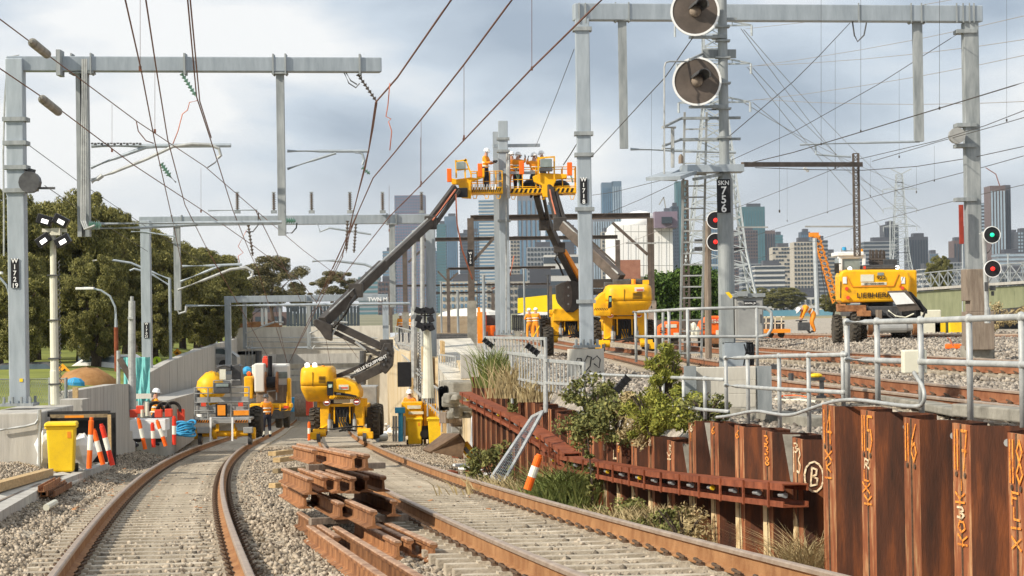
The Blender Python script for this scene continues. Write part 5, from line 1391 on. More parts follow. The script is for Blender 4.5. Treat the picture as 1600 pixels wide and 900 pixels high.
# chain link fence left
cf = thing('mesh_fence', 'low chain link fence behind the corner mast', 'fence', P(60, 636, 58))
b = MB(M['galv2'])
for px in (-5, 44, 78, 103): b = MB(M['galv2']); b.cyl(P(px, 638, 58), P(px, 590, 58), .04, n=8); b.build('post', cf)
b = MB(M['galv2']); b.tube([P(-20, 593, 58), P(103, 592, 58)], .02)
for i in range(34):
    x = -10 + i * 3.4; b.tube([P(x, 593, 58), P(x + 14, 630, 58)], .005, 4); b.tube([P(x + 14, 593, 58), P(x, 630, 58)], .005, 4)
b.build('wire_mesh', cf)
# site things: trailer with tools
tl = thing('tool_trailer', 'low white tool trailer with black hose reels left of the track', 'trailer', hit(240, 692))
b = MB(M['white']); YT = 66
for (xa, ya, xb_, yb) in ((206, 655, 262, 672), (210, 672, 258, 684)):
    a, c = P(xa, ya, YT), P(xb_, yb, YT); b.box(((a.x + c.x) / 2, YT, (a.z + c.z) / 2), (c.x - a.x, .8, a.z - c.z))
b.build('body', tl, bevel=.02)
b = MB(M['black'])
for px, py, r in ((243, 640, .22), (256, 640, .2), (270, 640, .22)): 
    c = P(px, py, YT - .2)
    for k in range(3): b.tube([c + Vector((math.cos(a) * (r - .03 * k), .05 * k, math.sin(a) * (r - .03 * k))) for a in np.linspace(-.3, PI + .3, 12)], .022, 5)
b.build('hose_hoops', tl)
b = MB(M['redtail'])
for px, py in ((209, 646), (219, 640), (248, 646), (264, 645)): b = MB(M['redtail']); b.box(P(px, py, YT - .3), (.2, .2, .22)); b.build('red_box', tl, bevel=.02)
b = MB(M['offwhite']); b.cyl(P(230, 650, YT - .4), P(230, 628, YT - .4), .05); b.cyl(P(222, 652, YT - .4), P(222, 640, YT - .4), .04); b.build('bottle', tl)
b = MB(M['black']);
for px in (218, 250): b.cyl(P(px, 686, YT) + Vector((0, -.3, .06)), P(px, 686, YT) + Vector((0, -.1, .06)), .14, n=14)
b.build('wheel', tl)
bl = MB(M['blue'])
c0 = P(290, 670, 67)
for k in range(7): bl.tube([c0 + Vector((math.cos(a) * (.27 - .03 * (k % 3)), .25 * math.sin(a), -.16 + .055 * k + .04 * math.sin(a * 2 + k) + random.uniform(-.02, .02))) for a in np.linspace(0, 2 * PI, 18)], .03, 6)
tag(bl.build('coiled_hose', smooth=True), 'coil of bright blue hose beside the track', 'hose')
# debris heap + barrel etc. right of the lower boom lift
heap = MB(M['white'])
for i in range(26): heap.ell(hit(605 + random.uniform(-14, 16), 676 + random.uniform(-6, 6), h=.1) + Vector((0, 0, random.uniform(0, .35))), (random.uniform(.1, .28), .2, random.uniform(.06, .16)), 6, 4)
for i, v in enumerate(heap.v): heap.v[i] = (v[0] + random.uniform(-.04, .04), v[1], v[2] + random.uniform(-.04, .04))
tag(heap.build('rag_heap'), 'heap of pale sacks and cloth right of the lower boom lift', 'rag heap')
b = MB(M['galv']); c = hit(597, 691); b.cyl(c + Vector((-.2, 0, .18)), c + Vector((.15, .25, .2)), .17, n=16); tag(b.build('small_drum'), 'small grey drum lying below the pale sacks', 'drum')
rk = thing('gas_bottle_rack', 'blue and grey rack of bottles left of the yellow cage', 'bottle rack', hit(625, 690))
b = MB(M['blue']); b.cyl(P(626, 690, 86), P(626, 645, 86), .09, n=8); b.box(P(625, 641, 86), (.35, .3, .2)); b.build('blue_post', rk)
b = MB(M['grey'])
for px in (615, 619, 632): b.cyl(P(px, 690, 86), P(px, 650, 86), .04, n=6)
b.bar(P(612, 668, 86), P(634, 668, 86), .05); b.build('frame', rk)
yb = thing('yellow_container', 'yellow site box with open top behind the pair of bins', 'site box', hit(655, 690))
YY = 90
b = MB(M['yellow']); 
for (xa, ya, xb_, yb_, dy) in ((628, 628, 661, 680, 0), (662, 631, 690, 680, .3)): 
    a, c = P(xa, ya, YY + dy), P(xb_, yb_, YY + dy); b.box(((a.x + c.x) / 2, YY + dy, (a.z + c.z) / 2), (c.x - a.x, .9, a.z - c.z))
b.build('box', yb, bevel=.03)
b = MB(M['offwhite']); b.box(P(647, 636, YY - .5), (.5, .02, .12)); b.box(P(650, 645, YY - .5), (.55, .02, .1)); b.build('label_plate', yb)
b = MB(M['blue']); b.box(P(690, 637, YY - .3), (.14, .3, .5)); b.build('blue_side', yb)
b = MB(M['blackp']); b.box(P(663, 676, YY - .5), (.5, .1, .5)); b.cyl(P(663, 678, YY - .6), P(663, 678, YY - .7), .16, n=14); b.build('drive', yb)
b = MB(M['timberd'])
for i in range(12): b.box(P(random.uniform(695, 735), random.uniform(628, 660), 76 + random.uniform(-2, 2)), (random.uniform(.2, .6), .3, random.uniform(.1, .4)), random.uniform(0, 3))
tag(b.build('scrap_heap', bevel=.02), 'jumble of broken grey scrap right of the yellow site box', 'scrap heap')
b = MB(M['grey']); b.box(P(718, 664, 78), (.8, .8, .75)); b.box(P(712, 668, 77.4), (.3, .1, .35)); tag(b.build('generator_set', bevel=.03), 'dull grey generator box behind the digger bucket', 'generator')
# digger bucket
db = thing('digger_bucket', 'rusty brown digger bucket lying open beside the track', 'digger bucket', hit(695, 712))
YK = 55
K = lambda x, y, d=0: P(x, y, YK + d)
b = MB(M['timberd'])
b.m = mat('bucket_steel', (.10, .06, .035), (.22, .14, .08), .6, .3, 4, .2)
b.add([K(660, 702, -.2), K(672, 706, -.6), K(719, 677, -.6), K(692, 677, .3)], [(0, 1, 2, 3)])
b.add([K(672, 706, -.6), K(722, 716, -.6), K(727, 690, -.5), K(719, 677, -.6)], [(0, 1, 2, 3)])
b.add([K(692, 677, .3), K(719, 677, -.6), K(727, 690, -.5), K(722, 716, .1), K(700, 700, .5)], [(0, 1, 2, 3, 4)])
b.add([K(660, 702, -.2), K(692, 677, .3), K(700, 700, .5)], [(0, 1, 2)])
o = b.build('shell', db); o.modifiers.new('t', 'SOLIDIFY').thickness = .05
b = MB(M['yellow']); b.bar(K(724, 694, -.3), K(745, 722, -.4), .14, .2); b.build('linkage', db); b = MB(M['black']); b.bar(K(726, 700, -.5), K(748, 726, -.5), .05, .08); b.build('ram', db)
# leaning mesh gate, white bucket
lg = thing('mesh_gate', 'galvanised mesh gate panel leaning against the sheet piles', 'mesh gate', hit(778, 745))
g = [P(768, 746, 38.5), P(786, 755, 38.0), P(848, 643, 40.5), P(832, 651, 41.2)]
b = MB(M['rail_galv'])
for i in range(4): b.bar(g[i], g[(i + 1) % 4], .045)
b.build('frame', lg); b = MB(M['galv'])
for i in range(1, 7): b.tube([g[0].lerp(g[1], i / 7), g[3].lerp(g[2], i / 7)], .004, 4)
for i in range(1, 26): b.tube([g[0].lerp(g[3], i / 26), g[1].lerp(g[2], i / 26)], .0028, 4)
b.build('mesh', lg)
b = MB(M['offwhite']); c = hit(781, 738, h=.0); b.cyl(c, c + Z * .42, .10, .14, 18); b.m = M['rail_galv']; b.cyl(c + Z * .42, c + Z * .44, .145, n=18); tag(b.build('pail'), 'grey white bucket in the weeds behind the mesh gate', 'bucket')
b = MB(M['white'])
for k, (x, y) in enumerate([(722, 727), (735, 731), (748, 736), (758, 741)]): b.box(hit(x, y, h=.12), (.5, .25, .05), random.uniform(0, 3))
tag(b.build('torn_sheets'), 'torn white plastic sheets on the ballast below the bucket', 'plastic sheet', kind='stuff')
b = MB(M['waler'])
for i in range(14): b.box(hit(random.uniform(705, 770), random.uniform(712, 740), h=.08), (random.uniform(.1, .3), .12, .08), random.uniform(0, 3))
tag(b.build('brick_rubble', bevel=.01), 'scattered red brick rubble below the digger bucket', 'rubble', kind='stuff')
lf = MB(M['yorange'])
r_ = random.Random(5)
for i in range(160):
    px = r_.choice([r_.uniform(170, 300), r_.uniform(100, 200), r_.uniform(300, 420), r_.uniform(600, 900)]); py = r_.uniform(695, 800)
    q = hit(px, py, h=.05); s = r_.uniform(.02, .06); a = r_.uniform(0, 6)
    if abs(q.x - tx(TL, q.y)) > 3 and abs(q.x - tx(TR, q.y)) > 3: continue
    lf.add([q + Vector((math.cos(a + k * PI / 2) * s, math.sin(a + k * PI / 2) * s, r_.uniform(0, .03))) for k in range(4)], [(0, 1, 2, 3)])
lf.ms = [mat('dead_leaf', (.30, .12, .04), (.42, .2, .08), .8, 0, 4)]
tag(lf.build('fallen_leaves'), 'scattered dead orange leaves on the ballast', 'leaves', kind='stuff')
b = MB(M['offwhite']); b.cyl(hit(72, 793, h=.08), hit(86, 785, h=.09), .05, .05, 8); tag(b.build('plastic_bottle'), 'small clear plastic bottle on the ballast in the left corner', 'bottle')
b = MB(M['timber']); b.box(P(118, 625, 57), (.12, .12, .6)); tag(b.build('timber_post'), 'yellow timber post behind the black hoarding', 'timber post')
# sand heap, blue bag and cars on the left
sh = MB(M['waler']); c = P(135, 592, 84); sh.ms = []; sh.m = mat('soil_heap', (.26, .13, .05), (.40, .22, .09), .95, 0, 3, .4, 15)
sh.ell((c.x, c.y, c.z - .35), (1.1, 1.0, .75), 14, 8); 
for i, v in enumerate(sh.v): sh.v[i] = (v[0] + random.uniform(-.05, .05), v[1], v[2] + random.uniform(-.05, .05))
tag(sh.build('soil_heap', smooth=True), 'rounded heap of orange brown soil behind the stepped wall', 'soil heap')
b = MB(M['blue']); c = P(117, 601, 82); b.ell((c.x, c.y, c.z), (.35, .3, .25), 8, 5); tag(b.build('blue_sack'), 'blue sack against the orange soil heap', 'sack')
def car(px, py, Y, col, lab, rz=PI / 2, L=4.4):
    q = P(px, py, Y); root = thing('parked_car', lab, 'car', q, 'cars beyond the parapet')
    m = MB(col); prof = [(-L / 2, .3), (L / 2, .3), (L / 2, .75), (L * .3, .85), (L * .12, 1.35), (-L * .32, 1.38), (-L * .47, .9), (-L / 2, .8)]
    R_ = Matrix.Rotation(rz, 3, 'Z')
    vs = [q + R_ @ Vector((s * (.86 if z < 1 else .68), y, z)) for s in (-1, 1) for y, z in prof]; n = len(prof)
    m.add(vs, [tuple(range(n)), tuple(range(2 * n - 1, n - 1, -1))] + [(i, n + i, n + (i + 1) % n, (i + 1) % n) for i in range(n)]); m.build('body', root, bevel=.05)
    g_ = MB(M['glassd'])
    for s in (-1, 1): 
        pts = [q + R_ @ Vector((s * (.80 if z < 1.1 else .72), y, z)) for y, z in ((L * .24, .9), (L * .11, 1.28), (-L * .30, 1.3), (-L * .42, .92))]
        g_.poly(pts, R_ @ Vector((s * .02, 0, 0)))
    g_.build('windows', root)
    for s in (-1, 1):
        for y in (-L * .31, L * .31): w_ = MB(M['black']); w_.cyl(q + R_ @ Vector((s * .7, y, .31)), q + R_ @ Vector((s * .9, y, .31)), .31, n=16); w_.build('wheel', root)
car(160, 604, 105, M['white'], 'white car parked behind the soil heap'); car(318, 578, 150, M['grey'], 'grey car half hidden by the long parapet near the far signs')
car(28, 618, 100, M['dgrey'], 'dark vehicle seen through the chain link fence')

# ------------------------------------------------------------ people
def person(label, loc, rz=0, pose='stand', pants=M['navy'], top=M['hivis'], helmet=M['helmet'], s=1.0, vest=True, arms='down', bands=False):
    """body is one skinned surface; loc = feet; faces +Y before rotation"""
    if pose == 'stand': J = dict(pel=(0, 0, .95), ch=(0, .02, 1.32), nk=(0, .03, 1.50), hd=(0, .06, 1.66), lh=(-.11, 0, .9), lk=(-.13, .04, .5), la=(-.14, 0, .09), lt=(-.15, .14, .05), rh=(.11, 0, .9), rk=(.13, .02, .5), ra=(.15, -.03, .09), rt=(.17, .12, .05))
    elif pose == 'walk': J = dict(pel=(0, 0, .93), ch=(0, .03, 1.31), nk=(0, .05, 1.49), hd=(0, .09, 1.65), lh=(-.11, 0, .88), lk=(-.12, .16, .5), la=(-.12, .10, .09), lt=(-.12, .25, .05), rh=(.11, 0, .88), rk=(.12, -.02, .5), ra=(.12, -.28, .14), rt=(.12, -.16, .05))
    elif pose == 'bend': J = dict(pel=(0, 0, .86), ch=(0, .36, 1.05), nk=(0, .52, 1.02), hd=(0, .64, .97), lh=(-.12, .0, .82), lk=(-.15, .12, .46), la=(-.16, -.02, .09), lt=(-.17, .12, .05), rh=(.12, 0, .82), rk=(.15, .1, .46), ra=(.17, -.05, .09), rt=(.18, .1, .05))
    else: J = dict(pel=(0, 0, .45), ch=(0, .08, .80), nk=(0, .12, .98), hd=(0, .18, 1.13), lh=(-.12, .05, .44), lk=(-.16, .46, .52), la=(-.15, .5, .09), lt=(-.15, .64, .05), rh=(.12, .05, .44), rk=(.16, .44, .5), ra=(.16, .42, .09), rt=(.16, .56, .05))
    ch = Vector(J['ch'])
    for sd_, k in ((-1, 'l'), (1, 'r')):
        J[k + 's'] = tuple(ch + Vector((sd_ * .19, 0, .10)))
        if arms == 'down': J[k + 'e'] = tuple(ch + Vector((sd_ * .25, -.02, -.18))); J[k + 'w'] = tuple(ch + Vector((sd_ * .24, .08, -.42)))
        elif arms == 'fwd': J[k + 'e'] = tuple(ch + Vector((sd_ * .24, .10, -.14))); J[k + 'w'] = tuple(ch + Vector((sd_ * .14, .34, -.08)))
        elif arms == 'up': J[k + 'e'] = tuple(ch + Vector((sd_ * .26, .16, .06))); J[k + 'w'] = tuple(ch + Vector((sd_ * .16, .34, .26)))
        else: J[k + 'e'] = tuple(ch + Vector((sd_ * .2, .14, -.26))); J[k + 'w'] = tuple(ch + Vector((sd_ * .10, .22, -.50)))
    names = ['pel', 'ch', 'nk', 'hd', 'lh', 'lk', 'la', 'lt', 'rh', 'rk', 'ra', 'rt', 'ls', 'le', 'lw', 'rs', 're', 'rw']
    E = [('pel', 'ch'), ('ch', 'nk'), ('nk', 'hd'), ('pel', 'lh'), ('lh', 'lk'), ('lk', 'la'), ('la', 'lt'), ('pel', 'rh'), ('rh', 'rk'), ('rk', 'ra'), ('ra', 'rt'), ('ch', 'ls'), ('ls', 'le'), ('le', 'lw'), ('ch', 'rs'), ('rs', 're'), ('re', 'rw')]
    rad = dict(pel=.155, ch=.175, nk=.07, hd=.10, lh=.115, lk=.08, la=.06, lt=.05, rh=.115, rk=.08, ra=.06, rt=.05, ls=.085, le=.06, lw=.042, rs=.085, re=.06, rw=.042)
    me = bpy.data.meshes.new('body'); me.from_pydata([J[n] for n in names], [(names.index(a), names.index(b_)) for a, b_ in E], [])
    o = bpy.data.objects.new('tmp', me); C.objects.link(o)
    o.modifiers.new('s', 'SKIN'); sv = me.skin_vertices[0].data
    for i, n in enumerate(names): sv[i].radius = (rad[n], rad[n] * (.75 if n in ('pel', 'ch') else 1))
    sv[0].use_root = True
    o.modifiers.new('ss', 'SUBSURF').levels = 1
    dg = bpy.context.evaluated_depsgraph_get(); ev = o.evaluated_get(dg); nm = bpy.data.meshes.new_from_object(ev); bpy.data.objects.remove(o); nm.name = 'body'
    for m_ in (pants, top, M['skin'], M['black'], M['hivis2']): nm.materials.append(m_)
    Jv = {n: Vector(J[n]) for n in names}
    zone = {'pel': 0, 'lh': 0, 'lk': 0, 'la': 0, 'rh': 0, 'rk': 0, 'ra': 0, 'lt': 3, 'rt': 3, 'ch': 1, 'ls': 1, 'rs': 1, 'le': 1, 're': 1, 'nk': 2, 'hd': 2, 'lw': 2, 'rw': 2}
    for p in nm.polygons:
        c = p.center; n = min(names, key=lambda k: (Jv[k] - c).length - rad[k] * .6); p.material_index = zone[n]; p.use_smooth = True
        if n == 'pel' and (c - Jv['pel']).dot((Jv['ch'] - Jv['pel']).normalized()) > .06: p.material_index = 1
        if bands and n in ('la', 'ra') and c.z > .12 and c.z < .34: p.material_index = 4
    root = bpy.data.objects.new('person', nm); C.objects.link(root); root.location = loc; root.rotation_euler = (0, 0, rz); root.scale = (s, s, s)
    tag(root, label, 'person', 'site workers in orange')
    hd = Vector(J['hd'])
    tl_ = Vector(J['hd']) - Vector(J['nk']); 
    def put(b, name):
        me2 = bpy.data.meshes.new(name); me2.from_pydata(b.v, [], b.f); 
        for m_ in b.ms: me2.materials.append(m_)
        me2.polygons.foreach_set('material_index', b.mi); me2.polygons.foreach_set('use_smooth', [True] * len(b.f))
        o2 = bpy.data.objects.new(name, me2); C.objects.link(o2); o2.parent = root; return o2
    Rm = Matrix.Rotation(-.9 if pose == 'bend' else -.15, 3, 'X')
    if helmet:
        b = MB(helmet); pr = [(.145, -.01), (.125, 0), (.12, .05), (.095, .10), (.05, .128), (.005, .135)]; b.lathe((0, 0, 0), pr, 14); b.box((0, .12, .0), (.16, .10, .015)); b.v = [tuple(hd + Rm @ (Vector(v) + Vector((0, 0, .03)))) for v in b.v]; put(b, 'helmet')
    b = MB(M['skin']); b.ell((0, .105, -.01), (.015, .02, .025), 6, 4); b.m = M['black']
    for sx_ in (-1, 1): b.ell((sx_ * .035, .098, .025), (.012, .008, .008), 6, 4)
    b.m = M['skin']
    for sx_ in (-1, 1): b.ell((sx_ * .102, .0, .0), (.012, .025, .035), 6, 4)
    b.m = M['redtail']; b.box((0, .098, -.05), (.045, .006, .008)); b.v = [tuple(hd + Rm @ Vector(v)) for v in b.v]; put(b, 'face')
    for k, sg_ in (('l', -1), ('r', 1)):
        w_ = Vector(J[k + 'w']); d = (w_ - Vector(J[k + 'e'])).normalized(); a = Vector((1, 0, 0)); u_ = d.cross(a).normalized()
        b = MB(M['black']); c = w_ + d * .055; b.bar(w_ + d * .01, w_ + d * .10, .03, .08, up=u_)
        for i in range(4): q = w_ + d * .10 + u_ * (-.03 + .02 * i); b.tube([q, q + d * (.04, .05, .045, .035)[i], q + d * .06 - a * sg_ * .03], .009, 5)
        q = w_ + d * .04 + u_ * .045; b.tube([q, q + d * .03 + u_ * .02, q + d * .055 + u_ * .02 - a * sg_ * .02], .010, 5)
        put(b, 'glove')
    if vest:
        b = MB(M['hivis2']); up = (Vector(J['ch']) - Vector(J['pel'])).normalized()
        for f in (.35, .75):
            c = Vector(J['pel']).lerp(Vector(J['ch']), f); fr, bk = [], []
            aa = up.cross(Vector((0, 1, 0))).normalized(); bb = up.cross(aa)
            r1, r2 = (.185 + .02 * f), (.15 + .01 * f)
            n = 16; vs = [c + aa * r1 * math.cos(2 * PI * i / n) + bb * r2 * math.sin(2 * PI * i / n) + up * (h - .02) for h in (0, .045) for i in range(n)]
            b.add(vs, [(i, (i + 1) % n, n + (i + 1) % n, n + i) for i in range(n)])
        put(b, 'reflective_band')
    return root
person('worker in orange vest and dark reflective trousers standing on the left track', P(417, 684, 93.5), .5, 'stand', s=.93, top=M['hivis'], helmet=M['dgrey'], bands=True, arms='down')
person('worker with white helmet standing behind the yellow site box', P(641, 682, 93), PI, 'stand', arms='fwd')
person('worker crouching in orange beside the black hoarding', hit(186, 700), -PI / 2 + .3, 'sit', arms='fwd', helmet=M['hivis'], pants=M['navy'])
person('worker in white helmet behind the tool trailer by the teal cloth', P(242, 697, 76), -1.2, 'stand', arms='fwd')
person('orange clad worker left of the pair on the ramp above the tunnel', P(627, 535, 150), 2.6, 'stand', arms='down')
person('orange clad worker right of the pair on the ramp above the tunnel', P(643, 536, 148), .2, 'stand')
person('worker on the left of the surveying pair by the black fence', P(828, 531, 138), .4, 'stand', arms='fwd', pants=M['hivis'])
person('worker on the right of the surveying pair, beside the yellow tripod', P(837, 531, 136), -.4, 'stand', arms='fwd', pants=M['yorange'])
person('worker bending over the rail right of the small flat trolley', P(1272, 520, 105), PI / 2 + .1, 'bend', arms='reach', pants=M['yorange'])
b = MB(M['yellow2'])
for dx in (-.5, 0, .5): b.bar(P(845, 531, 135) + Vector((dx, abs(dx), 0)), P(843, 509, 135), .04)
tag(b.build('survey_tripod'), 'yellow survey tripod beside the two workers', 'tripod')
b = MB(M['dgrey']); c = P(1256, 510, 104); b.box(c, (.5, .3, .35)); b.cyl(c, c + Vector((.3, 0, -.3)), .05); b.box(c + Vector((-.1, 0, .25)), (.5, .05, .05)); tag(b.build('rail_drill', bevel=.02), 'small dark rail drill in front of the bending worker', 'rail drill')

# ------------------------------------------------------------ boom lifts
def wheel(root, x, y, z, r, w_, lug=True, name='wheel', rimm=None):
    b = MB(M['tyre']); pr = [(r * .55, -w_ / 2), (r * .88, -w_ / 2), (r * .97, -w_ * .38), (r * .97, w_ * .38), (r * .88, w_ / 2), (r * .55, w_ / 2)]
    b.lathe((x, y, z), pr, 24, 'X')
    if lug:
        for i in range(20):
            a = 2 * PI * i / 20
            for s in (-1, 1):
                a2 = a + (PI / 20 if s > 0 else 0)
                c = Vector((x + s * w_ * .24, y + math.cos(a2) * r * .98, z + math.sin(a2) * r * .98)); R_ = Matrix.Rotation(a2, 3, 'X')
                o = len(b.v); b.box((0, 0, 0), (w_ * .48, .06, .07), Matrix.Rotation(s * .35, 3, 'Y') @ Matrix.Identity(3)); 
                for q in range(o, len(b.v)):
                    v = Vector(b.v[q]); v = Vector((v.x, v.y, v.z)); v = R_ @ Vector((v.x, v.z, v.y)); b.v[q] = tuple(c + v)
    o = b.build(name, root)
    b = MB(rimm or M['yorange']); b.cyl((x - w_ * .3, y, z), (x + w_ * .3, y, z), r * .54, n=16); b.m = M['dgrey']; b.cyl((x - w_ * .42, y, z), (x + w_ * .42, y, z), r * .2, n=10); b.build('rim', o)
    return o
def lift_chassis(root, o):
    """o = centre of the rear axle on the ground, machine faces +Y"""
    O = Vector(o); V = lambda x, y, z: O + Vector((x, y, z))
    for s in (-1, 1):
        for y in (.9, 3.4): q = V(s * 1.02, y, .56); wheel(root, q.x, q.y, q.z, .55, .42)
    b = MB(M['yellow']); b.box(V(0, 2.1, .95), (1.5, 4.0, .42)); b.box(V(0, .2, .98), (1.45, .5, .5)); 
    for s in (-1, 1): b.box(V(s * .60, -.10, .95), (.32, .5, .95)); b.box(V(s * .66, -.1, 1.32), (.42, .3, .30))
    b.build('chassis', root, bevel=.03)
    b = MB(M['yellow'])
    for s in (-1, 1):
        b.bar(V(s * .45, -.2, .55), V(s * .95, -.55, .22), .22, .2); b.cyl(V(s * .55, -.55, .30), V(s * 1.0, -.55, .30), .14, n=12); b.box(V(s * .92, -.6, .2), (.34, .3, .24))
    b.build('rail_axle', root, bevel=.02)
    b = MB(M['dgrey'])
    for s in (-1, 1): b.cyl(V(s * .74, -.62, .16), V(s * .86, -.62, .16), .18, n=16); b.cyl(V(s * .44, -.4, .4), V(s * .44, -.3, .95), .05, n=8)
    b.build('rail_wheel', root)
    b = MB(M['blackp']); b.box(V(0, -.05, .80), (.66, .4, .75)); b.build('axle_recess_shade', root); b = MB(M['yellow']); b.box(V(0, -.27, 1.24), (.9, .06, .1)); b.box(V(0, -.28, .62), (.24, .1, .4)); b.box(V(-.27, -.28, .9), (.05, .08, .6)); b.box(V(.27, -.28, .9), (.05, .08, .6)); b.build('cross_member', root, bevel=.01)  # solid black box paints in the shade of the axle recess
    b = MB(M['rail_galv'])
    for s in (-1, 1): b.cyl(V(s * .44, -.38, .35), V(s * .44, -.36, .75), .07, n=8)
    b.build('ram', root)
    b = MB(M['black'])
    for k in range(4): b.tube([V(-.2 + .13 * k, -.28, 1.1), V(-.1 + .08 * k, -.4, .7), V(.1 * k, -.45, .42), V(.5 - .2 * k, -.5, .35)], .03, 6)
    b.tube([V(-.8, -.55, .45), V(-.3, -.6, .42), V(.2, -.6, .5), V(.75, -.55, .5)], .035, 6)
    b.build('hoses', root)
    for s in (-1, 1):
        b = MB(M['white']); b.cyl(V(s * .52, -.37, 1.36), V(s * .52, -.42, 1.36), .13, n=16); b.m = M['redtail']; b.cyl(V(s * .52, -.40, 1.36), V(s * .52, -.44, 1.36), .095, n=16); b.m = M['lampwhite']; b.box(V(s * .52, -.445, 1.36), (.13, .01, .035)); b.build('tail_lamp', root)
    b = MB(M['offwhite']); b.box(V(0, -.37, 1.38), (.55, .03, .13)); b.build('plate', root)
def stripes(root, a, c, h, n, m1=M['blackp'], lean=.06, dy=-.01, name='hazard_stripes'):
    a, c = Vector(a), Vector(c); d = (c - a) / n; b = MB(m1); up = Vector((0, 0, h)); y = Vector((0, dy, 0))
    for i in range(n):
        p = a + d * i + y; b.add([p, p + d * .5, p + d * .5 + up + Vector((lean, 0, 0)), p + up + Vector((lean, 0, 0))], [(0, 1, 2, 3)])
    return b.build(name, root)
def blob(root, xa, xb_, ya, yb, Y, D, m, name='counterweight', low=.72):
    """rounded hood drawn between photo pixels, depth D metres"""
    a, c = P(xa, ya, Y), P(xb_, yb, Y); cx, hw = (a.x + c.x) / 2, (c.x - a.x) / 2; h = a.z - c.z
    b = MB(m); prof = [(low * .85, 0), (low, .05), (.95, .33), (.985, .42), (.985, .45), (.97, .455), (.97, .475), (1.0, .48), (1.0, .60), (.985, .84), (.93, .95), (.80, 1.0)]
    vs = []; n = 28
    for k, f in prof:
        for i in range(n):
            t = 2 * PI * i / n; ct, st = math.cos(t), math.sin(t)
            e_ = .35; x = math.copysign(abs(ct) ** e_, ct) * hw * k; y = math.copysign(abs(st) ** e_, st) * D / 2 * k
            vs.append((cx + x, Y + D / 2 + y, c.z + h * f))
    fs = [(j * n + i, j * n + (i + 1) % n, (j + 1) * n + (i + 1) % n, (j + 1) * n + i) for j in range(len(prof) - 1) for i in range(n)]
    fs += [tuple(range(n - 1, -1, -1)), tuple(range((len(prof) - 1) * n, len(prof) * n))]
    b.add(vs, fs); o = b.build(name, root, smooth=True)
    g = MB(M['blackp']); z = c.z + h * .72
    for i in range(5): g.box((cx + hw * .35, Y + .0, z - i * .05), (hw * .4, .03, .018))
    g.box((cx - hw * .2, Y + .0, c.z + h * .66), (.012, .03, h * .4)); g.build('vents', root); return o
def boomseg(root, a, c, w_, h, m=M['boom'], name='boom_section', bevel=.02):
    b = MB(m); b.bar(a, c, w_, h); return b.build(name, root, bevel=bevel)
# --- lower boom lift
YL_ = 84.0
bl1 = thing('boom_lift', 'yellow boom lift on the lower right track with its dark folded boom raised', 'boom lift', P(536, 690, YL_ + .0))
lift_chassis(bl1, P(536, 688, YL_ + .6))
blob(bl1, 467, 521, 574, 628, YL_ - .3, 2.2, M['yellow'])
b = MB(M['yellow']); hp = [P(x, y, YL_ - .1) for x, y in ((514, 592), (536, 591), (556, 600), (563, 612), (562, 624), (514, 624))]
b.poly(hp, Vector((0, 1.9, 0))); b.build('engine_hood', bl1, bevel=.06)
b = MB(M['blackp']); a, c = P(511, 596, YL_ - .3), P(521, 618, YL_ - .3); b.box(((a.x + c.x) / 2, YL_ - .32, (a.z + c.z) / 2), (c.x - a.x, .05, a.z - c.z)); b.build('control_panel', bl1)
b = MB(M['insulg']); b.box(P(516, 603, YL_ - .38), (.14, .01, .12)); b.build('screen', bl1)
b = MB(M['offwhite']); b.box(P(537, 605, YL_ - .14), (.34, .02, .17)); b.m = M['redtail']; b.box(P(538, 606, YL_ - .155), (.24, .01, .05)); b.build('label_plate', bl1)
b = MB(M['blackp']); b.poly([P(x, y, YL_ - .13) for x, y in ((522, 612), (543, 615), (557, 618), (557, 620), (522, 617))], Vector((0, .02, 0))); b.build('decal_band', bl1)
text('SP', bl1, P(516, 604, YL_ - .4), .12, M['white'], name='decal_lettering'); text('AWS', bl1, P(529, 615.5, YL_ - .16), .07, M['white'], name='decal_lettering')
stripes(bl1, P(521, 624, YL_ - .11), P(561, 624, YL_ - .11), .09, 14, lean=.07, dy=-.02)
b = MB(M['dgrey']); b.cyl(P(515, 640, YL_ + 1.0), P(515, 625, YL_ + 1.0), .45, n=18); b.build('slew_ring', bl1)
for px, mm_ in ((480, M['lampwhite']), (492, M['lampwhite'])): b = MB(mm_); b.cyl(P(px, 573, YL_), P(px, 569, YL_) + Vector((0, -.08, 0)), .08, n=10); b.build('work_lamp', bl1)
for px in (487, 505): b = MB(M['amber']); b.cyl(P(px, 576, YL_ + .2), P(px, 571, YL_ + .2), .06, n=10); b.build('beacon', bl1)
# folded boom, all in real depth
Q = lambda x, y, d=0: P(x, y, YL_ + 1.0 + d)
boomseg(bl1, Q(556, 594), Q(606, 570), .3, .32, name='lower_boom')
boomseg(bl1, Q(522, 590, .5), Q(604, 556, .5), .12, .16, name='link_arm')
b = MB(M['boom']); b.poly([Q(x, y, -.35) for x, y in ((600, 536), (611, 536), (615, 550), (613, 572), (602, 585), (594, 578), (592, 556))], Vector((0, .7, 0))); b.build('knuckle_plate', bl1, bevel=.03)
b = MB(M['dgrey']); 
for x, y in ((603, 545), (606, 552), (603, 562), (600, 570), (597, 560)): b.cyl(Q(x, y, -.36), Q(x, y, -.42), .05, n=10)
b.build('knuckle_pin', bl1)
b = MB(M['boom']); b.box(Q(604, 538, 0), (.45, .5, .35)); b.build('knuckle_cap', bl1, bevel=.02)
boomseg(bl1, Q(603, 545), Q(521, 506), .28, .26, name='mid_boom')
boomseg(bl1, Q(596, 556), Q(518, 517), .16, .15, name='parallel_link')
b = MB(M['rail_galv']); b.cyl(Q(571, 547, -.1), Q(555, 534, -.1), .05, n=8); b.build('lift_ram', bl1)
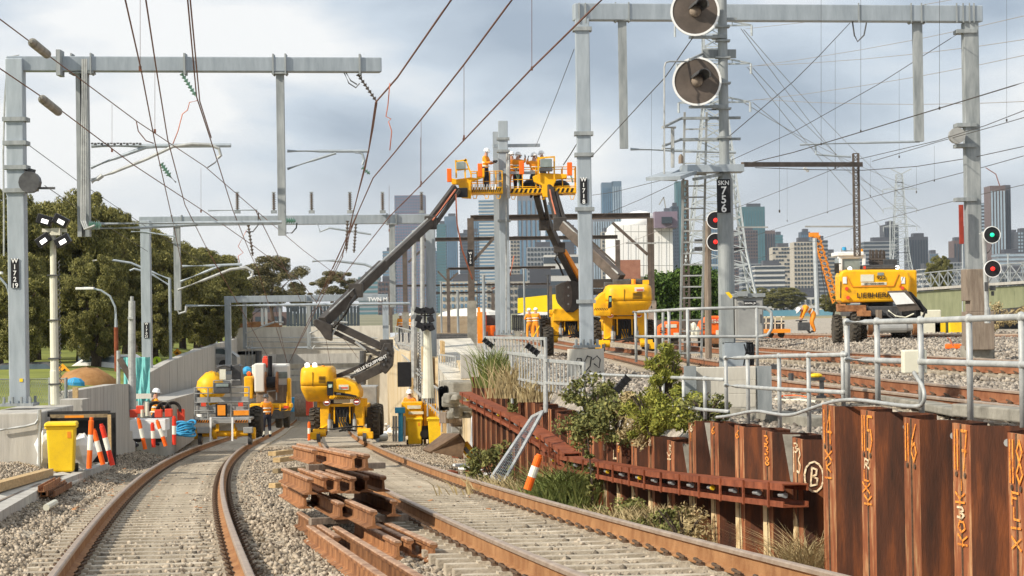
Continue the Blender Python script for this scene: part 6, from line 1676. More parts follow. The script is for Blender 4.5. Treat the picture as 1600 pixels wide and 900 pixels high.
boomseg(bl1, Q(560, 595, .3), Q(580, 555, .3), .1, .1, name='riser_strut'); boomseg(bl1, Q(548, 590, .4), Q(596, 560, .4), .2, .12, m=M['dgrey'], name='lettered_beam')
text('MELLE EQUIPMENT', bl1, Q(579, 569, -.45) , .15, M['white'], name='boom_lettering', tilt=-.46)
b = MB(M['boom']); b.poly([Q(x, y, -.3) for x, y in ((489, 501), (493, 498), (505, 502), (519, 508), (518, 533), (508, 530), (500, 518), (490, 508))], Vector((0, .6, 0))); b.build('upper_knuckle', bl1, bevel=.03)
b = MB(M['rail_galv']); b.bar(Q(519, 524, -.2), Q(527, 508, -.2), .06); b.build('knuckle_ram', bl1)
YBk = 90.5
e1 = P(671, 348, 89.6)
boomseg(bl1, Q(505, 503), P(600, 413, 87.3), .34, .36, name='main_boom'); boomseg(bl1, P(560, 452, 86.2), P(674, 346, 89.3), .26, .27, name='telescopic_section')
b = MB(M['rail_galv']); b.tube([Q(515, 487, -.2), P(600, 405, 87.0), P(668, 342, 89.0)], .03, 6); b.build('boom_pipe', bl1)
b = MB(M['boom']); b.box(P(556, 454, 86), (.5, .5, .5)); b.box(P(673, 348, 89.4), (.45, .4, .5)); b.each('boom_collar', bl1, bevel=.03)
b = MB(M['black']); b.tube([Q(523, 510, -.2), Q(540, 490, -.3), Q(547, 475, -.3), P(556, 462, 85.6)], .05, 6); b.tube([Q(520, 512, -.25), Q(534, 498, -.3), Q(545, 480, -.35)], .04, 6); b.build('hoses', bl1)
boomseg(bl1, P(671, 345, 89.4), P(711, 292, 90.3), .2, .22, name='fly_boom'); boomseg(bl1, P(679, 352, 89.4), P(718, 297, 90.3), .12, .14, name='fly_link')
b = MB(M['copper']); b.tube([P(676, 344, 89.1), P(698, 315, 89.8), P(712, 296, 90)], .03, 6); b.build('red_hose', bl1)
# --- baskets
def basket(root, xl, xr_, yf, yt, Y, D, px_gear, flip=1):
    a, c = P(xl, yf, Y), P(xr_, yf, Y); z0 = a.z; h = P(xl, yt, Y).z - z0; W = c.x - a.x
    b = MB(M['yellow']); b.box(((a.x + c.x) / 2, Y + D / 2, z0 + .06), (W, D, .10)); b.box(((a.x + c.x) / 2, Y, z0 + .14), (W, .05, .2)); b.build('floor', root, bevel=.01)
    stripes(root, (a.x + .03, Y - .03, z0 + .06), (c.x - .05, Y - .03, z0 + .06), .15, 14, lean=.06, dy=-.005)
    b = MB(M['yellow'])
    for zf in (.28, .55, 1.0):
        for (p, q) in (((a.x, Y), (c.x, Y)), ((a.x, Y + D), (c.x, Y + D)), ((a.x, Y), (a.x, Y + D)), ((c.x, Y), (c.x, Y + D))): b.tube([Vector((*p, z0 + h * zf)), Vector((*q, z0 + h * zf))], .022, 6)
    b.build('guard_rail', root)
    b = MB(M['yellow'])
    n = 5
    for i in range(n + 1):
        for y in (Y, Y + D): b.tube([Vector((a.x + W * i / n, y, z0)), Vector((a.x + W * i / n, y, z0 + h))], .02, 6)
    b.each('stanchion', root)
    b = MB(M['yellow']); 
    for px in (xl + 6, xr_ - 6, (xl + xr_) / 2): q = P(px, yf + 4, Y); b.tube([q + Vector((-.08, 0, .05)), q + Vector((-.05, 0, -.08)), q + Vector((.05, 0, -.08)), q + Vector((.08, 0, .05))], .02, 6)
    b.each('hook', root)
    return a.x, c.x, z0
X0b, X1b, zB_ = basket(bl1, 736, 785, 303, 268, YBk + .5, 1.3, 0)
b = MB(M['yellow']); b.poly([P(x, y, YBk + .2) for x, y in ((713, 280), (735, 277), (745, 278), (744, 268), (757, 262), (757, 276), (736, 284), (736, 310), (721, 309), (716, 288), (706, 288), (704, 278))], Vector((0, .5, 0))); b.build('basket_bracket', bl1, bevel=.02)
b = MB(M['yellow'])
for x in (713, 727): b.bar(P(x, 278, YBk), P(x - 1, 250, YBk), .06)
b.bar(P(712, 252, YBk), P(730, 250, YBk), .06); b.bar(P(712, 266, YBk), P(732, 264, YBk), .05); b.bar(P(727, 248, YBk), P(736, 272, YBk), .06); b.build('control_frame', bl1)
b = MB(M['glassp']); b.box(P(720, 259, YBk), (.34, .2, .28)); b.build('control_box', bl1, bevel=.02)
for (x, y) in ((702, 274), (750, 266)):
    b = MB(M['orange']); b.box(P(x, y, YBk - .1), (.17, .2, .5)); b.build('red_pad', bl1, bevel=.02)
b = MB(M['blackp']); b.box(P(722, 301, YBk), (.42, .35, .35)); b.build('rotator', bl1, bevel=.03)
b = MB(M['white'])
for i in range(9): b.box(P(738 + i * 4.5, 292, YBk + .45), (.05, .02, .2), Matrix.Rotation(.1 * (i % 3), 3, 'Y'))
b.each('white_tape', bl1)
# --- right upper boom lift
bl2 = thing('boom_lift', 'yellow boom lift with big rounded counterweight on the upper track right of mast W1718', 'boom lift', P(977, 548, 88))
lift_chassis(bl2, P(976, 549, 88.6))
blob(bl2, 945, 1021, 445, 492, 87.2, 2.4, M['yellow'])
b = MB(M['yellow']); b.poly([P(x, y, 87.6) for x, y in ((927, 480), (928, 470), (938, 459), (950, 452), (956, 456), (956, 494), (930, 494))], Vector((0, 1.6, 0))); b.build('engine_hood', bl2, bevel=.06)
b = MB(M['blackp']); b.poly([P(x, y, 87.1) for x, y in ((951, 462), (956, 462), (956, 480), (950, 482))], Vector((0, .05, 0))); b.m = M['insulg']; b.box(P(953.5, 468, 87.05), (.08, .01, .16)); b.build('control_panel', bl2)
b = MB(M['offwhite']); b.box(P(999, 452, 87.15), (.34, .02, .15)); b.m = M['redtail']; b.box(P(1000, 453, 87.13), (.24, .01, .05)); b.build('label_plate', bl2)
stripes(bl2, P(928, 485, 87.5), P(950, 485, 87.5), .09, 8, lean=.06)
b = MB(M['dgrey']); b.cyl(P(970, 499, 89), P(970, 490, 89), .5, n=18); b.build('slew_ring', bl2)
b = MB(M['yellow']); b.box(P(1009, 441, 88), (.22, .2, .16)); b.build('lifting_lug', bl2); 
for px in (990,): b = MB(M['amber']); b.cyl(P(px, 444, 88), P(px, 436, 88), .08, n=10); b.build('beacon', bl2)
b = MB(M['dgrey']); b.box(P(985, 442, 88.4), (1.3, .5, .25)); b.box(P(965, 447, 88.6), (1.0, .5, .3)); b.build('turntable_gear', bl2, bevel=.03)
b = MB(M['boom']); b.box(P(952, 443, 89.2), (1.5, .4, .3)); b.build('turret_beam', bl2, bevel=.02)
boomseg(bl2, P(970, 436, 88.8), P(880, 352, 90.5), .34, .38, m=M['brownsteel'], name='main_boom'); boomseg(bl2, P(906, 376, 90), P(873, 345, 91), .26, .28, name='telescopic_section')
b = MB(M['grey']); b.tube([P(966, 428, 88.6), P(930, 393, 89.6), P(880, 346, 90.2)], .035, 6); b.build('boom_pipe', bl2)
boomseg(bl2, P(872, 348, 91), P(858, 290, 91.6), .22, .24, name='fly_boom'); boomseg(bl2, P(883, 350, 91), P(868, 300, 91.6), .14, .16, name='fly_link')
b = MB(M['boom']); b.box(P(875, 350, 90.6), (.5, .4, .5)); b.each('boom_collar', bl2, bevel=.03); b = MB(M['copper']); b.tube([P(868, 335, 90.8), P(862, 312, 91.2), P(859, 296, 91.3)], .03, 5); b.build('red_hose', bl2)
YB2 = 91.6
basket(bl2, 796, 900, 304, 262, YB2, 1.5, 0)
b = MB(M['yellow']); b.poly([P(x, y, YB2 - .1) for x, y in ((834, 284), (832, 276), (845, 270), (886, 272), (886, 278), (870, 280), (866, 288), (862, 308), (848, 308), (847, 290), (838, 286))], Vector((0, .4, 0))); b.build('basket_bracket', bl2, bevel=.02)
b = MB(M['yellow'])
for x in (841, 866): b.bar(P(x, 280, YB2 - .2), P(x, 245, YB2 - .2), .06)
b.bar(P(840, 247, YB2 - .2), P(867, 245, YB2 - .2), .06); b.bar(P(840, 262, YB2 - .2), P(867, 262, YB2 - .2), .05); b.build('control_frame', bl2)
b = MB(M['glassp']); b.box(P(853, 255, YB2 - .2), (.45, .25, .32)); b.m = M['dgrey']; b.box(P(853, 265, YB2 - .2), (.5, .25, .14)); b.build('control_box', bl2, bevel=.02)
for (x, y) in ((815, 262), (890, 264)): b = MB(M['orange']); b.box(P(x, y, YB2 - .2), (.19, .2, .5)); b.build('red_pad', bl2, bevel=.02)
b = MB(M['blackp']); b.ell(P(875, 293, YB2 + .6), (.4, .3, .3), 10, 6); b.ell(P(828, 292, YB2 + .6), (.3, .3, .3), 10, 6); b.each('tool_bag', bl2)
b = MB(M['insulg'])
for (x, y) in ((807, 270), (811, 282), (893, 275), (835, 280)): b.tube([P(x, y - 12, YB2 + .1), P(x - 1, y, YB2 + .1), P(x + 2, y + 10, YB2 + .1)], .03, 5)
b.each('green_sling', bl2)
# --- left upper boom lift
bl3 = thing('boom_lift', 'boom lift half hidden by mast W1718 with dark round knuckle facing the camera', 'boom lift', P(893, 541, 96))
lift_chassis(bl3, P(893, 541, 96.6))
for s in (-1, ): q = P(861, 526, 96) ; wheel(bl3, q.x - .1, q.y, GU(q.x, q.y) + .64, .55, .4)
b = MB(M['yellow']); b.box(P(889, 492, 96.6), (1.3, 1, .5)); b.build('turret_base', bl3, bevel=.04)
b = MB(M['boom']); b.poly([P(x, y, 95.9) for x, y in ((868, 446), (878, 441), (898, 438), (906, 445), (906, 480), (896, 488), (885, 488), (872, 474), (869, 466))], Vector((0, .9, 0))); b.build('knuckle', bl3, bevel=.03)
b = MB(M['brownsteel']); c = P(887, 462, 95.8); 
b.add([c + Vector((math.cos(t) * .18, 0, math.sin(t) * .6)) for t in np.linspace(0, 2 * PI, 18)[:-1]] + [c + Vector((math.cos(t) * .18, .12, math.sin(t) * .6)) for t in np.linspace(0, 2 * PI, 18)[:-1]], [tuple(range(17)), tuple(range(33, 16, -1))] + [(i, 17 + i, 17 + (i + 1) % 17, (i + 1) % 17) for i in range(17)]); b.build('pivot_cover', bl3)
b = MB(M['grey']); 
for y in (449, 462, 475): b.cyl(P(888, y, 95.75), P(888, y, 95.7), .04, n=8)
b.build('pivot_bolt', bl3)
b = MB(M['boom']); b.box(P(925, 443, 97), (1.6, .4, .35)); b.box(P(925, 456, 97), (1.6, .3, .25)); b.build('turret_beam', bl3, bevel=.02)
boomseg(bl3, P(902, 440, 96.4), P(872, 385, 95), .28, .34, name='lower_boom'); boomseg(bl3, P(908, 440, 96.3), P(880, 392, 95.2), .2, .2, m=M['yorange'], name='yellow_inner_boom')
boomseg(bl3, P(874, 390, 95), P(850, 335, 93.8), .26, .28, name='upper_boom'); boomseg(bl3, P(850, 350, 94), P(838, 305, 93), .2, .22, name='fly_boom'); boomseg(bl3, P(858, 350, 94), P(848, 300, 93), .12, .14, name='fly_link')
b = MB(M['black']); b.tube([P(872, 395, 94.7), P(867, 405, 94.6), P(874, 415, 94.8), P(880, 430, 95.2)], .04, 5); b.build('hoses', bl3)
b = MB(M['boom']); b.box(P(874, 387, 94.9), (.45, .4, .4)); b.box(P(850, 352, 93.9), (.4, .4, .4)); b.each('boom_collar', bl3, bevel=.03)
# workers in the baskets
zf = lambda px, py, Y: P(px, py, Y)
person('worker in dark trousers standing at the right end of the left basket', P(759, 301, YBk + 1.0), -1.9, 'stand', arms='fwd', s=.93)
person('worker seen between the mast and the right basket, left one', P(801, 303, YB2 + 1.2), .5, 'stand', arms='fwd', pants=M['hivis'], s=.9)
person('worker at the left end of the right basket beside the red pad', P(809, 304, YB2 + .7), -.6, 'stand', arms='up', s=.9)
person('worker crouched behind the control box of the right basket', P(836, 310, YB2 + .9), .3, 'stand', arms='up', s=.97, top=M['hivis'])
person('worker rising above the control box of the right basket', P(849, 303, YB2 + 1.1), 1.2, 'stand', arms='up', s=.92)

# ------------------------------------------------------------ wheeled excavator
YE = 86.0
ex = thing('wheeled_excavator', 'yellow wheeled road rail excavator seen from behind on the upper track', 'excavator', P(1370, 524, YE))
E_ = lambda x, y, d=0: P(x, y, YE + d)
b = MB(M['yellow']); pts = [(1315, 424), (1322, 421.5), (1412, 421), (1420, 425), (1423, 436), (1422, 466), (1418, 471), (1316, 473), (1313, 468), (1312, 432)]
b.poly([E_(x, y, -.2) for x, y in pts], Vector((0, 1.3, 0))); b.build('counterweight', ex, bevel=.09)
b = MB(M['yorange'])
for seg in (((1322, 430), (1332, 448)), ((1332, 448), (1396, 447)), ((1396, 447), (1404, 428)), ((1405, 448), (1412, 432))): b.bar(E_(*seg[0], -.215), E_(*seg[1], -.215), .03, .03)
b.build('panel_seams', ex)
b = MB(M['yellow']); b.box(E_(1370, 445, 2.0), (2.4, 3.2, 1.0)); b.build('upper_body', ex, bevel=.06)
text('LIEBHERR', ex, E_(1366, 461.5, -.24), .25, M['blackp'], name='maker_lettering', spacing=1.05, xs=1.12)
text('922', ex, E_(1377, 434, -.24), .17, M['blackp'], name='model_lettering', xs=1.3); text('LEFT HAND DRIVE', ex, E_(1365.5, 443.3, -.235), .085, M['blackp'], name='warning_lettering')
b = MB(M['offwhite']); b.box(E_(1355, 434.5, -.215), (.46, .02, .25)); b.build('notice_plate', ex); b = MB(M['offwhite']); b.box(E_(1365.5, 443.3, -.21), (.9, .015, .10)); b.build('warning_strip', ex)
b = MB(M['glassp']); b.box(E_(1376, 428, -.215), (.22, .02, .10)); b.each('small_plate', ex)
for x in (1320, 1411): b = MB(M['white']); b.box(E_(x, 438, -.22), (.14, .02, .24)); b.build('reflector_plate', ex, bevel=.01)
for x, y in ((1323, 451), (1325, 465), (1410, 450)): b = MB(M['redtail']); b.cyl(E_(x, y, -.2), E_(x, y, -.26), .065, n=14); b.build('tail_lamp', ex)
stripes(ex, E_(1312.5, 466, -.2), E_(1315.5, 466, -.2), .6, 1, lean=.02)
# cab
b = MB(M['white']); za = E_(1330, 421).z; 
for x in (1313.5, 1350): b.bar(E_(x, 423, .6), E_(x, 397, .6), .12); b.bar(E_(x, 423, 2.0), E_(x, 397, 2.0), .12)
b.box((E_(1332, 396).x, YE + 1.3, E_(1332, 396).z), (.95, 1.7, .14)); b.box((E_(1332, 401, 0).x, YE + .58, E_(1332, 401).z), (.9, .05, .12)); b.build('cab_frame', ex, bevel=.03)
b = MB(M['glassp']); a, c = E_(1315, 402), E_(1349, 422); b.box(((a.x + c.x) / 2, YE + 1.3, (a.z + c.z) / 2), (c.x - a.x - .04, 1.4, a.z - c.z)); b.build('cab_glass', ex)
b = MB(M['grey']); b.bar(E_(1315, 392, .7), E_(1340, 392, .7), .04); 
for x in (1315, 1322, 1330, 1340): b.bar(E_(x, 395, .7), E_(x, 388, .7), .03)
b.build('roof_rack', ex)
b = MB(M['blue']); b.cyl(E_(1319, 391, .6), E_(1319, 386, .6), .07, n=10); b.build('blue_beacon', ex)
b = MB(M['amber']); b.cyl(E_(1346, 394, .6), E_(1346, 389, .6), .06, n=10); b.build('amber_beacon', ex)
b = MB(M['black']); b.box(E_(1307.5, 419, .3), (.17, .06, .36)); b.bar(E_(1308, 412, .3), E_(1314, 412, .5), .03); b.build('mirror', ex, bevel=.01)
for (x, y) in ((1328, 420), (1402, 418)): b = MB(M['lampwhite']); b.ell(E_(x, y, .2), (.08, .04, .08), 10, 6); b.m = M['dgrey']; b.ell(E_(x, y, .27), (.10, .06, .10), 10, 6); b.build('work_lamp', ex)
b = MB(M['redtail']); b.box(E_(1351, 418, .1), (.08, .05, .1)); b.build('red_light', ex)
b = MB(M['brownsteel'])
for i in range(9): b.tube([E_(1360 + i * 2.8, 418, 1), E_(1359.5 + i * 2.8 + (i % 2), 390 + (i % 3), 1)], .035, 5)
b.bar(E_(1357, 405, 1), E_(1384, 405, 1), .05, .06); b.bar(E_(1357, 409, 1), E_(1386, 409, 1), .04, .05); b.build('stacked_bars', ex)
b = MB(M['dgrey']); b.box(E_(1372, 418, .7), (1.2, .8, .18)); b.bar(E_(1350, 419, .1), E_(1402, 418, .1), .05); b.box(E_(1389, 414, 1.2), (.5, .6, .4)); b.build('deck_gear', ex, bevel=.02)
# undercarriage
b = MB(M['dgrey']); b.cyl(E_(1370, 482, 1.4), E_(1370, 470, 1.4), .6, n=20); b.box(E_(1371, 486, 1.4), (2.2, 3.6, .35)); b.build('undercarriage', ex, bevel=.03)
b = MB(M['railside']); b.box(E_(1330, 482, -.3), (1.0, .5, .22)); b.box(E_(1314, 478, -.3), (.3, .5, .14)); b.box(E_(1349, 490, -.4), (.5, .4, .2)); b.build('step_frame', ex, bevel=.02)
for (x, y, d) in ((1308, 505, .6), (1336, 505, -.3), (1346, 505, 0)):
    q = E_(x, y, d); wheel(ex, q.x, q.y, GU(q.x, q.y) + .50 + .02, .5, .30, rimm=M['grey'])
for (x, d) in ((1400, .6), (1412, .6), (1415, 2.8), (1330, 3.0)): q = E_(x, 505, d); wheel(ex, q.x, q.y, GU(q.x, q.y) + .5, .48, .28, rimm=M['grey'])
b = MB(M['grey']); b.cyl(E_(1356, 513, -.7), E_(1432, 512, -.7), .13, n=14); b.cyl(E_(1372, 513, -.7), E_(1416, 512, -.7), .17, n=14); b.build('rail_axle', ex)
for x in (1360, 1430): b = MB(M['railside']); b.cyl(E_(x - 4, 512, -.75), E_(x + 3, 512, -.75), .26, n=18); b.m = M['grey']; b.cyl(E_(x - 5, 512, -.75), E_(x + 4, 512, -.75), .1, n=12); b.build('rail_wheel', ex)
b = MB(M['blackp']); b.box(E_(1395, 494, .1), (1.9, .6, .5)); b.build('lower_box', ex, bevel=.03)
b = MB(M['dgrey']); 
for i in range(4): b.tube([E_(1385 + i * 8, 482, -.3), E_(1387 + i * 7, 492, -.5), E_(1395 + i * 6, 498, -.6), E_(1400 + i * 8, 507, -.7)], .03, 5)
b.tube([E_(1355, 478, -.4), E_(1362, 500, -.5), E_(1380, 506, -.6)], .03, 5); b.build('hoses', ex)
b = MB(M['offwhite']); b.tube([E_(1388, 485, -.4), E_(1400, 494, -.6), E_(1415, 496, -.6), E_(1428, 490, -.6)], .03, 6); b.build('white_hose', ex)
b = MB(M['timberd']); b.box(E_(1373, 493, -.5), (.2, .15, .4)); b.build('grab_tool', ex)
# tilted tray, its glare painted as a flat white sheet, and dark arm
b = MB(M['brownsteel']); b.poly([E_(x, y, -.6) for x, y in ((1387, 456), (1418, 455), (1439, 484), (1406, 487))], Vector((0, .08, .03))); b.build('tray', ex)
b = MB(M['white']); b.poly([E_(x, y, -.66) for x, y in ((1389, 457.5), (1413, 457), (1429, 474), (1400, 476))], Vector((0, .03, 0))); o = b.build('tray_glare', ex)
b = MB(M['blackp']); b.poly([E_(x, y, -.3) for x, y in ((1418, 455), (1424, 456), (1449, 484), (1449, 490), (1438, 486))], Vector((0, .3, 0))); b.tube([E_(1423, 462, -.4), E_(1436, 470, -.5), E_(1446, 486, -.5), E_(1440, 500, -.5)], .05, 6); b.build('arm', ex)

# ------------------------------------------------------------ access platform machine on the left track
YM = 80.0
bp = thing('rail_access_platform', 'grey caged access platform on yellow rail wheels on the left track', 'access platform', P(353, 692, YM))
E_ = lambda x, y, d=0: P(x, y, YM + d)
def pt(root, pts, r, m, name): b = MB(m); [b.tube([E_(*p) for p in seg], r, 6) for seg in pts]; return b.build(name, root)
pt(bp, [[(304, 606), (389, 605)], [(304, 615), (389, 614)], [(304, 629), (389, 628)], [(304, 606), (304, 655)], [(389, 605), (389, 655)], [(304, 655), (389, 654)], [(325, 606), (325, 655)], [(361, 594), (361, 655)], [(361, 594), (375, 594)], [(334, 595), (363, 595)], [(334, 595), (334, 612)], [(304, 642), (389, 641)]], .025, M['grey'], 'cage_frame')
pt(bp, [[(304, 606, 1.6), (389, 605, 1.6)], [(304, 606), (304, 606, 1.6)], [(389, 605), (389, 605, 1.6)], [(304, 629, 1.6), (389, 629, 1.6)], [(304, 606, 1.6), (304, 655, 1.6)], [(389, 605, 1.6), (389, 655, 1.6)]], .025, M['grey'], 'cage_rear')
b = MB(M['grey']); b.box(E_(347, 655, .8), (1.95, 1.7, .08)); b.box(E_(347, 624, .05), (1.75, .04, .16)); b.box(E_(346, 658, -.02), (1.95, .05, .12)); b.box(E_(346, 640, 0.1), (1.7, .04, .28)); b.build('deck', bp)
stripes(bp, E_(306, 660, -.06), E_(328, 660, -.06), .08, 6, lean=.04); b = MB(M['yorange']); b.box(E_(317, 658.5, -.055), (.46, .01, .08)); b.box(E_(377, 658.5, -.055), (.44, .01, .08)); b.each('orange_plate', bp); stripes(bp, E_(367, 660, -.07), E_(387, 660, -.07), .08, 5, lean=.04)
b = MB(M['dgrey']); b.box(E_(347, 606, -.05), (.54, .3, .34)); b.m = M['glassp']; b.box(E_(347, 602, -.22), (.42, .02, .10)); b.build('control_box', bp, bevel=.02)
b = MB(M['offwhite']); b.box(E_(348, 585, .3), (.2, .1, .34)); b.build('notice_board', bp)
b = MB(M['blackp']); b.box(E_(346, 641, -.02), (.38, .08, .44)); b.m = M['yorange']; b.box(E_(346, 641, -.07), (.26, .03, .34)); b.build('gate_panel', bp)
b = MB(M['yorange']); b.box(E_(377, 645, .0), (.5, .1, .16)); b.build('orange_beam', bp)
b = MB(M['yellow']); 
o = len(b.v); b.ell(E_(330, 606, 1.2), (.48, .5, .55), 12, 8); b.box(E_(326, 613, 1.0), (.45, .5, .4))
for i in range(o, len(b.v)): v = b.v[i]; b.v[i] = (v[0] + random.uniform(-.05, .05), v[1], v[2] + random.uniform(-.05, .05))
b.build('yellow_cover', bp, smooth=True)
b = MB(M['dgrey']); b.poly([E_(x, y, 1.8) for x, y in ((362, 572), (372, 569), (376, 572), (378, 602), (362, 603))], Vector((0, .6, 0))); b.box(E_(350, 575, 1.8), (.5, .5, .2)); b.tube([E_(338, 582, 1), E_(340, 574, 1), (E_(350, 571, 1)), E_(360, 574, 1)], .04, 6); b.cyl(E_(308, 640, .5), E_(308, 610, .5), .1, n=8); b.build('dark_tank', bp, bevel=.03)
b = MB(M['yellow']); b.cyl(E_(306, 678, .3), E_(396, 677, .3), .10, n=12)
for x in (307, 336, 367, 396): b.cyl(E_(x - 3, 677, .3), E_(x + 3, 677, .3), .2, n=14)
b.box(E_(340, 668, .2), (.1, .2, .25)); b.box(E_(365, 668, .2), (.1, .2, .25)); b.build('rail_axle', bp)
for x in (313, 391): b = MB(M['dgrey']); b.cyl(E_(x - 3, 686, .2), E_(x + 3, 686, .2), .19, n=16); b.build('rail_wheel', bp)
b = MB(M['grey']); b.box(E_(318, 672, 0), (.4, .3, .2)); b.box(E_(388, 672, 0), (.3, .3, .2)); b.build('axle_bracket', bp, bevel=.02)
b = MB(M['white']); b.bar(E_(329, 652, -.15), E_(329, 690, -.15), .06); b.bar(E_(363, 652, -.15), E_(363, 689, -.15), .06); b.each('white_leg', bp)
q = E_(400, 660, 2.2); wheel(bp, q.x + .0, q.y, E_(400, 659, 2.2).z, .50, .42)
b = MB(M['white']); b.ell(E_(318, 649, .5), (.25, .3, .14), 10, 5); b.build('white_bundle', bp)
for (x, y) in ((318, 632), (376, 632)): b = MB(M['redtail']); b.box(E_(x, y, -.05), (.16, .05, .12)); b.build('red_lamp', bp)
# --- maintenance truck behind
YT = 96.0
tr = thing('maintenance_truck', 'white and orange road rail truck with cable drum on the left track', 'truck', P(424, 668, YT))
E_ = lambda x, y, d=0: P(x, y, YT + d)
b = MB(M['cream']); b.box(E_(424, 592, 1.5), (1.4, 1.6, 1.2)); b.box(E_(407, 590, .4), (.42, .8, 1.15)); b.box(E_(440, 590, .6), (.6, .8, 1.0)); b.build('cab', tr, bevel=.06)
b = MB(M['glassp']); b.box(E_(424, 577.5, .9), (1.25, .3, .12)); b.box(E_(441, 586, .18), (.4, .03, .25)); b.build('cab_glass', tr)
b = MB(M['timberd']); b.box(E_(427, 615, .4), (1.3, .6, .7)); b.build('bed', tr, bevel=.04)
for s, x in ((-1, 415.5), (1, 433)): b = MB(M['railside']); b.cyl(E_(x - 1.2, 597, -.1), E_(x + 1.2, 597, -.1), .42, n=22); b.build('drum_flange', tr)
b = MB(M['blackp']); b.cyl(E_(416, 597, -.1), E_(432, 597, -.1), .22, n=18); b.build('cable_drum', tr)
b = MB(M['yellow']); b.box(E_(424, 634, 0), (1.7, .4, .2)); b.box(E_(391, 605, .8), (.34, 1.4, .9)); b.box(E_(452, 616, .2), (.14, .5, 1.3)); b.build('body_side', tr, bevel=.05)
pt(tr, [[(427, 632, -.3), (427, 648, -.3), (438, 648, -.3), (438, 632, -.3)], [(427, 640, -.3), (438, 640, -.3)], [(438, 643, -.2), (449, 641, -.2), (449, 612, -.2)]], .035, M['yellow'], 'yellow_step')
b = MB(M['blackp']); b.cyl(E_(422, 590, .1), E_(422, 556, .1), .09, n=10); b.build('exhaust', tr)
b = MB(M['redtail']); b.box(E_(415, 567, .6), (.23, .3, .38)); b.box(E_(415, 562, .6), (.16, .2, .3)); b.build('red_unit', tr, bevel=.03)
for x in (401, 447): b = MB(M['amber']); b.cyl(E_(x, 577, .9), E_(x, 572, .9), .08, n=10); b.build('beacon', tr)
b = MB(M['dgrey']); b.box(E_(396, 582, 1.4), (.5, .5, .5)); b.m = M['blue']; b.ell(E_(386, 580, 1), (.2, .2, .2), 8, 6); b.m = M['orange']; b.ell(E_(389, 584, .7), (.1, .1, .1), 8, 6); b.build('hose_reel', tr, bevel=.03)
for x, d in ((436, .5), (448, 2.0), (408, .6), (410, 2.5)): q = E_(x, 655, d); wheel(tr, q.x, q.y, E_(x, 655, d).z, .36, .24, lug=False, rimm=M['dgrey'])
b = MB(M['black']); b.box(E_(424, 646, 1), (1.3, 3, .3)); b.build('chassis', tr)
for x in (412, 447): b = MB(M['redtail']); b.box(E_(x, 636, -.25), (.2, .04, .1)); b.build('tail_lamp', tr)
pt(tr, [[(415, 605, -.2), (415, 612, -.2), (433, 610, -.2), (433, 604, -.2)], [(418, 612, -.2), (418, 625, -.2)], [(432, 610, -.2), (432, 625, -.2)]], .025, M['rail_galv'], 'rack')
# drum and far machine bits near the tunnel
b = MB(M['timberd']); c = P(476, 633, 130); b.cyl(c + Vector((-.5, 0, 0)), c + Vector((.3, 0, 0)), .62, n=20); tag(b.build('cable_reel'), 'brown cable reel beyond the lower boom lift', 'cable reel')
b = MB(M['redtail']); b.box(P(484, 633, 120), (.35, .4, 1.0)); tag(b.build('red_barrier'), 'upright red barrier beside the brown reel', 'barrier')
b = MB(M['blue']); b.box(P(463, 632, 135), (.8, .6, .8)); tag(b.build('blue_crate', bevel=.05), 'blue crate deep in the tunnel approach', 'crate')
b = MB(M['grey']); b.box(P(570, 632, 89), (1.0, 1.2, 1.4)); tag(b.build('tool_chest', bevel=.05), 'grey chest behind the lower boom lift wheels', 'chest')

# ------------------------------------------------------------ other vehicles on the upper level
def compactor(label, xa, xb_, ya, yb, Y, m, lab2):
    root = thing('site_machine', label, 'site machine', P((xa + xb_) / 2, yb + 4, Y)); a, c = P(xa, ya, Y), P(xb_, yb, Y); W = c.x - a.x; H = a.z - c.z
    b = MB(m); pr = [(0, 0), (W, 0), (W, H), (W * .45, H), (W * .12, H * .72), (0, H * .3)]
    b.poly([Vector((a.x + x, Y, c.z + z)) for x, z in pr], Vector((0, 1.8, 0))); b.build('hood', root, bevel=.06)
    b = MB(M['offwhite']); b.box((a.x + W * .62, Y - .02, c.z + H * .72), (W * .5, .02, .14)); b.box((a.x + W * .85, Y - .02, c.z + H * .12), (W * .25, .02, .18)); b.build('label_plate', root)
    b = MB(M['black'])
    for i in range(3): b.box((a.x + W * .25, Y - .015, c.z + H * (.3 + .15 * i)), (W * .25, .02, .04))
    b.build('vent_slots', root)
    for f in (.15, .8): wheel(root, a.x + W * f, Y + .5, c.z - .15, .35, .3, lug=False)
    return root
compactor('large orange site machine left of the signal mast foot', 1093, 1128, 494, 523, 92, M['orange'], '')
compactor('smaller orange machine behind the looped handrail', 1027, 1062, 503, 526, 100, M['orange'], '')
text('METRO', C.objects[-1].parent if False else bpy.data.objects['site_machine'], P(1116, 500, 91.9), .2, M['redtail'], name='machine_lettering')
ft = thing('rail_trolley', 'flat orange rail trolley with pale rails carrying boxes', 'trolley', P(1215, 524, 92))
b = MB(M['yorange']); b.box(P(1212, 517, 92), (.95, 1.6, .14)); b.build('deck', ft); b = MB(M['offwhite'])
for y in (495, 505): b.bar(P(1194, y, 92), P(1226, y, 92), .04)
for x in (1197, 1211, 1221): b.bar(P(x, 494, 92), P(x, 515, 92), .04)
b.build('rails', ft); b = MB(M['dgrey'])
for i in range(7): b.box(P(random.uniform(1198, 1220), random.uniform(502, 514), 92.6), (.25, .3, .25), random.uniform(0, 2))
b.build('load', ft); b = MB(M['black'])
for x in (1203, 1220): b.cyl(P(x, 522, 91.6), P(x + 1, 522, 91.4), .13, n=12); b.cyl(P(x, 522, 91.5), P(x + 4, 522, 91.5), .14, n=12)
b.build('wheel', ft)
b = MB(M['offwhite']); 
for x, y in ((1079, 514), (1084, 512), (1089, 518), (1082, 520)): b.ell(P(x, y, 86), (.12, .1, .2), 8, 6)
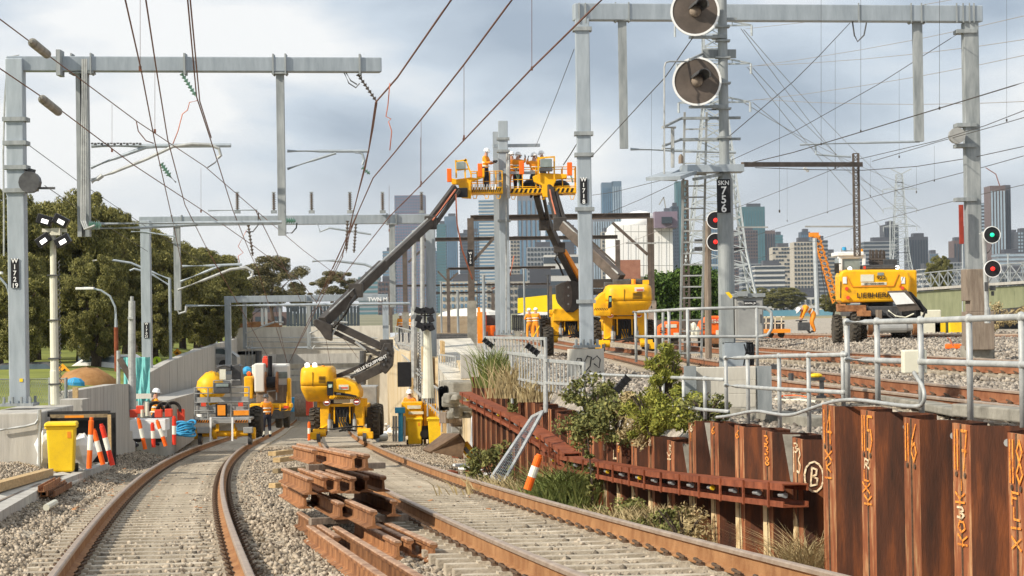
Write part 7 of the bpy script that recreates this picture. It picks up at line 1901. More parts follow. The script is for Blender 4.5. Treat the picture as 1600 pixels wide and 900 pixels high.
tag(b.build('white_drums'), 'cluster of small white containers left of the orange machine', 'containers')
b = MB(M['railside'])
for i in range(7): b.bar(P(1106 + i * 3, 537, 84), P(1114 + i * 3, 528, 84), .05)
tag(b.build('steel_offcuts'), 'pile of slanted rusty offcuts in front of the orange machine', 'steel offcuts')
b = MB(M['dgrey']); b.box(P(1209, 573, 40), (.10, .1, .08)); b.m = M['yellow2']; b.cyl(P(1236, 585, 40) , P(1236, 612, 40), .035, n=8) ; b.m = M['dgrey']; b.cyl(P(1236, 583, 40), P(1236, 600, 40), .045, n=8); tag(b.build('yellow_peg'), 'yellow and black peg between the nearest upper rails', 'peg')
b = MB(M['yellow2']); b.ell(P(1275, 587, 36), (.10, .08, .04), 10, 6); b.m = M['dgrey']; b.box(P(1277, 592, 36), (.22, .12, .05)); b.box(P(1284, 607, 36), (.06, .08, .28)); b.box(P(1283, 620, 36), (.14, .1, .04)); tag(b.build('yellow_sensor'), 'yellow capped black track sensor beside the nearest upper track', 'track sensor')
b = MB(M['orange'])
for pts in ([(1215, 612), (1235, 613), (1258, 616), (1276, 614)], [(1218, 620), (1240, 619), (1262, 622)], [(1360, 610), (1366, 612)]): b.tube([hit(x, y, GU, .05) for x, y in pts], .03, 6)
tag(b.build('orange_conduit'), 'orange plastic conduit lying beside the yellow peg', 'conduit')
b = MB(M['offwhite']); b.tube([hit(x, y, GU, .06) for x, y in ((1212, 624), (1230, 626), (1250, 625), (1275, 628), (1300, 626), (1320, 628))], .025, 6); tag(b.build('white_cable'), 'loose white cable on the ballast below the orange conduit', 'cable')
b = MB(M['orange']); 
for i in range(3): b.box(hit(1483 + i * 7, 541, GU, .1), (.2, .2, .14), random.uniform(0, 2))
tag(b.build('orange_lump', bevel=.03), 'orange plastic lump on the ballast by the timber clad mast', 'plastic')
b = MB(M['copper']); b.tube([P(1480, 528, 56), P(1484, 530, 56), P(1490, 541, 56)], .02, 5); tag(b.build('thin_rod'), 'thin rod beside the orange lump', 'rod')
b = MB(M['yellow2']); b.box(P(1494, 512, 100), (.6, .3, .6)); b.box(P(1468, 508, 101), (.5, .3, .7)); b.m = M['offwhite']; b.box(P(1453, 503, 101), (.9, .3, 1)); b.m = M['greenp']; b.box(P(1470, 512, 101.5), (1.0, .3, .6)); tag(b.build('site_boxes', bevel=.04), 'row of yellow and white boxes beyond the excavator', 'boxes')
b = MB(M['waler'])
b.prof(hit(1372, 900, h=.1), hit(1500, 905, h=.15), [(-.08, 0), (.08, 0), (.08, .02), (.02, .03), (.02, .13), (.06, .15), (.06, .17), (-.06, .17), (-.06, .15), (-.02, .13), (-.02, .03), (-.08, .02)])
tag(b.build('short_rail'), 'rusty short rail lying at the foot of pile 117', 'rail')
# ------------------------------------------------------------ overhead wires
def zlow(py, px, hh):
    yh = 484 + .0145 * (800 - px); return hh / ((yh - py) / FPX + .038)
def wire(label, pts, Yf, r=.009, m=None, droppers=(), name='overhead_wire', group='overhead wires'):
    P3 = []
    for (x, y) in pts: P3.append(P(x, y, Yf(x, y)))
    # straight in world between given points, slight subdivision
    root_needed = bool(droppers)
    b = MB(m or M['wire'])
    pp = []
    for a, c in zip(P3, P3[1:]):
        for k in range(6): pp.append(a.lerp(c, k / 6))
    pp.append(P3[-1]); b.tube(pp, r, 5)
    if root_needed:
        root = thing(name, label, 'wire', P3[0], group); b.build('strand', root)
        for (x, y0, y1) in droppers:
            Y = Yf(x, y1 if abs(y1 - y0) < 1 else (y0 if Yf.__name__ == 'top' else y1)); d = MB(m or M['wire']); d.tube([P(x, y0, Y), P(x, y1, Y)], r * .32, 4); d.box(P(x, y1, Y), (.03, .03, .06)); d.build('dropper', root)
    else: root = tag(b.build(name), label, 'wire', group)
    return root
lo = lambda hh: (lambda x, y: min(150, zlow(y, x, hh)))
hi = lambda z: (lambda x, y: min(190, z * FPX / max(60, (484 + .0145 * (800 - x)) - y)))
hi2 = lambda z, ymin: (lambda x, y: z * FPX / max(8, (484 + .0145 * (800 - x)) - y))
wire('left wire of the near pair crossing the first beam left of centre', [(193, -12), (220, 107), (242, 222), (271, 351), (285, 420)], lo(4.0), droppers=((219, -10, 107),))
wire('right wire of the near pair crossing the first beam left of centre', [(226, -12), (244, 107), (262, 218), (289, 320), (329, 400), (352, 440)], lo(4.0), droppers=((242, 110, 205),))
wire('copper wire of the close double pair, left strand', [(292, -12), (307, 151), (329, 218), (364, 329), (391, 396), (402, 420)], lo(4.1))
wire('copper wire of the close double pair, right strand', [(296, -12), (312, 158), (330, 215)], lo(4.1))
w5 = [(-12, 21), (76, 87), (213, 189), (320, 260), (400, 329), (475, 392), (560, 455)]
wire('upper of two wires entering from the left edge through grey sleeves', w5, lambda x, y: float(np.interp(x, [-12, 213, 400, 560], [30, 44, 60, 90])), droppers=((175, 163, 235), (314, 262, 330)))
w6 = [(-12, 99), (84, 164), (209, 258), (320, 331), (400, 387), (470, 440)]
wire('lower of two wires entering from the left edge through grey sleeves', w6, lambda x, y: float(np.interp(x, [-12, 209, 400, 470], [30, 42, 62, 84])))
for (a, c, lab, Y) in (((45, 62), (76, 87), 'grey sleeve insulator on the upper left wire', (31, 34)), ((60, 150), (94, 177), 'grey sleeve insulator on the lower left wire', (32, 35))):
    b = MB(M['concdark']); p, q = P(*a, Y[0]), P(*c, Y[1]); d = q - p; b.cyl(p + d * .1, p + d * .18, .02, .055, 10); b.cyl(p + d * .18, p + d * .9, .062, n=12); b.cyl(p + d * .9, q, .055, .015, 10); tag(b.build('sleeve_insulator', smooth=False), lab, 'insulator', 'sleeve insulators')
wire('thin dark wire running down from the corner mast to the second beam', [(44, 226), (120, 282), (213, 344), (330, 420)], lambda x, y: float(np.interp(x, [44, 330], [52, 100])), m=M['wired'])
wire('thin dark wire below the tensioner, running to mast W170', [(70, 290), (120, 324), (231, 393)], lambda x, y: float(np.interp(x, [70, 231], [52, 92])), m=M['wired'])
wire('long copper wire right of the first beam end', [(709, -6), (621, 121), (587, 160), (576, 235), (560, 300), (535, 400)], lo(4.4), droppers=((608, 290, 360),), r=.013)
wire('twin strand close beside the long copper wire below the beam end', [(589, 160), (583, 200), (571, 262), (552, 330), (541, 395)], lo(4.35))
wire('dark copper wire running top to bottom through the picture centre', [(807, -10), (725, 101), (657, 188), (616, 239), (583, 278), (560, 330), (533, 400), (505, 455)], lo(4.6), r=.013, droppers=((725, 101, 214), (658, 188, 285)))
wire('long dark wire from above mast W1718 down to the tunnel', [(950, -10), (831, 107), (724, 220), (657, 290), (608, 339), (560, 400), (530, 440)], lo(5.0), r=.014, droppers=((831, -10, 107), (724, 215, 218), (657, 215, 290)))
wire('black stay wire from mast W1718 down into the work baskets', [(897, 77), (869, 150), (837, 229)], lambda x, y: float(np.interp(y, [77, 229], [58, 91])), m=M['wired'])
wire('thin wire ending above the right basket', [(901, 225), (892, 240), (880, 258)], lambda x, y: 91.4, m=M['wired'], r=.02)
wire('dark wire from the upper disc down to mast W1718', [(1083, 58), (1040, 120), (1000, 163), (955, 212), (923, 246)], lambda x, y: float(np.interp(y, [58, 246], [33.5, 58])), m=M['wired'], droppers=((1018, 143, 480),))
wire('dark wire from the beam clamp to the signal mast shaft', [(1328, 36), (1280, 87), (1240, 127), (1137, 215)], lambda x, y: float(np.interp(x, [1137, 1328], [46, 57])), m=M['wired'], droppers=((1305, 62, 262), (1218, 148, 330)))
wire('wire from the near side of the right column falling to the signal platform', [(1495, 54), (1438, 90), (1372, 132), (1240, 206), (1143, 250)], lambda x, y: float(np.interp(x, [1143, 1495], [75, 59])), m=M['wired'], droppers=((1405, 112, 245),))
wire('wire entering from the right edge at one seventh height', [(1612, 125), (1468, 169), (1286, 224), (1240, 238), (1170, 255)], hi(3.9), m=M['wired'], r=.012, droppers=((1468, -10, 169), (1345, -10, 205), (1283, 0, 225)))
wire('upper of two close wires meeting at the right column tensioner', [(1612, 168), (1540, 196), (1464, 220), (1340, 249), (1240, 290), (1137, 330)], hi(4.0), m=M['wired'], droppers=((1573, -10, 188),))
wire('lower of two close wires meeting at the right column tensioner', [(1612, 180), (1540, 201), (1464, 222), (1363, 252)], hi(4.05), m=M['wired'], droppers=((1360, 246, 306),))
wire('nearly level thin wire behind the distant pylon head', [(1612, 226), (1520, 246), (1432, 260), (1350, 266), (1268, 265), (1180, 262)], hi(3.6), m=M['wired'], r=.010, droppers=((1432, 260, 300), (1460, 228, 282)))
wire('wire passing just above the excavator to the second signal', [(1612, 240), (1530, 263), (1460, 281), (1362, 308), (1250, 345), (1150, 378), (1060, 398)], hi(3.4), m=M['wired'], droppers=((1230, 262, 345), (1293, 262, 332)))
wire('lowest long wire on the right crossing the timber clad mast', [(1612, 286), (1540, 302), (1467, 320), (1340, 354), (1250, 385), (1180, 405)], hi(3.2), m=M['wired'])
wire('thin wire from platform level towards the white tank', [(1060, 275), (1020, 285), (960, 300), (925, 305)], lambda x, y: float(np.interp(x, [925, 1060], [90, 60])), m=M['wired'])
wire('second thin wire below the platform running down left', [(1060, 284), (1000, 312), (962, 328), (940, 338)], lambda x, y: float(np.interp(x, [925, 1060], [95, 60])), m=M['wired'])
wire('thin pale wire over the second brown portal', [(1050, 352), (1000, 372), (960, 385), (915, 395)], lambda x, y: float(np.interp(x, [915, 1050], [130, 90])), m=M['wiret'])
# power lines of the big pylon
k = 0
for (xa, ya, xb_, yb, nm) in ((1165, 45, 1612, -25, 'top'), (1165, 105, 1612, 22, 'second'), (1165, 158, 1612, 84, 'third'), (1178, 103, 1612, 60, 'fourth'), (1178, 155, 1612, 158, 'lowest')):
    pts = [(xa + (xb_ - xa) * t, ya + (yb - ya) * t + 26 * t * (1 - t)) for t in (0, .2, .4, .6, .8, 1)]
    wire('%s faint power line sweeping right from the big pylon' % nm, pts, lambda x, y: float(np.interp(x, [1165, 1612], [300, 170])), r=.028, m=M['wiret'], name='power_line', group='high voltage power lines')
for i, (xa, ya, xb_, yb) in enumerate(((1158, 45, 1380, 330), (1162, 46, 1436, 330), (1168, 105, 1378, 356), (1176, 106, 1438, 356), (1176, 160, 1380, 300), (1162, 160, 1436, 296))):
    pts = [(xa + (xb_ - xa) * t, ya + (yb - ya) * t + 42 * t * (1 - t) * (1.0 if i % 2 else .7)) for t in (0, .15, .3, .45, .6, .8, 1)]
    wire('faint power line %s falling from the big pylon to the distant one' % ('first second third fourth fifth sixth'.split()[i] + ' from the left' if i else 'farthest left'), pts, lambda x, y: float(np.interp(x, [1158, 1438], [300, 640])), r=.045, m=M['wiret'], name='power_line', group='high voltage power lines')
# wire tangle over the tunnel approach
k = 0
for (a, c, Y0_, Y1_) in (((560, 330), (455, 560), 60, 150), ((536, 400), (440, 590), 70, 160), ((400, 330), (470, 470), 70, 140), ((330, 400), (420, 560), 75, 150), ((402, 420), (450, 570), 80, 165), ((583, 278), (520, 420), 55, 110), ((470, 440), (560, 560), 90, 160), ((430, 478), (455, 600), 140, 180), ((500, 478), (520, 590), 140, 182)):
    wire(['copper strand %s of the tangle above the tunnel mouth' % w_ for w_ in ('one', 'two, crossing the far beam', 'three, left of the gum tree', 'four, lowest at left', 'five, near the far drop post', 'six, beside the insulator string', 'seven, crossing the headwall', 'eight, steep and short at left', 'nine, steep and short at right')][k], [a, c], lambda x, y, a=a, c=c, u=Y0_, v=Y1_: float(u + (v - u) * (y - a[1]) / (c[1] - a[1])), r=.014, name='overhead_wire'); k += 1
for j, (x0, y0, x1, y1, Y) in enumerate(((388, 352, 395, 400, 88), (556, 350, 553, 395, 88), (543, 345, 541, 392, 86))):
    r0 = thing('insulator_string', ['string of dark discs hanging under the left of the second beam', 'string of dark discs hanging under the right of the second beam', 'second string of discs hanging beside the right one'][j], 'insulator', P(x1, y1, Y), 'insulator strings under the second beam')
    insul(r0, P(x0, y0, Y), P(x1, y1, Y), .07, 9)
for j, pts in enumerate(([(309, 157, 50), (296, 160, 50), (293, 172, 50), (285, 178, 50), (278, 205, 50), (270, 225, 50)], [(609, 130, 24.5), (606, 165, 24.5), (603, 182, 24.5), (611, 186, 24.5), (607, 190, 24.5), (612, 205, 24.5), (609, 235, 24.5)], [(712, 303, 90), (714, 350, 90), (722, 390, 90), (738, 436, 91)], [(803, 400, 95), (797, 430, 95), (780, 445, 96), (768, 452, 96)], [(385, 360, 86), (372, 385, 86), (380, 395, 86), (372, 400, 86), (374, 410, 86)], [(213, 190, 42), (216, 205, 42), (228, 220, 42), (240, 224, 42)])):
    b = MB(M['copper'] if j != 5 else M['wire']); b.tube([P(*p) for p in pts], (.011, .006, .03, .03, .014, .010)[j], 5)
    tag(b.build('jumper_cable', smooth=True), ['kinked copper jumper hanging below the first beam', 'curly pink copper pigtail hanging right of the first beam', 'long red cable dangling from the left basket', 'red cable looping from the twin mast', 'small kinked jumper under the second beam', 'short looping jumper near the crossing wires'][j], 'cable', 'hanging jumper cables')

# ------------------------------------------------------------ foliage
def leafmesh(name, m, n, sampler, sx, sz, droop=0.0, seed=1):
    r = np.random.RandomState(seed); c, outd = sampler(r, n); n = len(c)
    d = r.normal(size=(n, 3)); d[:, 2] = d[:, 2] * (1 - droop) + droop * 1.2; d /= np.linalg.norm(d, axis=1, keepdims=True)
    e = r.normal(size=(n, 3)); e -= (e * d).sum(1)[:, None] * d; e /= np.linalg.norm(e, axis=1, keepdims=True)
    s = r.uniform(.6, 1.35, (n, 1)); a = d * sz * s; b_ = e * sx * s
    v = np.stack([c - a - b_ * .5, c - a * .2 + b_, c + a, c + a * .1 - b_], 1)
    F = np.arange(n * 4).reshape(n, 4); me = bpy.data.meshes.new(name)
    me.vertices.add(n * 4); me.vertices.foreach_set('co', v.reshape(-1).astype(np.float32)); me.loops.add(n * 4); me.loops.foreach_set('vertex_index', F.reshape(-1).astype(np.int32))
    me.polygons.add(n); me.polygons.foreach_set('loop_start', np.arange(0, n * 4, 4, dtype=np.int32)); me.polygons.foreach_set('loop_total', np.full(n, 4, dtype=np.int32)); me.materials.append(m); me.update(calc_edges=True)
    return me
def crown_sampler(H, R_, z0, nc, cr_, seed, flat=1.0, fill=.75, gap=0):
    def f(r, n):
        r2 = np.random.RandomState(seed); cs = []
        while len(cs) < nc:
            p = r2.uniform(-1, 1, 3); q = np.linalg.norm(p * [1, 1, .95])
            if q < 1 and q > (.35 if r2.rand() < fill else 0): 
                if gap and r2.rand() < gap and p[2] < .2: continue
                cs.append(p * [R_, R_, (H - z0) / 2] + [0, 0, (H + z0) / 2])
        cs = np.array(cs); rad = cr_ * r2.uniform(.6, 1.3, (nc, 1))
        i = r.randint(0, nc, n); u = r.normal(size=(n, 3)); u /= np.linalg.norm(u, axis=1, keepdims=True)
        rr = r.rand(n, 1) ** .38
        return cs[i] + u * rr * rad[i] * [1, 1, .72 * flat], u
    return f
LM = [leafmesh('crown', M['leaf'], 90000, crown_sampler(12, 4.9, 1.8, 210, .82, 3 + k), .045, .19, .6, 5 + k) for k in range(2)]
LG = [leafmesh('crown', M['leaf2'], 24000, crown_sampler(12, 4.8, 5.0, 46, 1.05, 23 + k, fill=.95, gap=.5), .07, .14, .2, 15 + k) for k in range(2)]
def tree(label, px, pyb, Y, H, W, kind='leaf', name='sheoak_tree', rz=0, trunk=.3, group='trees along the park road', zb=None):
    q = P(px, pyb, Y); base = Vector((q.x, Y, q.z if zb is None else zb)); root = thing(name, label, 'tree', base, group)
    me = (LM if kind == 'leaf' else LG)[int(rz * 10) % 2]
    c = bpy.data.objects.new('crown', me); C.objects.link(c); c.parent = root; c.scale = (W / 10.4, W / 10.4, H / 12); c.rotation_euler = (0, 0, rz)
    b = MB(M['bark']); r_ = random.Random(int(px)); pts = [Vector((0, 0, -.3)), Vector((r_.uniform(-.2, .2), 0, H * .15)), Vector((r_.uniform(-.4, .4), .1, H * .35)), Vector((r_.uniform(-.5, .5), 0, H * .62))]
    b.tube([base + p for p in pts], [trunk, trunk * .85, trunk * .65, trunk * .3], 8)
    for i in range(7):
        a = r_.uniform(0, 6.28); s = pts[1].lerp(pts[3], r_.uniform(.1, .8)); e_ = s + Vector((math.cos(a) * W * .33, math.sin(a) * W * .3, H * r_.uniform(.12, .3))); b.tube([base + s, base + s.lerp(e_, .5) + Z * .2, base + e_], [trunk * .38, trunk * .25, trunk * .1], 6)
    b.build('trunk', root); return root
G0 = -2.55
T = [(-10, 110, 300, 190, .0, 'dense sheoak at the left picture edge behind the corner mast'), (50, 118, 322, 170, .1, 'dense dark sheoak behind the left floodlight mast'), (118, 112, 303, 150, 1.2, 'tall sheoak with rounded top right of the floodlight mast'), (165, 125, 330, 130, 2.1, 'sheoak filling the gap left of mast W170'), (212, 135, 362, 135, .7, 'sheoak directly behind the tall straight street lamp'), (256, 145, 376, 120, 2.9, 'sheoak right of mast W170 with sloping top'), (300, 165, 390, 110, 1.9, 'lower olive sheoak above the road signs'), (338, 185, 402, 95, .3, 'farthest sheoak of the row beside the tunnel headwall'), (85, 150, 350, 170, .8, 'back row sheoak seen between the two front ones'), (185, 165, 385, 150, 1.7, 'back row sheoak behind mast W170'), (140, 104, 400, 110, .4, 'smaller sheoak with low skirts behind the rusty lamp'), (15, 100, 400, 130, .9, 'low bushy sheoak behind the chain link fence'), (235, 118, 430, 100, .5, 'low sheoak behind the teal cloth and lamp'), (310, 150, 440, 90, 1.4, 'low sheoak behind the round lime sign'), (78, 122, 330, 110, 1.6, 'narrow sheoak right behind the left floodlight heads'), (148, 117, 322, 100, 2.4, 'sheoak shoulder between the tall one and mast W170'), (188, 131, 345, 110, .2, 'slim sheoak touching the left side of mast W170'), (232, 140, 370, 105, 1.3, 'sheoak between mast W170 and the tall street lamp'), (279, 155, 386, 100, 2.2, 'sheoak above the orange diamond sign'), (322, 170, 396, 90, 2.8, 'sheoak left of the far lamp pair'), (358, 195, 420, 66, .6, 'last small sheoak touching the gum trees')] + [(x_, 205, 455, 150, .3 * i_, 'low tree of the far row, %s' % w_) for i_, (x_, w_) in enumerate(((10, 'leftmost one at the picture edge'), (75, 'behind the left floodlight mast'), (130, 'between the two curved lamps'), (190, 'left of mast W170'), (250, 'behind the tall straight lamp'), (305, 'above the round and diamond signs')))]
for (px, Y, yt, W, rz, lab) in T: tree(lab, px, 0, Y, P(px, yt, Y).z - G0, W * 1.02 / FPX * Y, 'leaf', rz=rz, zb=G0, trunk=.26)
tree('airy gum tree above the left of the tunnel headwall', 428, 512, 225, 6.6, 6.6, 'gum', 'gum_tree', .1, .2); tree('smaller gum crown joining the airy gum on its left', 392, 512, 230, 5.2, 6.4, 'gum', 'gum_tree', 1.2, .2)
tree('round gum tree above the centre of the headwall', 524, 500, 250, 5.0, 5.4, 'gum', 'gum_tree', .9, .2); tree('small gum tree left of the round one, low on the skyline', 462, 500, 260, 3.4, 4.6, 'gum', 'gum_tree', 1.7, .15)
tree('conifer shaped dark tree in front of the green bridge', 1469, 465, 420, 7.2, 5, 'leaf', 'conifer_tree', .2, .2, 'far trees on the right'); tree('low round tree left of the orange crane jib', 1225, 488, 700, 7.0, 13, 'leaf', 'street_tree', .5, .3, 'far trees on the right'); tree('low wide tree behind the bending worker', 1302, 492, 400, 3.6, 6, 'leaf', 'street_tree', 1.5, .2, 'far trees on the right'); tree('dark low tree beside the pale houses', 1180, 488, 900, 9, 14, 'leaf', 'street_tree', 1.1, .3, 'far trees on the right')
# clipped hedge
def box_sampler(sx, sy, sz, lump=.25):
    def f(r, n):
        p = r.uniform(-.5, .5, (n, 3)); ax = r.choice([0, 1, 2], n, p=[.15, .45, .4]); sg_ = np.sign(r.uniform(-1, 1, n)); 
        p[np.arange(n), ax] = .5 * sg_; p *= [sx, sy, sz]; p += np.sin(p[:, [1, 2, 0]] * 2.1 + 1) * lump + np.sin(p[:, [2, 0, 1]] * 5.3) * lump * .4 + r.normal(size=(n, 3)) * .12; return p + [0, 0, sz / 2], p
    return f
he = thing('hedge', 'big clipped dark green hedge between the boom lift and the signal mast', 'hedge', P(1072, 515, 130)); a, c = P(1022, 431, 130), P(1132, 512, 130)
me = leafmesh('foliage', M['leaf3'], 30000, box_sampler(c.x - a.x, 3, a.z - c.z), .06, .09, 0, 31); o = bpy.data.objects.new('foliage', me); C.objects.link(o); o.parent = he
he.location = ((a.x + c.x) / 2, 131, c.z)
b = MB(M['bark']); b.box((he.location.x, 131, (a.z + c.z) / 2), (c.x - a.x - .6, 2.2, a.z - c.z - .5)); b.ms = [M['leaf3']]; b.build('inner_mass', he)
# bushes along the piles
def bush(label, px, py, Y, R_, H, n, m, sx, sz, droop=.3, name='bush', nc=14, seed=1, cat='bush', g=None):
    q = P(px, py, Y)
    if py > 700 and name != 'creeper': q.z = GL(q.x, Y) - .03
    root = thing(name, label, cat, q)
    me = leafmesh('foliage', m, n, crown_sampler(H, R_, -.35 * H, nc + 8, min(R_, H) * .36, seed, fill=.5), sx, sz, droop, seed); o = bpy.data.objects.new('foliage', me); C.objects.link(o); o.parent = root
    b = MB(M['bark']); r_ = random.Random(seed)
    for i in range(1 if name == 'creeper' else 7): a = r_.uniform(0, 6.28); b.tube([q - Z * .1, q + Vector((math.cos(a) * R_ * .3, math.sin(a) * R_ * .2, H * .45)), q + Vector((math.cos(a) * R_ * .65, math.sin(a) * R_ * .5, H * .85))], [.02, .014, .006], 5)
    b.build('stems', root); return root
bush('leafy green bush spilling over the piles left of the pale concrete panels', 925, 668, 36.3, .50, .78, 3600, M['leafb'], .020, .030, nc=22, seed=41)
bush('wide leafy bush in the middle of the pile wall', 965, 672, 34.5, .42, .52, 2400, M['leafb'], .020, .030, nc=20, seed=42)
bush('dry twiggy bush right of the leafy ones', 1005, 672, 33, .35, .55, 1700, M['straw'], .012, .05, nc=14, seed=43)
bush('bright yellow green needle bush by the looped handrail', 1040, 640, 31.5, .30, .82, 5200, M['leafy'], .008, .045, .75, nc=18, seed=44)
bush('low yellow flowered weed right of the needle bush', 1075, 655, 30.5, .42, .40, 1700, M['leafy'], .014, .028, nc=14, seed=45)
bush('grey green shrub at the foot of the concrete panels', 1105, 655, 29.8, .3, .28, 1200, M['leafb'], .014, .028, nc=12, seed=46)
bush('lower part of the needle bush in front of the low handrail', 1015, 668, 32.5, .36, .50, 3000, M['leafy'], .009, .045, .6, nc=18, seed=47)
bush('ivy like creeper on the waler beside the middle piles', 926, 770, 35.6, .10, .95, 700, M['leafb'], .018, .03, nc=10, seed=48, name='creeper', cat='creeper')
def tuft(label, px, py, Y, w_, H, n, m, seed, lean=.3, name='grass_tuft', g=GL, wd=.010):
    q = P(px, py, Y); b = MB(m); r_ = random.Random(seed)
    if py > 700: q.z = GL(q.x, Y) - .03
    for i in range(n):
        x = r_.gauss(0, w_ * .4); y = r_.uniform(-w_, w_) * .5; h = H * r_.uniform(.45, 1.1); lx = r_.uniform(-lean, lean) + x * .5; ly = r_.uniform(-lean, lean)
        p0 = q + Vector((x, y, 0)); p1 = p0 + Vector((lx * h * .35, ly * h * .35, h * .6)); p2 = p0 + Vector((lx * h, ly * h, h * r_.uniform(.8, 1.0)))
        s = Vector((wd, 0, 0)); b.add([p0 - s, p0 + s, p1 + s * .8, p1 - s * .8, p2], [(0, 1, 2, 3), (3, 2, 4)])
    return tag(b.build(name), label, 'grass', kind='thing')
tuft('tall dry reeds at the far end of the pile wall', 800, 622, 46, .45, .8, 230, M['straw'], 1, .5)
tuft('olive green reeds behind the bar fence at the twin mast', 772, 606, 48, .35, .9, 260, M['blade'], 2, .5)
tuft('second clump of dry reeds in front of the lower bar fence', 838, 628, 43, .35, .45, 130, M['straw'], 3, .6)
tuft('long arching green grass in front of the middle waler', 880, 775, 36.5, .55, .75, 650, M['blade'], 4, .9)
tuft('dry grass beside the leaning red bollard', 815, 755, 37.5, 1.0, .40, 700, M['straw'], 5, .7)
tuft('small bright grass patch at the foot of the mesh gate', 805, 745, 38.5, .35, .28, 350, M['blade'], 6, .8)
tuft('dry grass fringe behind the right track kerb of stones', 1000, 815, 30, 1.1, .38, 900, M['straw'], 7, .7)
tuft('wispy dry tussock at the foot of pile 14', 1256, 872, 23.6, .25, .55, 380, M['straw'], 8, 1.4, wd=.004)
bush('leafy weeds growing at the foot of the short piles', 975, 805, 31.8, .45, .36, 1900, M['leafb'], .018, .028, nc=18, seed=51, name='weed_clump', cat='weeds')
bush('second patch of weeds left of the first at the pile foot', 1035, 822, 29.6, .40, .36, 1800, M['leafb'], .018, .028, nc=16, seed=52, name='weed_clump', cat='weeds')
bush('dry weeds with brown stems below the long waler', 1068, 828, 28.6, .45, .50, 1100, M['straw'], .010, .035, nc=16, seed=53, name='weed_clump', cat='weeds')
bush('fresh green weeds behind the digger bucket', 775, 712, 48, .75, .85, 3000, M['leafb'], .02, .06, .6, nc=20, seed=54, name='weed_clump', cat='weeds')
bush('green weeds at the upper piles near the white pipes', 812, 640, 47, .3, .5, 900, M['leafb'], .02, .03, nc=10, seed=55, name='weed_clump', cat='weeds')
bush('low ochre weeds along the left rail of far platform', 1560, 505, 95, 1.6, .8, 1200, M['straw'], .03, .08, nc=16, seed=57, name='weed_clump', cat='weeds')

# ------------------------------------------------------------ upper level background: fences, bridge, buildings
def palis(label, xa, xb_, ya, yb, Y, m, n, yb2=None):
    root = thing('site_fence', label, 'fence', P((xa + xb_) / 2, yb, Y)); b = MB(m)
    for i in range(n):
        x = xa + (xb_ - xa) * (i + .5) / n; a, c = P(x, ya, Y), P(x, yb, Y); b.box((a.x, Y, (a.z + c.z) / 2), ((xb_ - xa) / n / FPX * Y * .86, .04, a.z - c.z))
    b.build('boards', root); b = MB(m); b.bar(P(xa, ya + 3, Y + .05), P(xb_, ya + 3, Y + .05), .05, .06); b.bar(P(xa, yb - 3, Y + .05), P(xb_, yb - 3, Y + .05), .05, .06); b.build('rails', root); return root
M['tan'] = mat('tan_boards', (.26, .19, .12), (.38, .29, .19), .8, 0, 2)
palis('tan timber paling fence left of the big brown column', 682, 762, 494, 522, 175, M['tan'], 60)
palis('dark retaining boards below the tan paling fence', 682, 742, 521, 530, 150, M['dgrey'], 36)
palis('black mesh fence behind the surveying workers', 800, 872, 492, 517, 165, M['blackp'], 26)
palis('dark fence above the tunnel headwall', 447, 562, 478, 510, 240, mat('dark_blue_fence', (.035, .045, .055), (.06, .075, .085), .6, 0, 1), 22)
palis('dark fence below the workers by the ramp', 800, 872, 517, 529, 150, M['concdark'], 5)
b = MB(M['brownsteel']); b.box(P(1045, 513, 128), (5, .1, .9)); tag(b.build('timber_fence'), 'brown board fence below the hedge', 'fence')
ye = MB(mat('bright_yellow_cladding', (.85, .60, .01), (.9, .66, .02), .5, 0, .5)); ye.poly([P(x, y, 210) for x, y in ((809, 466), (865, 460), (884, 460), (884, 486), (809, 489))], Vector((0, 4, 0))); tag(ye.build('yellow_shed'), 'bright yellow shed wall behind the black mesh fence', 'shed')
b = MB(M['white']); b.poly([P(x, y, 200) for x, y in ((808, 492), (822, 487), (872, 488), (872, 494))], Vector((0, 3, 0))); tag(b.build('white_canopy'), 'white low canopy just below the yellow shed', 'canopy')
b = MB(M['cream']); c = P(735, 492, 190); b.ell((c.x, c.y, c.z - .1), (2.6, 2, .65), 14, 6); tag(b.build('cream_tent'), 'low cream domed tent behind the tan fence', 'tent')
# orange machine near big brown column
om = thing('site_machine', 'small orange and red loader between the brown column and twin mast', 'site machine', P(765, 527, 140))
b = MB(M['orange']); b.box(P(768, 518, 140), (1.0, 1.5, .7)); b.box(P(755, 498, 140), (.35, .5, .8)); b.build('body', om, bevel=.05); b = MB(M['yorange']); b.box(P(750, 512, 140), (.3, .8, 1.8)); b.bar(P(752, 525, 139), P(748, 480, 139), .14); b.build('mast_arm', om); b = MB(M['dgrey']); b.box(P(764, 503, 140.5), (.8, .6, .8)); b.cyl(P(760, 526, 139), P(762, 526, 139), .3, n=12); b.cyl(P(772, 526, 139), P(774, 526, 139), .3, n=12); b.build('engine', om)
b = MB(M['glassp']); b.box(P(780, 487, 139), (.1, .5, 1)); b.m = M['lime']; b.box(P(778, 488, 138.5), (.14, .1, 1.9)); tag(b.build('lime_panel'), 'narrow lime and grey panel beside the twin mast', 'panel')

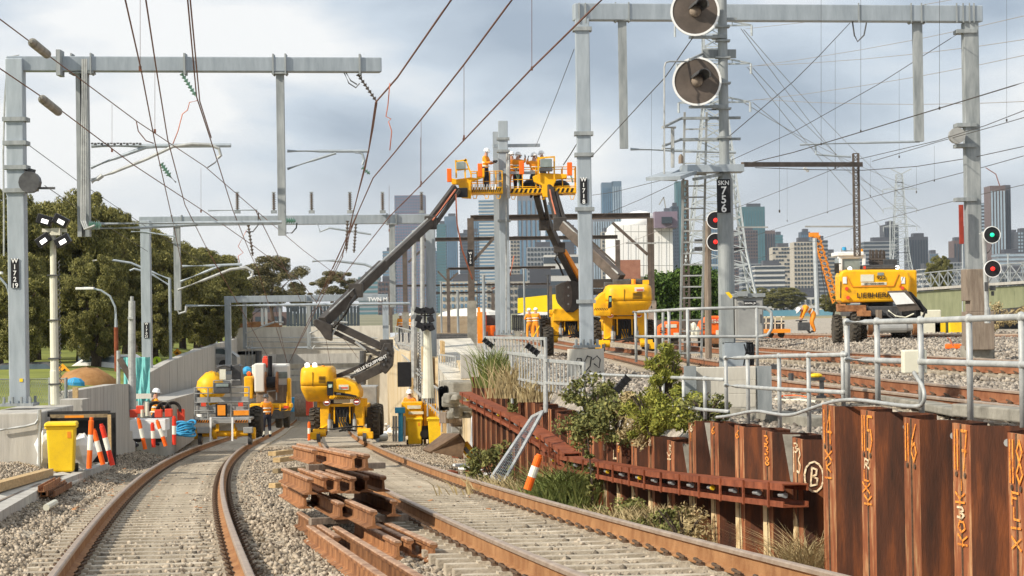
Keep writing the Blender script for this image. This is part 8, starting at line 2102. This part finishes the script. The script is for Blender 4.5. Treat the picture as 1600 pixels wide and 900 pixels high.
def facade(name, base, glass, sc_x=1.0):
    m = bpy.data.materials.new(name); m.use_nodes = True; nd, lk = m.node_tree.nodes, m.node_tree.links; b = nd['Principled BSDF']; b.inputs['Roughness'].default_value = .55
    t = nd.new('ShaderNodeTexCoord'); n = nd.new('ShaderNodeTexNoise'); n.inputs['Scale'].default_value = .12; n.inputs['Detail'].default_value = 4
    lk.new(t.outputs['Object'], n.inputs[0]); mxn = nd.new('ShaderNodeMixRGB'); mxn.inputs[1].default_value = tuple(c * .85 for c in base) + (1,); mxn.inputs[2].default_value = tuple(min(1, c * 1.12) for c in base) + (1,); lk.new(n.outputs['Fac'], mxn.inputs[0]); lk.new(mxn.outputs[0], b.inputs['Base Color']); MATS[name] = m; return m
FC = {k: facade('facade_' + k, v, None) for k, v in dict(blue=(.10, .155, .21), dblue=(.04, .06, .085), teal=(.05, .125, .14), grey=(.16, .165, .18), dgrey=(.055, .058, .068), beige=(.33, .30, .25), white=(.50, .49, .46), brown=(.12, .08, .07), pink=(.20, .155, .20), cream=(.42, .38, .31), lgrey=(.25, .26, .27)).items()}
GLS = {k: mat('tower_glass_' + k, v, tuple(min(1, c * 1.5) for c in v), .25, 0, .05, spec=.7) for k, v in dict(d=(.025, .035, .045), b=(.08, .15, .22), t=(.05, .13, .15), l=(.22, .28, .33), w=(.5, .5, .48)).items()}
def tower(label, x0, x1, yt, Y, f='grey', g='d', yb=492, style='bands', name='tower_block', floors=None, cols=None, roof=True, D=28, cat='tower', rz=0, plant=None):
    q = P((x0 + x1) / 2, yb, Y); zb_ = min(q.z, -3); top = P((x0 + x1) / 2, yt, Y); W = (x1 - x0) / FPX * Y; H = top.z - zb_
    root = thing(name, label, cat, (top.x, Y, zb_), 'city skyline towers' if cat == 'tower' else None)
    b = MB(FC[f]); b.box((top.x, Y + D / 2, zb_ + H / 2), (W, D, H)); b.build('wall', root)
    floors = floors or max(3, int(H / 3.2)); b = MB(GLS[g]); cols = cols or max(3, int(W / 2.3))
    fh = H / floors
    if style == 'bands':
        for i in range(floors): b.box((top.x, Y + D / 2, zb_ + fh * (i + .55)), (W + .6, D + .6, fh * .52))
    elif style == 'cols':
        for i in range(cols): b.box((top.x - W / 2 + W * (i + .5) / cols, Y - .2, zb_ + H * .49), (W / cols * .55, .8, H * .94))
    elif style == 'grid':
        for i in range(floors):
            for j in range(cols): b.box((top.x - W / 2 + W * (j + .5) / cols, Y - .15, zb_ + fh * (i + .5)), (W / cols * .58, .7, fh * .55))
    elif style == 'balc':
        for i in range(floors):
            for j in range(cols):
                if (i * 7 + j * 3) % 5: b.box((top.x - W / 2 + W * (j + .5) / cols, Y - .1, zb_ + fh * (i + .5)), (W / cols * .8, .6, fh * .5))
    b.build('glazing', root)
    if roof:
        b = MB(FC['dgrey'] if plant is None else FC[plant]); b.box((top.x + W * .08, Y + D / 2, zb_ + H + fh * .5), (W * .55, D * .5, fh * 1.2)); b.build('roof_plant', root)
    return root
tw = [
 ('slim dark tower between the two signals discs and the brown tower', 1512, 1527, 352, 2600, 'dblue', 'b', 'cols', {}),
 ('blue tower peeping left of the grey and white banded tower', 1338, 1352, 392, 2500, 'blue', 'b', 'bands', {}),
 ('grey stepped tower in the gap right of the white banded building', 1452, 1466, 396, 2500, 'grey', 'b', 'grid', {}),
 ('slate blue tower behind the beige residential tower', 1252, 1266, 362, 2700, 'dblue', 'b', 'cols', {}),
 ('thin grey tower left of the tall teal tower', 1022, 1036, 362, 2700, 'grey', 'b', 'bands', {}),
 ('thin blue tower between the dark slab and the balcony tower', 736, 749, 340, 2900, 'blue', 'b', 'cols', {}),
 ('slate tower behind the striped beige one at right centre', 1100, 1122, 352, 2700, 'grey', 'b', 'cols', {}),
 ('dark slab between the orange jib and the excavator cab', 1296, 1312, 408, 2300, 'dgrey', 'd', 'bands', {}),
 ('blue grey tower just right of the distant pylon legs', 1432, 1446, 388, 2600, 'blue', 'b', 'grid', {}),
 ('mid grey tower behind the near edge of the hedge', 1034, 1050, 330, 2600, 'blue', 'b', 'cols', {}),
 ('grey tower left of the mauve tower, low', 598, 617, 392, 2500, 'grey', 'b', 'bands', {}),
 ('small dark tower between mauve and teal ones', 664, 683, 392, 2700, 'dblue', 'b', 'grid', {}),
 ('hazy blue tower close beside the balcony tower', 778, 792, 352, 2800, 'blue', 'l', 'cols', {}),
 ('dark tower in the gap behind the right lift boom', 880, 900, 356, 2700, 'dgrey', 'b', 'bands', {}),
 ('pale tower left of the blue twin tower', 905, 926, 366, 2600, 'lgrey', 'b', 'grid', {}),
 ('mauve tower with fine pink grid behind the near gantry column', 616, 664, 305, 2600, 'pink', 'b', 'grid', dict(roof=False, cols=12)),
 ('teal glass tower just right of the square column', 682, 696, 350, 2700, 'teal', 't', 'bands', {}),
 ('slim blue glass tower right of the teal one', 694, 714, 338, 2800, 'blue', 'b', 'cols', {}),
 ('dark slab tower left of the big brown column', 718, 737, 364, 2500, 'dgrey', 'd', 'bands', {}),
 ('dark tower partly behind the big brown column', 730, 748, 362, 2600, 'dgrey', 'b', 'grid', {}),
 ('tall pale blue tower with white balcony bands', 748, 778, 312, 2300, 'white', 'b', 'bands', dict(roof=False)),
 ('plain grey tower right of the twin mast', 808, 844, 306, 2600, 'grey', 'b', 'cols', dict(roof=False, cols=5)),
 ('narrow blue tower peeking behind the boom', 852, 868, 320, 2800, 'blue', 'b', 'bands', {}),
 ('small beige block beside the twin mast', 797, 812, 375, 2100, 'beige', 'd', 'grid', {}),
 ('wide pale apartment block with small windows below the boom', 823, 866, 386, 1700, 'lgrey', 'd', 'grid', {}),
 ('white building with curved terraces behind the booms', 850, 906, 398, 1500, 'white', 'd', 'bands', dict(floors=5)),
 ('rounded twin blue tower left half', 940, 957, 285, 2500, 'blue', 'b', 'cols', dict(roof=False, cols=5)),
 ('rounded twin blue tower right half', 956, 971, 283, 2500, 'blue', 'l', 'cols', dict(roof=False, cols=4)),
 ('lower grey tower under the twin blue one', 926, 960, 340, 2400, 'grey', 'l', 'cols', {}),
 ('pale concrete tower behind the boom of the right lift', 940, 953, 362, 2000, 'beige', 'd', 'grid', {}),
 ('tall teal tower behind the brown lattice mast', 1056, 1075, 283, 2500, 'teal', 't', 'cols', dict(roof=False)),
 ('dark lower tower beside the teal tower', 1049, 1060, 322, 2300, 'dblue', 'd', 'grid', {}),
 ('broad teal glass tower with hexagon braced face', 1157, 1195, 323, 2500, 'teal', 't', 'cols', dict(cols=9)),
 ('brown dark tower in front of the broad teal one', 1140, 1184, 360, 2300, 'brown', 'd', 'grid', {}),
 ('chocolate brown tower right of the teal glass', 1195, 1211, 360, 2500, 'brown', 'd', 'cols', dict(roof=False)),
 ('small teal tower at the end of the brown group', 1210, 1223, 367, 2600, 'teal', 't', 'bands', {}),
 ('beige and dark tower with strong vertical stripes', 1207, 1238, 386, 2100, 'cream', 'd', 'balc', {}),
 ('dark narrow tower behind the striped beige one', 1222, 1241, 398, 2200, 'dblue', 'd', 'grid', {}),
 ('white balcony apartment block below the striped tower', 1180, 1226, 415, 1700, 'white', 'd', 'bands', {}),
 ('low grey block left of the white balcony block', 1160, 1190, 412, 1800, 'lgrey', 'd', 'bands', {}),
 ('tall beige residential tower with dark centre stripe', 1240, 1270, 378, 1900, 'cream', 'd', 'grid', {}),
 ('grey residential tower behind the orange jib', 1262, 1293, 375, 2000, 'lgrey', 'd', 'bands', {}),
 ('paler tower right of the orange jib', 1290, 1307, 396, 2100, 'beige', 'd', 'bands', {}),
 ('dark tower just behind the distant pylon', 1381, 1404, 351, 2400, 'dgrey', 'd', 'cols', {}),
 ('grey and white banded tower left of the distant pylon', 1350, 1400, 377, 2100, 'lgrey', 'd', 'bands', {}),
 ('dark stepped tower right of the distant pylon', 1420, 1450, 370, 2200, 'dgrey', 'd', 'cols', {}),
 ('narrow white banded building right of the stepped tower', 1442, 1457, 420, 1600, 'white', 'd', 'bands', {}),
 ('hazy mid height tower group left of the timber clad mast', 1460, 1505, 410, 1900, 'lgrey', 'd', 'grid', {}),
 ('brown grey tower left of the timber clad mast', 1490, 1504, 376, 2300, 'brown', 'd', 'cols', {}),
 ('tall dark ribbed tower just right of the timber clad mast', 1527, 1547, 317, 2300, 'dgrey', 'l', 'bands', dict(roof=False)),
 ('very tall twisting brown tower at the right, main shaft', 1547, 1571, 290, 2100, 'brown', 'l', 'cols', dict(roof=False, cols=5)),
 ('dark side wing of the very tall brown tower', 1568, 1579, 289, 2120, 'dgrey', 'd', 'cols', dict(roof=False)),
 ('dark tower at the right picture edge', 1590, 1612, 362, 2300, 'dgrey', 'l', 'grid', {}),
 ('second dark tower left of the edge tower', 1579, 1592, 364, 2500, 'dgrey', 'd', 'grid', {}),
 ('grey office block low behind the red disc signal', 1560, 1600, 396, 2000, 'grey', 'l', 'bands', {}),
 ('low pale office block under the brown tower', 1558, 1606, 425, 1500, 'lgrey', 'd', 'grid', {}),
 ('small shapes of far blocks above the headwall trees', 560, 592, 432, 1900, 'lgrey', 't', 'bands', {}),
 ('brick apartment block behind the second gantry column', 590, 612, 440, 1600, 'brown', 'd', 'grid', {}),
 ('long low pale block behind the brown portals', 690, 745, 440, 1300, 'cream', 'b', 'grid', {}),
 ('low grey block behind the twin mast', 760, 830, 440, 1300, 'beige', 'd', 'grid', {}),
 ('row of pale low houses left of the jib', 1190, 1300, 465, 1100, 'white', 'd', 'grid', dict(D=30, floors=2)),
 ('row of low grey sheds left of the houses', 1130, 1200, 472, 1000, 'lgrey', 'd', 'grid', dict(floors=2)),
 ('pale sheds behind the excavator wheels', 1290, 1360, 474, 900, 'white', 'd', 'bands', dict(floors=2)),
 ('dark grey flat block above the yellow shed', 810, 870, 446, 900, 'dgrey', 'd', 'bands', dict(floors=2)),
 ('far brick houses above the left of the headwall', 366, 448, 488, 400, 'brown', 'd', 'grid', dict(floors=1, D=8, yb=510)),
]
for (lab, x0, x1, yt, Y, f, g, st, kw) in tw: tower(lab, x0, x1, yt, Y, f, g, style=st, **kw)
# blue wall and dry field
b = MB(mat('blue_wall', (.10, .24, .32), (.16, .32, .40), .7, 0, .3)); b.box(P(1240, 489, 420), (14, .4, 1.0)); tag(b.build('blue_wall'), 'long low blue wall across the dry field', 'wall')
b = MB(M['straw']); b.ms = []; b.m = mat('dry_field', (.25, .2, .1), (.35, .28, .15), .95, 0, .3, .2, 3); zf_ = -1.9
b.add([P(1180, 495, 250) * 1 + Vector((0, 0, 0)), P(1345, 495, 250), P(1345, 516, 150), P(1180, 516, 150)], [(3, 2, 1, 0)]); struct(b.build('dry_field'))
# white storage tank building
wt = thing('white_factory', 'white factory with domed tank and brick base left of the hedge', 'factory', P(990, 432, 600))
b = MB(M['white'])
for (xa, xb_, ya, D_) in ((960, 1052, 352, 60), (962, 1000, 345, 50)):
    a, c = P(xa, ya, 600), P(xb_, 432, 600); b.box(((a.x + c.x) / 2, 600 + (352 - ya) + D_ / 2, (a.z + c.z) / 2), (c.x - a.x, D_, a.z - c.z))
b.build('wall', wt); b = MB(M['white']); c = P(1000, 352, 606); b.lathe((c.x, 606, c.z), [(4.6, 0), (4.6, 1.6), (3.8, 2.6), (2, 3.4), (.1, 3.7)], 20); b.build('domed_tank', wt, smooth=True)
b = MB(FC['pink']); b.box(P(1039, 344, 598), (5.6, 8, 4.0)); b.build('roof_block', wt); b = MB(GLS['d']); b.box(P(1042, 344, 593.5), (2.6, 1, 1.6)); b.build('window', wt)
b = MB(M['waler']); b.ms = []; b.m = mat('red_brick', (.26, .11, .07), (.36, .17, .11), .9, 0, .5); b.box(P(981, 421, 592), (6, 4, 4.6)); b.build('brick_base', wt)
b = MB(M['grey']); 
for py in (362, 415): b.bar(P(960, py, 598), P(1052, py, 598), .1, .15)
for x in range(962, 1052, 12): b.bar(P(x, 352, 598), P(x, 430, 598), .12, .06)
b.build('walkway', wt)
# green bridge
br = thing('green_bridge', 'low green girder bridge with white lattice railing on the right', 'bridge', P(1530, 505, 120))
b = MB(M['greenp']); a, c = P(1432, 455, 150), P(1640, 442, 110); b.bar(a - Z * .9, c - Z * .9, .6, 1.7); b.build('girder', br)
b = MB(M['concrete']); b.bar(P(1430, 453, 150), P(1640, 439, 110), .9, .14); b.build('deck_edge', br)
b = MB(M['greenp']); 
for i in range(12): q = a.lerp(c, i / 11); b.box(q - Z * .9 + Vector((-.05, -.36, 0)), (.08, .1, 1.6))
for i in range(5): q = a.lerp(c, i / 4); b.box(q - Z * 2.6, (.6, .6, 2.2))
b.each('stiffener', br)
b = MB(M['galv2']); n = 13; A0_, A1_ = P(1430, 451, 149.5), P(1640, 437, 109.5)
for i in range(n):
    p, q = A0_.lerp(A1_, i / n), A0_.lerp(A1_, (i + 1) / n); b.bar(p, q + Z * .85, .05); b.bar(p + Z * .85, q, .05); b.bar(p, p + Z * .95, .05)
b.bar(A0_ + Z * .9, A1_ + Z * .9, .06); b.bar(A0_, A1_, .05); b.build('lattice_railing', br)
b = MB(M['dgrey']); b.poly([P(x, y, 112) for x, y in ((1546, 484), (1605, 479), (1625, 478), (1625, 488), (1546, 497))], Vector((0, 3, -.3))); tag(b.build('corrugated_roof'), 'dark corrugated shed roof under the bridge', 'shed')
b = MB(FC['dgrey']); b.box(P(1590, 498, 114), (3.5, 2, .9)); tag(b.build('small_shed'), 'small dark shed below the corrugated roof', 'shed')
for k, (x, y0, y1, Y) in enumerate(((1391, 345, 452, 500), (1575, 397, 470, 300), (1504, 380, 505, 115))):
    b = MB(M['pyl']); b.cyl(P(x, y1, Y), P(x, y0, Y), 1.0 / FPX * Y, n=6); b.box(P(x, y0, Y), (6 / FPX * Y, .1, 1 / FPX * Y)); tag(b.build('light_pole'), ['thin pale light pole left of the distant pylon', 'thin pale light pole below the tall brown tower', 'grey post left of the timber cladding'][k], 'pole')
for k, (pts, lab) in enumerate((([(1562, 290), (1556, 272), (1540, 262)], 'red tower crane on top of the tall brown tower'), ([(1040, 325), (1037, 308), (1030, 320)], 'tiny grey crane above the factory roof'))):
    b = MB(M['waler'] if k == 0 else M['grey']); 
    for p, q in zip(pts, pts[1:]): b.bar(P(*p, 2050 if k == 0 else 1500), P(*q, 2050 if k == 0 else 1500), .7)
    tag(b.build('tower_crane'), lab, 'crane')

# haze
hz = MB(None); hz.box((0, 3100, 110), (9000, 6600, 260))
m = bpy.data.materials.new('haze'); m.use_nodes = True; nd, lk = m.node_tree.nodes, m.node_tree.links; nd.clear()
o_ = nd.new('ShaderNodeOutputMaterial'); v_ = nd.new('ShaderNodeVolumePrincipled'); v_.inputs['Color'].default_value = (.80, .88, 1.0, 1); v_.inputs['Density'].default_value = .00006; v_.inputs['Anisotropy'].default_value = .2
lk.new(v_.outputs[0], o_.inputs['Volume'])
hz.ms = [m]; ho = hz.build('haze', loc=(0, 0, 0)); ho['kind'] = 'stuff'; ho['label'] = 'thin blue haze over the distant city'; ho['category'] = 'haze'
for o in [o for o in scene.objects if o.type == 'EMPTY' and not o.children]: bpy.data.objects.remove(o)
